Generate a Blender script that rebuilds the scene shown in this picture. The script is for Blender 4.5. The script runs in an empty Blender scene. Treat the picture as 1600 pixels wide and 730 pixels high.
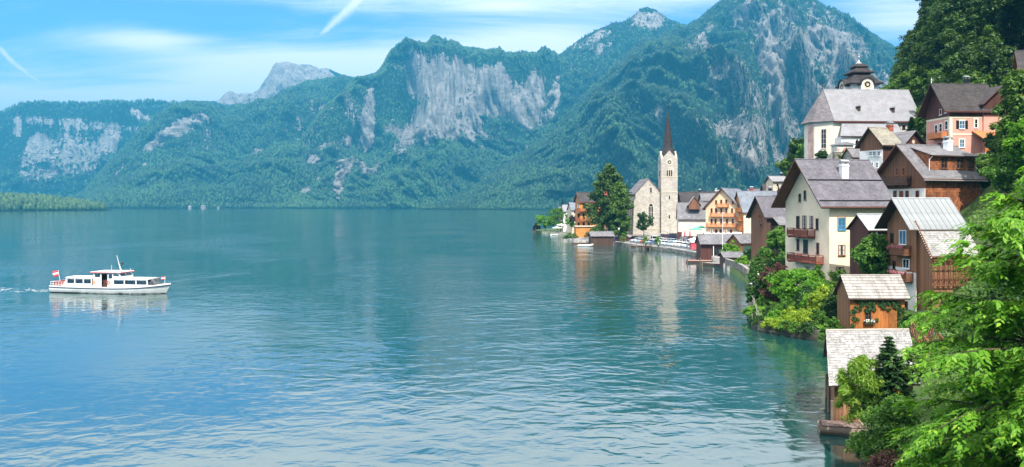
import bpy, bmesh, math, random
import numpy as np
from math import pi, sin, cos, tan, radians, sqrt, atan2
from mathutils import Vector, Matrix, Euler

SC = bpy.context.scene
COL = SC.collection
random.seed(11)
RNG = np.random.default_rng(11)

# ------------------------------------------------------------------ node helpers
class NT:
    """small wrapper that adds and links shader / geometry nodes"""
    def __init__(self, tree):
        self.t = tree
    def n(self, typ, ins=None, **props):
        nd = self.t.nodes.new(typ)
        for k, v in props.items():
            setattr(nd, k, v)
        for k, v in (ins or {}).items():
            self.put(nd.inputs[k], v)
        return nd
    def put(self, sock, v):
        if isinstance(v, bpy.types.NodeSocket):
            self.t.links.new(v, sock)
        elif isinstance(v, bpy.types.Node):
            self.t.links.new(v.outputs[0], sock)
        else:
            if sock.type == 'RGBA' and len(v) == 3:
                v = (*v, 1.0)
            sock.default_value = v
    def m(self, op, a, b=None, c=None, clamp=False):
        nd = self.n('ShaderNodeMath', operation=op, use_clamp=clamp)
        for i, v in enumerate((a, b, c)):
            if v is not None:
                self.put(nd.inputs[i], v)
        return nd.outputs[0]
    def v(self, op, a, b=None):
        nd = self.n('ShaderNodeVectorMath', operation=op)
        self.put(nd.inputs[0], a)
        if b is not None:
            self.put(nd.inputs[1], b)
        return nd.outputs['Value'] if op in ('DOT_PRODUCT', 'LENGTH') else nd.outputs[0]
    def mix(self, f, a, b, blend='MIX'):
        nd = self.n('ShaderNodeMix', data_type='RGBA', blend_type=blend)
        self.put(nd.inputs[0], f); self.put(nd.inputs[6], a); self.put(nd.inputs[7], b)
        return nd.outputs[2]
    def ss(self, x, lo, hi):
        nd = self.n('ShaderNodeMapRange', interpolation_type='SMOOTHSTEP')
        self.put(nd.inputs[0], x); self.put(nd.inputs[1], lo); self.put(nd.inputs[2], hi)
        return nd.outputs[0]
    def noise(self, vec, scale, detail=4, rough=0.55, dist=0.0):
        nd = self.n('ShaderNodeTexNoise', noise_dimensions='3D')
        if vec is not None:
            self.put(nd.inputs['Vector'], vec)
        nd.inputs['Scale'].default_value = scale
        nd.inputs['Detail'].default_value = detail
        nd.inputs['Roughness'].default_value = rough
        nd.inputs['Distortion'].default_value = dist
        return nd.outputs[0]
    def scale(self, vec, s):
        nd = self.n('ShaderNodeMapping')
        self.put(nd.inputs[0], vec)
        nd.inputs['Scale'].default_value = s if isinstance(s, tuple) else (s, s, s)
        return nd.outputs[0]
    def ramp(self, f, stops):
        nd = self.n('ShaderNodeValToRGB')
        self.put(nd.inputs[0], f)
        e = nd.color_ramp.elements
        while len(e) < len(stops):
            e.new(0.5)
        for el, (p, c) in zip(e, stops):
            el.position = p; el.color = (*c, 1.0)
        return nd.outputs[0]
    def bump(self, h, strength=0.5, dist=0.1):
        nd = self.n('ShaderNodeBump')
        self.put(nd.inputs['Height'], h)
        nd.inputs['Strength'].default_value = strength
        nd.inputs['Distance'].default_value = dist
        return nd.outputs[0]

# ------------------------------------------------------------------ camera
FOC, CAMZ, HOR = 1250.0, 15.0, 320.0      # focal length in photo pixels, eye height, horizon row
cam = bpy.data.cameras.new('camera')
cam.sensor_width = 36.0
cam.lens = 36.0 * FOC / 1600.0
cam.shift_y = -(365.0 - HOR) / 1600.0
cam.clip_start = 0.5
cam.clip_end = 40000.0
camo = bpy.data.objects.new('camera', cam)
COL.objects.link(camo)
camo.location = (0, 0, CAMZ)
camo.rotation_euler = (pi / 2, 0, 0)
SC.camera = camo

def PX(px, Y): return (px - 800.0) / FOC * Y
def PZ(py, Y): return CAMZ - (py - HOR) / FOC * Y
def P(px, py, Y): return Vector((PX(px, Y), Y, PZ(py, Y)))

# ------------------------------------------------------------------ exposure
SC.view_settings.view_transform = 'Standard'
SC.view_settings.look = 'None'
SC.view_settings.exposure = 0.76
SC.view_settings.gamma = 1.0
SC.view_settings.use_curve_mapping = False
SC.cycles.max_bounces = 5
SC.cycles.diffuse_bounces = 2
SC.cycles.glossy_bounces = 3
SC.cycles.transmission_bounces = 3
SC.cycles.transparent_max_bounces = 6
SC.cycles.volume_bounces = 0
SC.cycles.caustics_reflective = False
SC.cycles.caustics_refractive = False

# ------------------------------------------------------------------ sun and sky
SUN_EL, SUN_AZ = 50.0, 172.0               # azimuth clockwise from the view axis: behind the right shoulder
sd = Vector((sin(radians(SUN_AZ)) * cos(radians(SUN_EL)), cos(radians(SUN_AZ)) * cos(radians(SUN_EL)), sin(radians(SUN_EL))))
sl = bpy.data.lights.new('sun', 'SUN')
sl.energy = 5.0
sl.angle = radians(0.5)
sl.color = (1.0, 0.95, 0.87)
so = bpy.data.objects.new('sun', sl)
COL.objects.link(so)
so.rotation_euler = (-sd).to_track_quat('-Z', 'Y').to_euler()
so.location = (0, 0, 100)

world = bpy.data.worlds.new('World')
SC.world = world
world.use_nodes = True
w = NT(world.node_tree)
world.node_tree.nodes.clear()
sky = w.n('ShaderNodeTexSky', sky_type='NISHITA', sun_disc=False)
sky.sun_elevation = radians(SUN_EL)
sky.sun_rotation = radians(SUN_AZ)
sky.altitude = 500.0
sky.air_density = 1.0
sky.dust_density = 0.3
sky.ozone_density = 2.0
tc = w.n('ShaderNodeTexCoord')
dirv = w.v('NORMALIZE', tc.outputs['Generated'])
sep = w.n('ShaderNodeSeparateXYZ', {0: dirv})
dx, dy, dz = sep.outputs
# cirrus: streaky noise on a plane far overhead (direction divided by its height)
inv = w.m('DIVIDE', 1.0, w.m('MAXIMUM', w.m('ADD', dz, 0.12), 0.06))
pl = w.n('ShaderNodeCombineXYZ', {0: w.m('MULTIPLY', dx, inv), 1: w.m('MULTIPLY', dy, inv), 2: 0.0})
st = w.scale(pl, (0.55, 1.5, 1.0))
c1 = w.noise(st, 1.7, 9, 0.68, 0.8)
c2 = w.noise(pl, 0.45, 3, 0.5, 0.2)
cir = w.m('ADD', w.m('ADD', w.m('MULTIPLY', c1, 0.52), 0.065), w.m('MULTIPLY', c2, 0.5))
veil = w.ss(dz, 0.207, 0.29)                 # the thin sheet thickens higher up, made extra bright there to whiten the lake's reflection
def sdir(px, py):
    v = Vector((px - 800.0, FOC, HOR - py)); v.normalize(); return v
def blob(px, py, rx, ry):                   # soft cloud bank round a direction
    v = sdir(px, py); r = v.cross(Vector((0, 0, 1))).normalized(); u = r.cross(v)
    a = w.m('DIVIDE', w.v('DOT_PRODUCT', dirv, tuple(r)), rx / FOC)
    b = w.m('DIVIDE', w.v('DOT_PRODUCT', dirv, tuple(u)), ry / FOC)
    f = w.m('ADD', w.m('MULTIPLY', a, a), w.m('MULTIPLY', b, b))
    front = w.m('GREATER_THAN', w.v('DOT_PRODUCT', dirv, tuple(v)), 0.0)
    return w.m('MULTIPLY', w.m('EXPONENT', w.m('MULTIPLY', f, -1.0)), front)
banks = None
for (px, py, rx, ry, k) in ((600, 120, 240, 46, 0.56), (820, 75, 150, 34, 0.38), (160, 170, 300, 24, 0.40), (440, 130, 130, 34, 0.30),
                            (50, 190, 230, 26, 0.25), (130, 100, 460, 60, 0.11), (780, 10, 90, 9, 0.14), (1430, 30, 120, 40, 0.30), (240, 62, 60, 16, 0.22), (190, 65, 90, 14, 0.14)):
    b = w.m('MULTIPLY', blob(px, py, rx, ry), k)
    banks = b if banks is None else w.m('ADD', banks, b)
low = w.m('SUBTRACT', 1.0, w.ss(dz, 0.06, 0.185))
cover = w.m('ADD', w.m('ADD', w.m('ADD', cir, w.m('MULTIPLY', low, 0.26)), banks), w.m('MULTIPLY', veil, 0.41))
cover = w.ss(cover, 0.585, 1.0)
def trail(a, b, w0, w1):                    # a condensation trail between two directions
    d0, d1 = sdir(*a), sdir(*b)
    nrm = d0.cross(d1).normalized(); ax = nrm.cross(d0).normalized()
    L = d1.dot(ax)
    wob = w.m('MULTIPLY', w.m('SUBTRACT', w.noise(dirv, 60, 3), 0.5), 0.006)
    s = w.m('ADD', w.v('DOT_PRODUCT', dirv, tuple(nrm)), wob)
    t = w.m('DIVIDE', w.v('DOT_PRODUCT', dirv, tuple(ax)), L)
    wd = w.m('ADD', w.m('MULTIPLY', t, (w1 - w0) / FOC), w0 / FOC)
    core = w.m('EXPONENT', w.m('MULTIPLY', w.m('POWER', w.m('ABSOLUTE', w.m('DIVIDE', s, wd)), 2.0), -1.0))
    ends = w.m('MULTIPLY', w.ss(t, -0.6, 0.05), w.m('SUBTRACT', 1.0, w.ss(t, 0.8, 1.05)))
    front = w.m('GREATER_THAN', w.v('DOT_PRODUCT', dirv, tuple(d0)), 0.0)
    return w.m('MULTIPLY', w.m('MULTIPLY', core, ends), w.m('MULTIPLY', front, w.m('ADD', 0.35, w.m('MULTIPLY', w.noise(dirv, 45, 4), 0.7))))
tr = w.m('MAXIMUM', trail((0, 78), (95, 158), 4.0, 1.8), trail((560, 0), (497, 58), 10.0, 2.6))
cover = w.m('MAXIMUM', w.m('MULTIPLY', cover, 0.8), w.m('MULTIPLY', tr, 0.85))
tint = w.mix(1.0, sky.outputs[0], (0.46, 0.74, 1.32), 'MULTIPLY')
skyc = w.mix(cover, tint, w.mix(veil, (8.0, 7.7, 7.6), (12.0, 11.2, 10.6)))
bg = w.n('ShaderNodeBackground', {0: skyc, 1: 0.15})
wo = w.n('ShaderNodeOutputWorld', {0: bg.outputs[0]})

# ------------------------------------------------------------------ numpy noise
def _hash(ix, iy, seed):
    h = (ix.astype(np.int64) * 374761393 + iy.astype(np.int64) * 668265263 + seed * 1274126177) & 0x7fffffff
    h = ((h ^ (h >> 13)) * 1103515245 + 12345) & 0x7fffffff
    h = ((h ^ (h >> 15)) * 747796405) & 0x7fffffff
    return (h ^ (h >> 16))
def gn(x, y, seed=0):
    """2D gradient noise, about -1..1"""
    x = np.asarray(x, float); y = np.asarray(y, float)
    x0 = np.floor(x); y0 = np.floor(y); fx = x - x0; fy = y - y0
    u = fx * fx * fx * (fx * (fx * 6 - 15) + 10); v = fy * fy * fy * (fy * (fy * 6 - 15) + 10)
    def g(ax, ay):
        a = (_hash(x0 + ax, y0 + ay, seed) & 1023) / 1023.0 * 2 * pi
        return np.cos(a) * (fx - ax) + np.sin(a) * (fy - ay)
    n = (g(0, 0) * (1 - u) + g(1, 0) * u) * (1 - v) + (g(0, 1) * (1 - u) + g(1, 1) * u) * v
    return n * 1.5
def fbm(x, y, oct=4, seed=0, gain=0.5):
    s = 0; a = 1.0; t = 0
    for i in range(oct):
        s = s + a * gn(x * 2 ** i, y * 2 ** i, seed + i * 17); t += a; a *= gain
    return s / t
def ridged(x, y, oct=4, seed=0, gain=0.55):
    s = 0; a = 1.0; t = 0
    for i in range(oct):
        s = s + a * (1 - 2 * np.abs(gn(x * 2 ** i, y * 2 ** i, seed + i * 31))); t += a; a *= gain
    return s / t

# ------------------------------------------------------------------ object helpers
def link(o, parent=None):
    COL.objects.link(o)
    if parent is not None:
        o.parent = parent
    return o
def tag(o, label=None, cat=None, group=None, kind=None):
    if label: o['label'] = label
    if cat: o['category'] = cat
    if group: o['group'] = group
    if kind: o['kind'] = kind
    return o
def thing(name, label, cat, loc=(0, 0, 0), rz=0.0, group=None):
    o = bpy.data.objects.new(name, None)
    o.empty_display_size = 0.5
    link(o); o.location = loc; o.rotation_euler = (0, 0, rz)
    return tag(o, label, cat, group)
def children(o):
    return [c for c in ALLCH.get(o.name, [])]
ALLCH = {}
def setpar(o, parent):
    o.parent = parent
    ALLCH.setdefault(parent.name, []).append(o)
def copy_tree(o, parent=None):
    c = o.copy(); COL.objects.link(c)
    if parent is not None:
        setpar(c, parent)
    for ch in children(o):
        copy_tree(ch, c)
    return c
def np_mesh(name, verts, faces, mats, parent=None, smooth=False, mi=None):
    """verts (n,3), faces (m,k) arrays -> one mesh object"""
    verts = np.asarray(verts, np.float32); faces = np.asarray(faces, np.int32)
    me = bpy.data.meshes.new(name)
    k = faces.shape[1]
    me.vertices.add(len(verts)); me.vertices.foreach_set('co', verts.ravel())
    me.loops.add(faces.size); me.loops.foreach_set('vertex_index', faces.ravel())
    me.polygons.add(len(faces)); me.polygons.foreach_set('loop_start', np.arange(0, faces.size, k, dtype=np.int32))
    if smooth:
        me.polygons.foreach_set('use_smooth', np.ones(len(faces), bool))
    for m in (mats if isinstance(mats, (list, tuple)) else [mats]):
        me.materials.append(m)
    if mi is not None:
        me.polygons.foreach_set('material_index', np.asarray(mi, np.int32))
    me.update(calc_edges=True); me.validate()
    o = bpy.data.objects.new(name, me); COL.objects.link(o)
    if parent is not None:
        setpar(o, parent)
    return o
def grid_faces(nu, nv):
    i = np.arange(nu - 1)[:, None] * nv + np.arange(nv - 1)[None, :]
    i = i.ravel()
    return np.stack([i, i + nv, i + nv + 1, i + 1], 1)
def vattr(o, name, vals):
    a = o.data.attributes.new(name, 'FLOAT', 'POINT')
    a.data.foreach_set('value', np.asarray(vals, np.float32).ravel())

class MB:
    """collects boxes, prisms, tubes and polygons and links them as ONE mesh object"""
    def __init__(self): self.v = []; self.f = []; self.mi = []
    def poly(self, pts, mi=0):
        b = len(self.v); self.v += [tuple(p) for p in pts]
        self.f.append(tuple(range(b, b + len(pts)))); self.mi.append(mi)
    def box(self, lo, hi, mi=0, M=None):
        (x0, y0, z0), (x1, y1, z1) = lo, hi
        pts = [(x0, y0, z0), (x1, y0, z0), (x1, y1, z0), (x0, y1, z0), (x0, y0, z1), (x1, y0, z1), (x1, y1, z1), (x0, y1, z1)]
        self.hexa(pts, mi, M)
    def hexa(self, pts, mi=0, M=None):
        if M is not None: pts = [M @ Vector(p) for p in pts]
        b = len(self.v); self.v += [tuple(p) for p in pts]
        for q in ((0, 3, 2, 1), (4, 5, 6, 7), (0, 1, 5, 4), (1, 2, 6, 5), (2, 3, 7, 6), (3, 0, 4, 7)):
            self.f.append(tuple(b + i for i in q)); self.mi.append(mi)
    def prism(self, prof, axis, a, b, mi=0):
        """closed 2D profile (counter-clockwise) extruded along axis 'x','y','z' from a to b"""
        def pt(p, t):
            return (t, p[0], p[1]) if axis == 'x' else ((p[0], t, p[1]) if axis == 'y' else (p[0], p[1], t))
        n = len(prof); s = len(self.v)
        self.v += [pt(p, a) for p in prof] + [pt(p, b) for p in prof]
        self.f.append(tuple(range(s + n - 1, s - 1, -1))); self.mi.append(mi)
        self.f.append(tuple(range(s + n, s + 2 * n))); self.mi.append(mi)
        for i in range(n):
            j = (i + 1) % n
            self.f.append((s + i, s + j, s + n + j, s + n + i)); self.mi.append(mi)
    def tube(self, p, q, r0, r1=None, n=6, mi=0, cap=True):
        p = Vector(p); q = Vector(q); r1 = r0 if r1 is None else r1
        d = (q - p)
        if d.length < 1e-6: return
        d.normalize(); a = d.orthogonal().normalized(); b = d.cross(a); s = len(self.v)
        for (c, r) in ((p, r0), (q, r1)):
            for i in range(n):
                t = 2 * pi * i / n
                self.v.append(tuple(c + a * (r * cos(t)) + b * (r * sin(t))))
        for i in range(n):
            j = (i + 1) % n
            self.f.append((s + i, s + j, s + n + j, s + n + i)); self.mi.append(mi)
        if cap:
            self.f.append(tuple(range(s + n - 1, s - 1, -1))); self.mi.append(mi)
            self.f.append(tuple(range(s + n, s + 2 * n))); self.mi.append(mi)
    def path(self, pts, r0, r1, n=6, mi=0):
        k = len(pts) - 1
        for i in range(k):
            self.tube(pts[i], pts[i + 1], r0 + (r1 - r0) * i / k, r0 + (r1 - r0) * (i + 1) / k, n, mi)
    def bar(self, p, q, wdt, hgt, mi=0, up=(0, 0, 1)):
        """a square-section bar from p to q"""
        p = Vector(p); q = Vector(q); d = (q - p).normalized(); u = Vector(up)
        if abs(d.dot(u)) > 0.99: u = Vector((1, 0, 0))
        s = d.cross(u).normalized(); u = s.cross(d)
        pts = []
        for c in (p, q):
            for (i, j) in ((-1, -1), (1, -1), (1, 1), (-1, 1)):
                pts.append(c + s * (i * wdt / 2) + u * (j * hgt / 2))
        self.hexa(pts, mi)
    def lathe(self, prof, c=(0, 0, 0), n=12, mi=0):
        s = len(self.v)
        for (r, z) in prof:
            for i in range(n):
                t = 2 * pi * i / n
                self.v.append((c[0] + r * cos(t), c[1] + r * sin(t), c[2] + z))
        for k in range(len(prof) - 1):
            for i in range(n):
                j = (i + 1) % n
                self.f.append((s + k * n + i, s + k * n + j, s + (k + 1) * n + j, s + (k + 1) * n + i)); self.mi.append(mi)
    def mesh(self, name, mats, smooth=False):
        me = bpy.data.meshes.new(name)
        me.from_pydata(self.v, [], self.f)
        for m in (mats if isinstance(mats, (list, tuple)) else [mats]):
            me.materials.append(m)
        if len(me.materials) > 1:
            me.polygons.foreach_set('material_index', np.asarray(self.mi, np.int32))
        if smooth:
            me.polygons.foreach_set('use_smooth', np.ones(len(self.f), bool))
        me.validate(); me.update()
        return me
    def build(self, name, mats, parent=None, smooth=False, bevel=0.0):
        o = bpy.data.objects.new(name, self.mesh(name, mats, smooth))
        COL.objects.link(o)
        if parent is not None: setpar(o, parent)
        if bevel > 0:
            b = o.modifiers.new('bevel', 'BEVEL'); b.width = bevel; b.segments = 1; b.limit_method = 'ANGLE'
        return o

# ------------------------------------------------------------------ materials
MAT = {}
def mat(name):
    m = bpy.data.materials.new(name); m.use_nodes = True
    m.node_tree.nodes.clear()
    t = NT(m.node_tree)
    out = t.n('ShaderNodeOutputMaterial')
    MAT[name] = m
    return m, t, out
def principled(t, out, col, rough=0.7, normal=None, **ins):
    b = t.n('ShaderNodeBsdfPrincipled', {'Base Color': col, 'Roughness': rough})
    if normal is not None: t.put(b.inputs['Normal'], normal)
    for k, v in ins.items(): t.put(b.inputs[k.replace('_', ' ')], v)
    t.put(out.inputs[0], b.outputs[0])
    return b
def objcoord(t):
    return t.n('ShaderNodeTexCoord').outputs['Object']
def plain(name, col, rough=0.6, var=0.12, nscale=3.0, bump=0.0, rand=0.0, island=0.0, **ins):
    """a painted or raw surface: base colour broken up by noise, a little random per object or per piece"""
    m, t, out = mat(name)
    c = objcoord(t)
    n1 = t.noise(c, nscale, 5, 0.6)
    dark = tuple(x * (1 - var * 1.6) for x in col); lite = tuple(min(1, x * (1 + var)) for x in col)
    k = t.mix(t.ss(n1, 0.3, 0.72), dark, lite)
    if rand or island:
        r = t.n('ShaderNodeObjectInfo').outputs['Random'] if rand else t.n('ShaderNodeNewGeometry').outputs['Random Per Island']
        a = rand or island
        f = t.m('ADD', 1 - a, t.m('MULTIPLY', r, 2 * a))
        cc = t.n('ShaderNodeCombineXYZ', {0: f, 1: f, 2: f}).outputs[0]
        k = t.mix(1.0, k, cc, 'MULTIPLY')
    nm = t.bump(t.noise(c, nscale * 4, 4), 0.5, bump) if bump else None
    principled(t, out, k, rough, nm, **ins)
    return m
def wood(name, col, axis=2, var=0.35, rough=0.75, rand=0.0, island=0.0, fine=9.0):
    """timber with grain along one axis"""
    m, t, out = mat(name)
    c = objcoord(t)
    s = [fine, fine, fine]; s[axis] = fine * 0.07
    g = t.noise(t.scale(c, tuple(s)), 1.0, 6, 0.65, 0.4)
    big = t.noise(c, 0.8, 3, 0.5)
    f = t.m('ADD', t.m('MULTIPLY', g, 0.7), t.m('MULTIPLY', big, 0.4))
    dark = tuple(x * (1 - var) for x in col); lite = tuple(min(1, x * (1 + var * 0.7)) for x in col)
    k = t.mix(t.ss(f, 0.35, 0.75), dark, lite)
    if rand or island:
        r = t.n('ShaderNodeObjectInfo').outputs['Random'] if rand else t.n('ShaderNodeNewGeometry').outputs['Random Per Island']
        a = rand or island
        q = t.m('ADD', 1 - a, t.m('MULTIPLY', r, 2 * a))
        k = t.mix(1.0, k, t.n('ShaderNodeCombineXYZ', {0: q, 1: q, 2: q}).outputs[0], 'MULTIPLY')
    principled(t, out, k, rough, t.bump(g, 0.4, 0.02))
    return m

# ---- far slopes
m, t, out = mat('mountain')
c = objcoord(t)
rk = t.n('ShaderNodeAttribute', attribute_name='rock').outputs['Fac']
md = t.n('ShaderNodeAttribute', attribute_name='meadow').outputs['Fac']
n1 = t.noise(t.scale(c, (1, 1, 0.55)), 0.010, 8, 0.70)
n2 = t.noise(t.scale(c, (1, 1, 0.22)), 0.035, 9, 0.72, 0.5)
n3 = t.noise(c, 0.05, 5, 0.7)
n4 = t.noise(t.scale(c, (0.6, 0.6, 1.6)), 0.045, 7, 0.7, 0.3)
msk = t.m('ADD', rk, t.m('ADD', t.m('MULTIPLY', t.m('SUBTRACT', n1, 0.5), 1.3), t.m('ADD', t.m('MULTIPLY', t.m('SUBTRACT', n2, 0.5), 1.5), t.m('MULTIPLY', t.m('SUBTRACT', n4, 0.5), 0.9))))
msk = t.ss(msk, 0.42, 0.66)
f2 = t.m('ADD', t.m('MULTIPLY', n2, 0.6), t.m('MULTIPLY', n4, 0.4))
rock = t.ramp(f2, [(0.30, (0.05, 0.055, 0.055)), (0.42, (0.17, 0.165, 0.155)), (0.50, (0.31, 0.29, 0.27)), (0.62, (0.43, 0.395, 0.365)), (0.8, (0.52, 0.475, 0.44))])
rock = t.mix(t.m('MULTIPLY', t.ss(n1, 0.52, 0.66), 0.5), rock, (0.085, 0.10, 0.055))
forest = t.mix(t.ss(n3, 0.35, 0.68), (0.006, 0.024, 0.014), (0.020, 0.060, 0.022))
forest = t.mix(t.ss(n1, 0.5, 0.75), forest, (0.040, 0.090, 0.028))
grass = t.mix(n3, (0.10, 0.17, 0.035), (0.20, 0.27, 0.07))
kcol = t.mix(t.ss(t.m('ADD', md, t.m('MULTIPLY', t.m('SUBTRACT', n1, 0.5), 0.8)), 0.4, 0.6), forest, grass)
kcol = t.mix(msk, kcol, rock)
hgt = t.m('ADD', t.m('MULTIPLY', n2, 1.0), t.m('MULTIPLY', n4, 0.7))
principled(t, out, kcol, 0.95, t.bump(hgt, 0.9, 26.0), Specular_IOR_Level=0.1)

# ---- forest trees (instances)
def leafmat(name, a, b, c3=None, transl=0.35, rough=0.55, use='island', nscale=0.6):
    m, t, out = mat(name)
    g = t.n('ShaderNodeNewGeometry').outputs['Random Per Island']
    r = t.n('ShaderNodeObjectInfo').outputs['Random']
    n = t.noise(objcoord(t), nscale, 3, 0.5)
    if use == 'island':
        f = t.m('ADD', t.m('MULTIPLY', g, 0.55), t.m('ADD', t.m('MULTIPLY', r, 0.2), t.m('MULTIPLY', t.ss(n, 0.35, 0.65), 0.25)))
    else:
        loc = t.n('ShaderNodeObjectInfo').outputs['Location']
        stand = t.noise(loc, 0.0045, 4, 0.6)
        f = t.m('ADD', t.m('MULTIPLY', r, 0.45), t.m('MULTIPLY', t.ss(stand, 0.32, 0.68), 0.55))
    k = t.mix(f, a, b)
    if c3 is not None:
        k = t.mix(t.ss(g if use == 'island' else f, 0.86, 0.97), k, c3)
    p = t.n('ShaderNodeBsdfPrincipled', {'Base Color': k, 'Roughness': rough, 'Specular IOR Level': 0.35})
    if transl > 0:
        tl = t.n('ShaderNodeBsdfTranslucent', {'Color': t.mix(1.0, k, (1.25, 1.35, 0.6), 'MULTIPLY')})
        mx = t.n('ShaderNodeMixShader', {0: transl, 1: p.outputs[0], 2: tl.outputs[0]})
        t.put(out.inputs[0], mx.outputs[0])
    else:
        t.put(out.inputs[0], p.outputs[0])
    return m
leafmat('far_conifer', (0.003, 0.016, 0.011), (0.010, 0.046, 0.020), transl=0, use='obj')
leafmat('far_broadleaf', (0.008, 0.038, 0.013), (0.045, 0.120, 0.026), transl=0, use='obj')
leafmat('spit_tree', (0.018, 0.055, 0.010), (0.065, 0.125, 0.022), transl=0, use='obj')

# ---- lake
m, t, out = mat('lake_water')
c = objcoord(t)
patch = t.noise(t.scale(c, (1, .7, 1)), 0.014, 4, 0.55, 0.8)
w1 = t.noise(t.scale(c, (0.8, 1.0, 1.0)), 0.60, 2, 0.45, 0.5)
w2 = t.noise(t.scale(c, (0.8, 1.0, 1.0)), 2.2, 2, 0.5, 0.3)
w3 = t.noise(t.scale(c, (0.6, 1.0, 1.0)), 0.10, 2, 0.5)
amp = t.m('ADD', 0.08, t.m('MULTIPLY', t.ss(patch, 0.36, 0.68), 0.62))
hw = t.m('MULTIPLY', t.m('ADD', t.m('ADD', t.m('MULTIPLY', w1, 0.26), t.m('MULTIPLY', w2, 0.03)), t.m('MULTIPLY', w3, 0.35)), amp)
wn = t.bump(hw, 1.0, 1.0)
b = t.n('ShaderNodeBsdfPrincipled', {'Base Color': (0.008, 0.054, 0.048), 'Roughness': 0.07, 'IOR': 2.6, 'Normal': wn})
t.put(out.inputs[0], b.outputs[0])

# ------------------------------------------------------------------ the lake
LN = 60
gx = np.linspace(-9000, 9000, LN); gy = np.linspace(-3000, 9000, LN)
X, Y = np.meshgrid(gx, gy, indexing='ij')
lake = np_mesh('lake', np.stack([X.ravel(), Y.ravel(), np.zeros(X.size)], 1), grid_faces(LN, LN), MAT['lake_water'])
tag(lake, kind='structure')

# ------------------------------------------------------------------ mountains
def ip(pts, x):
    p = sorted(pts); return np.interp(x, [a for a, _ in p], [b for _, b in p])
def smooth_ip(pts, x):
    return ip(pts, x)
def in_poly(x, y, poly):
    c = np.zeros(x.shape, bool); n = len(poly)
    for i in range(n):
        (x0, y0), (x1, y1) = poly[i], poly[i - 1]
        hit = ((y0 > y) != (y1 > y)) & (x < (x1 - x0) * (y - y0) / ((y1 - y0) if y1 != y0 else 1e-9) + x0)
        c ^= hit
    return c
def edge_dist(x, y, poly):
    d = np.full(x.shape, 1e9); n = len(poly)
    for i in range(n):
        (x0, y0), (x1, y1) = poly[i], poly[i - 1]
        ex, ey = x1 - x0, y1 - y0
        t_ = np.clip(((x - x0) * ex + (y - y0) * ey) / (ex * ex + ey * ey), 0, 1)
        d = np.minimum(d, np.hypot(x - x0 - t_ * ex, y - y0 - t_ * ey))
    return np.where(in_poly(x, y, poly), d, -d)
FOREST = []     # points for the tree instances
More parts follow.
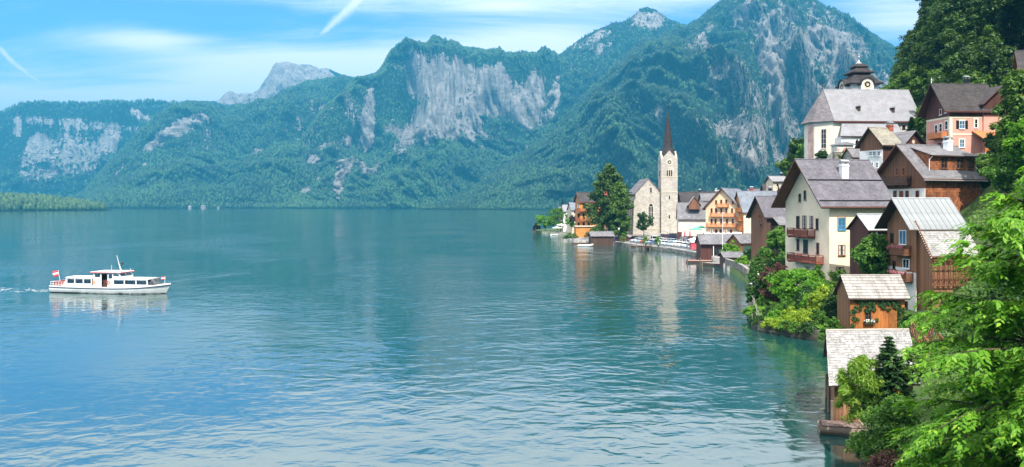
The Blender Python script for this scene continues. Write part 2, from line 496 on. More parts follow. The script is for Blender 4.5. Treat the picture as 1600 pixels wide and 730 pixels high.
def mountain(ridge, dist, foot, prof, rock, px0, px1, nu, nv, seed, gul=70.0, lam=420.0, iso=35.0, trees=0, tsize=(15, 24), meadow=(), base_rock=0.0, dec=0.35, polys=(), rough_ridge=1.0, wide=1.3):
    u = np.linspace(px0, px1, nu)
    s = np.concatenate([np.linspace(0, 1, nv - 24) ** 0.9, np.linspace(1.02, wide, 24)])
    U, S = np.meshgrid(u, s, indexing='ij')
    R = ip(dist, U); Fo = ip(foot, U)
    ry = ip(ridge, U)
    Zr = CAMZ - (ry - HOR) / FOC * R
    D = Fo + (R - Fo) * S
    pr = ip(prof, np.clip(S, 0, 1))
    Z = Zr * pr
    back = np.clip(S - 1, 0, None)
    Z = Z - back * Zr * 1.6 - np.where(S > 1, 2.0, 0)
    wx = (U - 800) / FOC * R                              # metres along the slope
    arch = np.clip(4 * S * (1.04 - S), 0, 1) ** 0.7
    hs = np.clip(Zr / 500.0, 0.12, 1.3)
    warp = 120 * fbm(wx / 700, S * 2.0, 3, seed + 5)
    g = ridged((wx + warp * 1.6 + S * 260) / lam, S * 1.9 + wx / 900, 6, seed, 0.6)
    n = fbm(wx / 300, S * 5, 6, seed + 9)
    disp = (gul * g + iso * n) * hs * arch
    D2 = D - disp * 1.9                                   # spurs come forward, gullies go back
    Z2 = Z + disp * 0.35 + fbm(wx / 90, S * 12, 4, seed + 21) * 9 * arch * hs
    crest = np.exp(-((S - 1) / 0.06) ** 2)
    Z2 = Z2 + crest * rough_ridge * (fbm(wx / 120, 0 * S, 5, seed + 3) * 14)
    Z2 = np.where(S <= 0, -2.5, np.maximum(Z2, -2.5))
    Xw = (U - 800) / FOC * D2; Yw = D2
    # what each spot of the slope carries
    py = HOR - (Z2 - CAMZ) / D2 * FOC
    sway = fbm(wx / 160, S * 9, 4, seed + 40)
    rk = np.full(U.shape, float(base_rock))
    for (cx, cy, rx, ry_, k, ang) in rock:
        a = radians(ang); ex = (U - cx) * cos(a) + (py - cy) * sin(a); ey = -(U - cx) * sin(a) + (py - cy) * cos(a)
        f = (ex / rx) ** 2 + (ey / ry_) ** 2
        rk = np.maximum(rk, k * np.clip(1.35 - f, 0, 1))
    for (poly, k, soft) in polys:
        jx = 14 * fbm(wx / 110, S * 8, 4, seed + 71); jy = 14 * fbm(wx / 110, S * 8, 4, seed + 72)
        rk = np.maximum(rk, k * np.clip(0.42 + edge_dist(U + jx, py + jy, poly) / soft, 0, 1))
    streak = fbm((wx + warp) / 70, S * 2.2, 4, seed + 73)
    rk = np.where(rk > 0.2, rk + 0.34 * streak + 0.22 * fbm(wx / 240, S * 6, 3, seed + 74), rk)
    rk = rk + 0.16 * g * (rk > 0.15) + 0.10 * sway
    mdw = np.zeros(U.shape)
    for (cx, cy, rx, ry_, k, ang) in meadow:
        a = radians(ang); ex = (U - cx) * cos(a) + (py - cy) * sin(a); ey = -(U - cx) * sin(a) + (py - cy) * cos(a)
        mdw = np.maximum(mdw, k * np.clip(1.4 - (ex / rx) ** 2 - (ey / ry_) ** 2, 0, 1))
    V = np.stack([Xw.ravel(), Yw.ravel(), Z2.ravel()], 1)
    o = np_mesh('mountain', V, grid_faces(nu, nv)[:, ::-1], MAT['mountain'], smooth=True)
    vattr(o, 'rock', rk); vattr(o, 'meadow', mdw)
    tag(o, kind='structure')
    if trees:
        r = np.random.default_rng(seed + 99)
        k = trees * 3
        iu = r.uniform(0, nu - 1.001, k); js = r.uniform(0, nv - 26, k) 
        i0 = iu.astype(int); j0 = js.astype(int); a = (iu - i0)[:, None]; b = (js - j0)[:, None]
        G = V.reshape(nu, nv, 3)
        pt = (G[i0, j0] * (1 - a) + G[i0 + 1, j0] * a) * (1 - b) + (G[i0, j0 + 1] * (1 - a) + G[i0 + 1, j0 + 1] * a) * b
        rr = rk[i0, j0] + r.normal(0, 0.07, k) + 0.35 * mdw[i0, j0]
        cl = fbm(pt[:, 0] / 130, (pt[:, 1] + pt[:, 2] * 2) / 130, 3, seed + 60)
        ok = (rr < 0.40 + 0.16 * cl + r.normal(0, .10, k)) & (cl + r.normal(0, .25, k) > -.55) & (pt[:, 2] > 1.0)
        pt = pt[ok][:trees]; cl = cl[ok][:trees]
        sz = r.uniform(tsize[0], tsize[1], len(pt)) * (1 + 0.25 * cl)
        isd = (r.uniform(0, 1, len(pt)) + cl * 0.35 < dec)
        FOREST.append((pt, sz, isd))
    return o

def forest_object(name, pts, size, dec, matc, matd, seed, wid=(0.36, 0.62)):
    """one forest: a point cloud whose points carry conifers and broadleaf trees"""
    me = bpy.data.meshes.new(name)
    me.vertices.add(len(pts)); me.vertices.foreach_set('co', np.asarray(pts, np.float32).ravel())
    o = bpy.data.objects.new(name, me); COL.objects.link(o)
    vattr(o, 'size', size); vattr(o, 'broad', dec.astype(np.float32))
    vattr(o, 'turn', np.random.default_rng(seed).uniform(0, 6.28, len(pts)))
    ng = bpy.data.node_groups.new(name, 'GeometryNodeTree')
    ng.interface.new_socket('Geometry', in_out='INPUT', socket_type='NodeSocketGeometry')
    ng.interface.new_socket('Geometry', in_out='OUTPUT', socket_type='NodeSocketGeometry')
    g = NT(ng)
    gi = g.n('NodeGroupInput'); go = g.n('NodeGroupOutput')
    def attr(nm):
        a = g.n('GeometryNodeInputNamedAttribute', data_type='FLOAT'); a.inputs['Name'].default_value = nm
        return a.outputs[0]
    def cone(r0, h, z):
        c = g.n('GeometryNodeMeshCone', fill_type='NONE')
        c.inputs['Vertices'].default_value = 7
        c.inputs['Radius Top'].default_value = 0.02; c.inputs['Radius Bottom'].default_value = r0; c.inputs['Depth'].default_value = h
        tr_ = g.n('GeometryNodeTransform', {0: c.outputs[0]}); tr_.inputs['Translation'].default_value = (0, 0, z)
        return tr_.outputs[0]
    j = g.n('GeometryNodeJoinGeometry')
    for (r0, h, z) in ((wid[0] * 0.5, 0.55, 0.08), (wid[0] * 0.40, 0.45, 0.33), (wid[0] * 0.27, 0.45, 0.56)):
        ng.links.new(cone(r0, h, z), j.inputs[0])
    con = g.n('GeometryNodeSetMaterial', {0: j.outputs[0]}); con.inputs['Material'].default_value = matc
    ico = g.n('GeometryNodeMeshIcoSphere'); ico.inputs['Radius'].default_value = 0.5; ico.inputs['Subdivisions'].default_value = 2
    nz = g.n('ShaderNodeTexNoise'); nz.inputs['Scale'].default_value = 3.2; nz.inputs['Detail'].default_value = 3
    off = g.v('MULTIPLY', g.v('SUBTRACT', nz.outputs['Color'], (0.5, 0.5, 0.5)), (0.75, 0.75, 0.75))
    sp = g.n('GeometryNodeSetPosition', {0: ico.outputs[0], 'Offset': off})
    tr2 = g.n('GeometryNodeTransform', {0: sp.outputs[0]}); tr2.inputs['Translation'].default_value = (0, 0, 0.40); tr2.inputs['Scale'].default_value = (wid[1], wid[1], 0.95)
    bro = g.n('GeometryNodeSetMaterial', {0: tr2.outputs[0]}); bro.inputs['Material'].default_value = matd
    isb = g.m('GREATER_THAN', attr('broad'), 0.5)
    rot = g.n('ShaderNodeCombineXYZ', {2: attr('turn')})
    outj = g.n('GeometryNodeJoinGeometry')
    for (inst, sel) in ((con, g.m('SUBTRACT', 1.0, isb)), (bro, isb)):
        ip_ = g.n('GeometryNodeInstanceOnPoints', {'Points': gi.outputs[0], 'Instance': inst.outputs[0], 'Selection': sel, 'Rotation': rot.outputs[0], 'Scale': attr('size')})
        ng.links.new(ip_.outputs[0], outj.inputs[0])
    ng.links.new(outj.outputs[0], go.inputs[0])
    md_ = o.modifiers.new('forest', 'NODES'); md_.node_group = ng
    tag(o, kind='stuff')
    return o

PROF_A = ((0, 0), (0.08, 0.02), (0.3, 0.22), (0.55, 0.42), (0.72, 0.72), (0.85, 0.9), (1, 1))
PROF_CLIFF = ((0, 0), (0.06, 0.015), (0.30, 0.16), (0.55, 0.34), (0.63, 0.42), (0.70, 0.62), (0.76, 0.86), (0.86, 0.95), (1, 1))
PROF_STEEP = ((0, 0), (0.06, 0.012), (0.25, 0.19), (0.5, 0.44), (0.75, 0.72), (1, 1))

# far left range
mountain(((-500, 220), (-120, 196), (0, 183), (30, 172), (60, 167), (130, 169), (180, 166), (240, 168), (300, 166), (345, 172), (420, 190), (560, 240)),
         ((-500, 5400), (600, 5400)), ((-500, 4200), (600, 4200)), PROF_CLIFF,
         ((95, 246, 86, 44, 0.47, -12), (125, 195, 120, 10, 0.5, 5), (28, 195, 8, 25, 0.75, 0), (165, 225, 30, 18, 0.7, -20), (235, 185, 50, 9, 0.6, 20), (60, 225, 20, 20, 0.7, 0)),
         -500, 560, 230, 110, 3, gul=110, lam=900, iso=60, trees=11000, tsize=(18, 26), base_rock=0.12)
# far bare peak
mountain(((120, 200), (230, 172), (262, 160), (292, 161), (330, 160), (345, 156), (352, 148), (361, 142), (370, 150), (392, 150), (402, 143), (418, 122), (430, 104), (444, 99), (460, 100), (480, 105), (505, 107), (522, 113), (538, 124), (548, 132), (590, 160), (700, 220)),
         ((120, 5900), (700, 5900)), ((120, 4600), (700, 4600)), PROF_A,
         ((460, 115, 70, 38, 1.1, 20), (360, 150, 30, 14, 1.1, 0), (270, 163, 40, 6, 1.0, 0), (420, 150, 60, 20, 0.6, -20)),
         150, 640, 200, 90, 8, gul=110, lam=500, iso=70, base_rock=0.30, rough_ridge=2.0)
# forested shoulder on the left
mountain(((40, 330), (100, 322), (135, 296), (165, 262), (205, 222), (240, 192), (275, 173), (300, 165), (325, 167), (350, 176), (392, 170), (420, 158), (450, 142), (490, 134), (520, 131), (560, 128), (640, 120)),
         ((40, 3900), (200, 4300), (600, 5000)), ((40, 3000), (300, 3000), (640, 3000)), PROF_A,
         ((285, 200, 62, 15, 0.62, -28), (245, 225, 34, 9, 0.62, -25), (400, 240, 18, 7, 0.55, -30), (505, 170, 30, 8, 0.45, -30), (180, 270, 30, 6, 0.4, -40), (220, 262, 20, 6, 0.5, -30), (500, 300, 40, 6, 0.4, 0), (300, 215, 90, 45, .30, -20), (500, 200, 60, 60, .28, 0)),
         40, 640, 260, 130, 14, gul=130, lam=640, iso=55, trees=40000, tsize=(10, 17), meadow=((260, 318, 120, 3, 0.8, 0),), base_rock=0.08, dec=0.42)
# the peak behind on the right
mountain(((700, 150), (790, 125), (840, 105), (868, 92), (884, 84), (905, 66), (930, 52), (955, 43), (975, 38), (990, 30), (1000, 20), (1012, 15), (1024, 16), (1036, 24), (1048, 34), (1064, 42), (1100, 60), (1200, 120)),
         ((700, 4300), (1200, 4300)), ((700, 3100), (1200, 3300)), PROF_STEEP,
         ((1015, 32, 34, 18, 0.50, 0), (925, 62, 40, 9, 0.46, -25), (860, 165, 12, 55, 0.7, 14), (960, 90, 50, 20, 0.40, 30), (838, 215, 50, 10, 0.40, -55)),
         700, 1200, 220, 130, 22, gul=95, lam=600, iso=50, trees=16000, tsize=(12, 18), base_rock=0.16, dec=0.25)
# the cliff mountain in the middle
mountain(((380, 330), (430, 280), (470, 225), (505, 180), (530, 158), (548, 141), (562, 132), (580, 128), (594, 118), (610, 96), (628, 88), (650, 78), (676, 75), (712, 78), (745, 84), (762, 92), (800, 98), (826, 95), (850, 94), (884, 92), (940, 105), (1050, 140)),
         ((380, 3700), (620, 4200), (1050, 4500)), ((380, 2900), (1050, 2950)), PROF_CLIFF,
         ((575, 190, 13, 62, 0.85, 4), (538, 245, 18, 46, 0.70, 10), (528, 290, 9, 28, 0.95, 0),
          (530, 220, 85, 95, 0.34, 0), (470, 280, 34, 26, 0.80, -30), (495, 245, 40, 16, 0.60, -40), (575, 255, 24, 22, 0.62, 0), ),
        
         400, 1000, 330, 170, 31, gul=115, lam=380, iso=60, trees=40000, tsize=(9, 16), meadow=((560, 318, 70, 3, 0.9, 0), (700, 320, 60, 2, 0.7, 0)), base_rock=0.10, dec=0.5, rough_ridge=0.35,
         polys=((((612, 95), (640, 80), (690, 84), (740, 95), (775, 105), (800, 122), (840, 112), (868, 105), (866, 160), (848, 205), (800, 222), (740, 228), (690, 222), (655, 234), (620, 246), (590, 240), (604, 200), (640, 185), (655, 165), (625, 145), (628, 120)), 0.70, 30),))
# the great slope on the right
mountain(((650, 330), (690, 322), (720, 306), (750, 287), (800, 252), (850, 214), (900, 168), (930, 139), (960, 108), (985, 84), (1010, 68), (1040, 54), (1066, 44), (1090, 33), (1112, 22), (1130, 12), (1146, 2), (1165, -12), (1190, -22), (1215, -24), (1240, -14), (1258, 0), (1272, 10), (1290, 20), (1310, 27), (1324, 34), (1340, 42), (1356, 52), (1378, 66), (1400, 84), (1450, 120), (1560, 190), (1800, 240)),
         ((650, 2700), (900, 3300), (1200, 3800), (1800, 4200)), ((650, 2450), (900, 2200), (1240, 1800), (1800, 1800)), PROF_STEEP,
         ((1205, 90, 26, 90, 0.78, -14), (1225, 170, 30, 90, 0.55, -16), (1300, 80, 70, 38, 0.62, 32), (1180, 30, 50, 40, 0.55, 0), (1300, 180, 60, 60, 0.50, 20), (1150, 200, 80, 24, 0.46, 10), (1130, 120, 30, 40, 0.45, 0), (1240, 250, 30, 30, 0.6, 10), (1030, 180, 8, 22, 0.55, 0), (1100, 60, 40, 24, 0.4, -30), (1270, 130, 60, 80, 0.52, 10), (1200, 40, 60, 50, 0.5, 0), (1120, 250, 60, 30, 0.34, 0), (1330, 70, 50, 20, 0.6, 30), (1350, 140, 40, 60, 0.5, 10), (1255, 130, 130, 150, 0.40, 0), (1180, 230, 60, 60, .40, 0)),
         655, 1800, 420, 200, 47, gul=150, lam=560, iso=60, trees=84000, tsize=(6.5, 12), meadow=((760, 296, 60, 4, 0.8, -33), (930, 305, 14, 14, 0.5, -50)), base_rock=0.14, dec=0.24, rough_ridge=0.5)
pts = np.concatenate([f[0] for f in FOREST]); szs = np.concatenate([f[1] for f in FOREST]); dcs = np.concatenate([f[2] for f in FOREST])
forest_object('mountain_forest', pts, szs, dcs, MAT['far_conifer'], MAT['far_broadleaf'], 5)

# ------------------------------------------------------------------ wooded spit on the left shore
nu, nv = 120, 24
u = np.linspace(-700, 174, nu); v = np.linspace(0, 1, nv)
U, V_ = np.meshgrid(u, v, indexing='ij')
Fo = ip(((-700, 1300), (0, 1850), (174, 2150)), U)
wd = ip(((-700, 900), (0, 500), (120, 180), (174, 10)), U)
D = Fo + wd * V_
h = ip(((-700, 60), (-200, 42), (0, 32), (80, 25), (130, 13), (160, 5), (174, 0)), U) * np.sin(np.clip(V_ * pi, 0, pi)) ** 0.8
Zs = np.where((V_ == 0) | (V_ == 1), -1.5, h + 0.8 + 2 * fbm(U / 40, V_ * 4, 3, 77))
G = np.stack([(U - 800) / FOC * D, D, Zs], 2)
spit = np_mesh('headland', G.reshape(-1, 3), grid_faces(nu, nv)[:, ::-1], MAT['mountain'], smooth=True)
vattr(spit, 'rock', np.zeros(U.size)); vattr(spit, 'meadow', np.zeros(U.size)); tag(spit, kind='structure')
r = np.random.default_rng(4)
k = 4200
iu = r.uniform(18, nu - 2.5, k); jv = r.uniform(0.4, nv - 6, k) * r.uniform(0.3, 1, k)
pt = G[iu.astype(int), np.maximum(jv.astype(int), 0)] + r.uniform(-4, 4, (k, 3)) * (1, 1, 0)
pt[:, 2] = np.maximum(pt[:, 2], 0.5)
forest_object('headland_forest', pt, r.uniform(11, 19, k), r.uniform(0, 1, k) < 0.75, MAT['far_conifer'], MAT['spit_tree'], 6, (0.4, 0.66))

# ------------------------------------------------------------------ surfaces of the town
plain('plaster_cream', (0.86, 0.70, 0.50), 0.85, 0.09, 0.35, 0.01)
plain('plaster_white', (0.78, 0.76, 0.71), 0.85, 0.10, 0.4, 0.01)
plain('plaster_pink', (0.66, 0.33, 0.26), 0.85, 0.07, 0.7, 0.01)
plain('plaster_beige', (0.62, 0.52, 0.38), 0.85, 0.08, 0.7, 0.01)
plain('plaster_orange', (0.58, 0.25, 0.06), 0.85, 0.08, 0.7, 0.01)
plain('plaster_peach', (0.74, 0.55, 0.34), 0.85, 0.06, 0.7, 0.01)
plain('trim_cream', (0.80, 0.70, 0.52), 0.7, 0.05, 1.0)
plain('paint_white', (0.82, 0.82, 0.80), 0.45, 0.04, 1.5)
plain('paint_blue', (0.08, 0.30, 0.50), 0.5, 0.12, 2.0)
plain('paint_red', (0.60, 0.05, 0.05), 0.5, 0.10, 2.0)
plain('paint_green', (0.05, 0.30, 0.20), 0.5, 0.10, 2.0)
plain('paint_orange', (0.62, 0.22, 0.07), 0.6, 0.12, 2.0)
plain('cloth_white', (0.82, 0.81, 0.78), 0.9, 0.05, 1.5)
plain('cloth_red', (0.62, 0.07, 0.09), 0.9, 0.10, 1.5)
plain('cloth_green', (0.12, 0.42, 0.30), 0.9, 0.10, 1.5)
plain('metal_dark', (0.03, 0.03, 0.035), 0.4, 0.10, 2.0, Metallic=0.5)
plain('metal_zinc', (0.42, 0.44, 0.45), 0.45, 0.12, 1.2, Metallic=0.4)
plain('glass_dark', (0.012, 0.016, 0.02), 0.06, 0.25, 0.6)
plain('glass_blue', (0.06, 0.16, 0.26), 0.06, 0.3, 0.6)
plain('curtain', (0.55, 0.52, 0.48), 0.8, 0.10, 2.0)
plain('rubber', (0.015, 0.015, 0.016), 0.8, 0.1, 3.0)
plain('rope', (0.48, 0.42, 0.32), 0.9, 0.1, 8.0)
plain('red_brick', (0.36, 0.10, 0.06), 0.9, 0.25, 3.0)
plain('flower_red', (0.65, 0.04, 0.06), 0.7, 0.2, 9.0)
plain('flower_pink', (0.75, 0.25, 0.30), 0.7, 0.2, 9.0)
plain('flower_white', (0.80, 0.78, 0.74), 0.7, 0.1, 9.0)
wood('wood_brown', (0.19, 0.075, 0.032), 2, 0.40, rand=0.18)
wood('wood_dark', (0.060, 0.030, 0.020), 2, 0.40, rand=0.18)
wood('wood_darkred', (0.10, 0.028, 0.018), 2, 0.35, rand=0.15)
wood('wood_orange', (0.40, 0.135, 0.030), 2, 0.30, rand=0.14)
wood('wood_redbrown', (0.23, 0.055, 0.030), 0, 0.35, rand=0.10)
wood('wood_soffit', (0.15, 0.055, 0.028), 1, 0.40)
wood('wood_grey', (0.30, 0.27, 0.235), 0, 0.35, rand=0.18)
wood('wood_greybrown', (0.20, 0.15, 0.11), 0, 0.40, rand=0.2)
wood('wood_plank', (0.25, 0.125, 0.060), 2, 0.45, rand=0.22, fine=6.0)
wood('wood_pinkish', (0.50, 0.26, 0.20), 0, 0.30, rand=0.2)
wood('shingle_piece', (0.32, 0.31, 0.295), 1, 0.32, island=0.24, fine=5.0)
wood('roof_board', (0.32, 0.30, 0.275), 1, 0.32, rand=0.2, fine=5.0)
wood('bark', (0.10, 0.075, 0.05), 2, 0.5, fine=5.0)
def courses(name, col, bw, bh, var=0.22, rough=0.8, mortar=0.012, bumpd=0.03, dark=0.45, kz=1.35, stain=0.25, side=False, spec=0.3):
    """small shingles, slates, tiles or stones laid in courses"""
    m, t, out = mat(name)
    c = objcoord(t)
    s = t.n('ShaderNodeSeparateXYZ', {0: c})
    uu = t.m('ADD', s.outputs[0], s.outputs[1]) if side else s.outputs[0]
    v = t.n('ShaderNodeCombineXYZ', {0: uu, 1: t.m('MULTIPLY', s.outputs[2], kz), 2: 0.0}).outputs[0]
    br = t.n('ShaderNodeTexBrick', {'Vector': v, 'Color1': tuple(x * (1 - var) for x in col), 'Color2': tuple(min(1, x * (1 + var)) for x in col),
                                    'Mortar': tuple(x * dark for x in col), 'Scale': 1.0, 'Mortar Size': mortar, 'Mortar Smooth': 0.3, 'Bias': 0.0, 'Brick Width': bw, 'Row Height': bh})
    n = t.noise(c, 0.55, 5, 0.62, 0.4)
    f = t.m('ADD', 1 - stain, t.m('MULTIPLY', t.ss(n, 0.28, 0.72), stain * 1.7))
    k = t.mix(1.0, br.outputs['Color'], t.n('ShaderNodeCombineXYZ', {0: f, 1: f, 2: f}).outputs[0], 'MULTIPLY')
    h = t.m('ADD', t.m('MULTIPLY', br.outputs['Fac'], -1.0), t.m('MULTIPLY', t.noise(c, 7.0, 3), 0.6))
    principled(t, out, k, rough, t.bump(h, 0.6, bumpd), Specular_IOR_Level=spec)
    return m
courses('slate_violet', (0.150, 0.140, 0.160), 0.34, 0.20, 0.20)
courses('slate_grey', (0.185, 0.180, 0.190), 0.5, 0.28, 0.18)
courses('slate_pale', (0.28, 0.28, 0.295), 0.45, 0.26, 0.08, stain=0.16)
courses('slate_blue', (0.20, 0.225, 0.265), 0.6, 0.35, 0.12)
courses('slate_dark', (0.060, 0.052, 0.052), 0.4, 0.25, 0.25)
courses('roof_lichen', (0.29, 0.27, 0.215), 0.6, 0.35, 0.14)
courses('spire_shingle', (0.042, 0.036, 0.038), 0.4, 0.35, 0.25, kz=1.0)
courses('tile_orange', (0.55, 0.20, 0.075), 0.25, 0.22, 0.25)
courses('wall_shingle', (0.32, 0.115, 0.048), 0.30, 0.34, 0.40, kz=1.0, side=True, bumpd=0.04, dark=0.3, stain=0.35)
courses('stone_wall', (0.50, 0.455, 0.39), 0.75, 0.42, 0.16, kz=1.0, side=True, dark=0.8, mortar=0.03, stain=0.18)
courses('mossy_stone', (0.13, 0.12, 0.085), 0.7, 0.34, 0.4, kz=1.0, side=True, dark=0.5, mortar=0.03, stain=0.5)
courses('rubble_wall', (0.30, 0.265, 0.22), 0.6, 0.32, 0.35, kz=1.0, side=True, dark=0.5, mortar=0.03, stain=0.4)
# boarding whose boards are only a pixel or two wide
def boarding(name, col, bw=0.2, var=0.3):
    m, t, out = mat(name)
    c = objcoord(t); s = t.n('ShaderNodeSeparateXYZ', {0: c})
    uu = t.m('ADD', s.outputs[0], s.outputs[1])
    q = t.m('DIVIDE', uu, bw); fr = t.m('FRACT', q); fl = t.m('FLOOR', q)
    wn = t.n('ShaderNodeTexWhiteNoise', {'W': fl}, noise_dimensions='1D').outputs['Value']
    g = t.noise(t.scale(c, (6, 6, 0.5)), 1.0, 5, 0.65)
    f = t.m('ADD', t.m('MULTIPLY', wn, 0.6), t.m('MULTIPLY', g, 0.6))
    k = t.mix(t.ss(f, 0.15, 1.0), tuple(x * (1 - var) for x in col), tuple(x * (1 + var) for x in col))
    gap = t.m('MULTIPLY', t.ss(fr, 0.0, 0.10), t.m('SUBTRACT', 1.0, t.ss(fr, 0.90, 1.0)))
    k = t.mix(gap, tuple(x * 0.4 for x in col), k)
    principled(t, out, k, 0.8, t.bump(gap, 0.5, 0.03))
boarding('boards_brown', (0.20, 0.090, 0.045))
boarding('boards_darkred', (0.085, 0.026, 0.017))
boarding('boards_tan', (0.25, 0.115, 0.054))
boarding('boards_dark', (0.075, 0.040, 0.027))
# ground of the town: paving near the quay, grass and undergrowth up the slope
m, t, out = mat('town_ground')
c = objcoord(t)
gr = t.n('ShaderNodeAttribute', attribute_name='green').outputs['Fac']
n = t.noise(c, 0.35, 5, 0.6); n2 = t.noise(c, 2.2, 4, 0.65)
pav = t.mix(n2, (0.26, 0.25, 0.235), (0.36, 0.345, 0.32))
grs = t.mix(n, (0.020, 0.050, 0.010), (0.060, 0.115, 0.018))
grs = t.mix(t.ss(n2, 0.55, 0.8), grs, (0.10, 0.085, 0.045))
principled(t, out, t.mix(t.ss(t.m('ADD', gr, t.m('MULTIPLY', t.m('SUBTRACT', n, 0.5), 0.4)), 0.4, 0.6), pav, grs), 0.95, t.bump(n2, 0.5, 0.08))
plain('asphalt', (0.17, 0.17, 0.172), 0.9, 0.15, 0.5, 0.01)
plain('lawn_grass', (0.10, 0.21, 0.025), 0.95, 0.35, 1.5, 0.05)

# ------------------------------------------------------------------ ground of the town
SHORE = ((-60, -70), (-20, -45), (0, -34), (20, -12), (32, 4), (40, 16.5), (46, 21.6), (54, 24.2), (60, 25.6), (70, 28.6), (80, 32.2), (87.5, 34.2), (88.0, 33.6), (96, 29.4), (97, 29.6), (117, 35.2), (135, 40), (156, 45.6), (191, 50.4), (205, 53.0), (223, 55), (240, 53.4), (257, 50.6), (276, 44), (302, 38.6), (309, 33), (312, 25), (350, 25), (385, 24), (430, 13.0), (446, 11.8), (452, 14), (475, 24), (600, 62), (1000, 160), (1500, 260), (2300, 420))
FOOT = ((-60, 20), (0, 22), (40, 26), (54, 30), (70, 35), (88, 42.5), (96, 42), (110, 45), (130, 51), (150, 57), (170, 64), (190, 70), (225, 80), (260, 93), (330, 126), (400, 164), (600, 250), (1000, 420), (2300, 1000))
def shore(y): return np.interp(y, [a for a, _ in SHORE], [b for _, b in SHORE])
def footx(y): return np.interp(y, [a for a, _ in FOOT], [b for _, b in FOOT])
def gz(x, y):
    x = np.asarray(x, float); y = np.asarray(y, float)
    d = x - shore(y); s = np.clip(x - footx(y), 0, None)
    k = 0.60 + 0.50 * np.clip((y - 158) / 36, 0, 1)
    z = 1.05 + (0.012 + 0.062 * np.clip((y - 222) / 14, 0, 1) * np.clip((350 - y) / 10, 0, 1)) * np.clip(d, 0, 36) + k * s * np.clip(s / 6.0, 0.25, 1) + (0.0035 + 0.006 * np.clip((y - 158) / 36, 0, 1)) * s * s
    near = 13.2 - 0.375 * np.clip(y, -60, 60) - 0.05 * np.clip(-x, 0, 80)
    z = np.where(y < 45, np.maximum(z * np.clip(y / 45, 0.3, 1), near), z)
    z = np.where(y > 60, z + 0.25 * fbm(x / 12, y / 12, 3, 5) * np.clip(s / 4, 0, 1), z)
    terr = np.exp(-(((x - 86) / 16) ** 2 + ((y - 196) / 14) ** 2) ** 2)           # church terrace
    z = z * (1 - terr) + 25.4 * terr
    return np.minimum(z, 260 + 0.1 * s)
ys = np.concatenate([np.arange(-60, 40, 4), np.arange(40, 130, 1.5), np.arange(130, 340, 3), np.arange(340, 480, 6), np.arange(490, 2300, 40)])
ds = np.concatenate([[-0.4, 0.0, 0.02, 0.35], np.arange(1, 40, 1.2), np.arange(40, 130, 4), np.arange(135, 700, 28)])
Yg, Dg = np.meshgrid(ys, ds, indexing='ij')
Xg = shore(Yg) + Dg
Zg = gz(Xg, Yg)
Zg = np.where(Dg < 0.01, -2.5, Zg)
gnd = np_mesh('ground', np.stack([Xg.ravel(), Yg.ravel(), Zg.ravel()], 1), grid_faces(len(ys), len(ds))[:, ::-1], MAT['town_ground'])
green = np.where((Yg > 180) & (Yg < 345) & (Xg < footx(Yg) + 2), 0.0, 1.0)
green = np.where((Yg > 345) & (Dg < 25) & (Yg < 420), 0.5, green)
vattr(gnd, 'green', green); tag(gnd, kind='structure')

def ground_hit(px, py, y0=40, y1=480):
    """the point of the ground seen at a photo pixel"""
    y = np.arange(y0, y1, 0.25)
    x = (px - 800) / FOC * y; z = CAMZ - (py - HOR) / FOC * y
    ok = (x > shore(y)) & (z <= gz(x, y))
    i = int(np.argmax(ok)) if ok.any() else len(y) - 1
    return Vector((float(x[i]), float(y[i]), float(gz(x[i], y[i]))))
def on_ground(x, y): return Vector((x, y, float(gz(x, y))))

# quay wall with a coping, along the car park
def strip(name, pts, wid, z0, z1, mt, kind='structure', parent=None):
    b = MB()
    for (p, q) in zip(pts[:-1], pts[1:]):
        p = Vector((*p, 0)); q = Vector((*q, 0)); d = (q - p).normalized(); s_ = Vector((-d.y, d.x, 0)) * (wid / 2); e = d * (wid * 0.2)
        a = [p - s_ - e, q - s_ + e, q + s_ + e, p + s_ - e]
        b.hexa([(v.x, v.y, z0) for v in a] + [(v.x, v.y, z1) for v in a])
    o = b.build(name, mt, parent)
    if kind: tag(o, kind=kind)
    return o
QUAY = ((39.0, 301.5), (44.2, 276), (50.8, 257), (53.4, 240), (54.8, 226))
qr = thing('quay_wall', 'curved stone quay wall between the lake and the parked cars', 'quay wall', (QUAY[2][0], QUAY[2][1], 0))
qp = [(x - QUAY[2][0], y - QUAY[2][1]) for x, y in QUAY]
plain('kerbstone', (0.50, 0.48, 0.45), 0.85, 0.12, 1.0)
strip('wall_face', qp, 1.0, -1.5, 1.0, MAT['rubble_wall'], None, qr)
strip('coping', [(x + .1, y) for x, y in qp], .9, 1.003, 1.24, MAT['kerbstone'], None, qr)
# asphalt of the car park
v = np.linspace(0, 1, 14); cpy = np.linspace(228, 306, 40)
Cy, Cv = np.meshgrid(cpy, v, indexing='ij'); Cx = shore(Cy) + 1.0 + Cv * np.interp(Cy, [228, 246, 300, 306], [11, 19, 27, 20])
cpk = np_mesh('car_park', np.stack([Cx.ravel(), Cy.ravel(), gz(Cx, Cy).ravel() + .03], 1), grid_faces(40, 14)[:, ::-1], MAT['asphalt'])
tag(cpk, kind='structure')

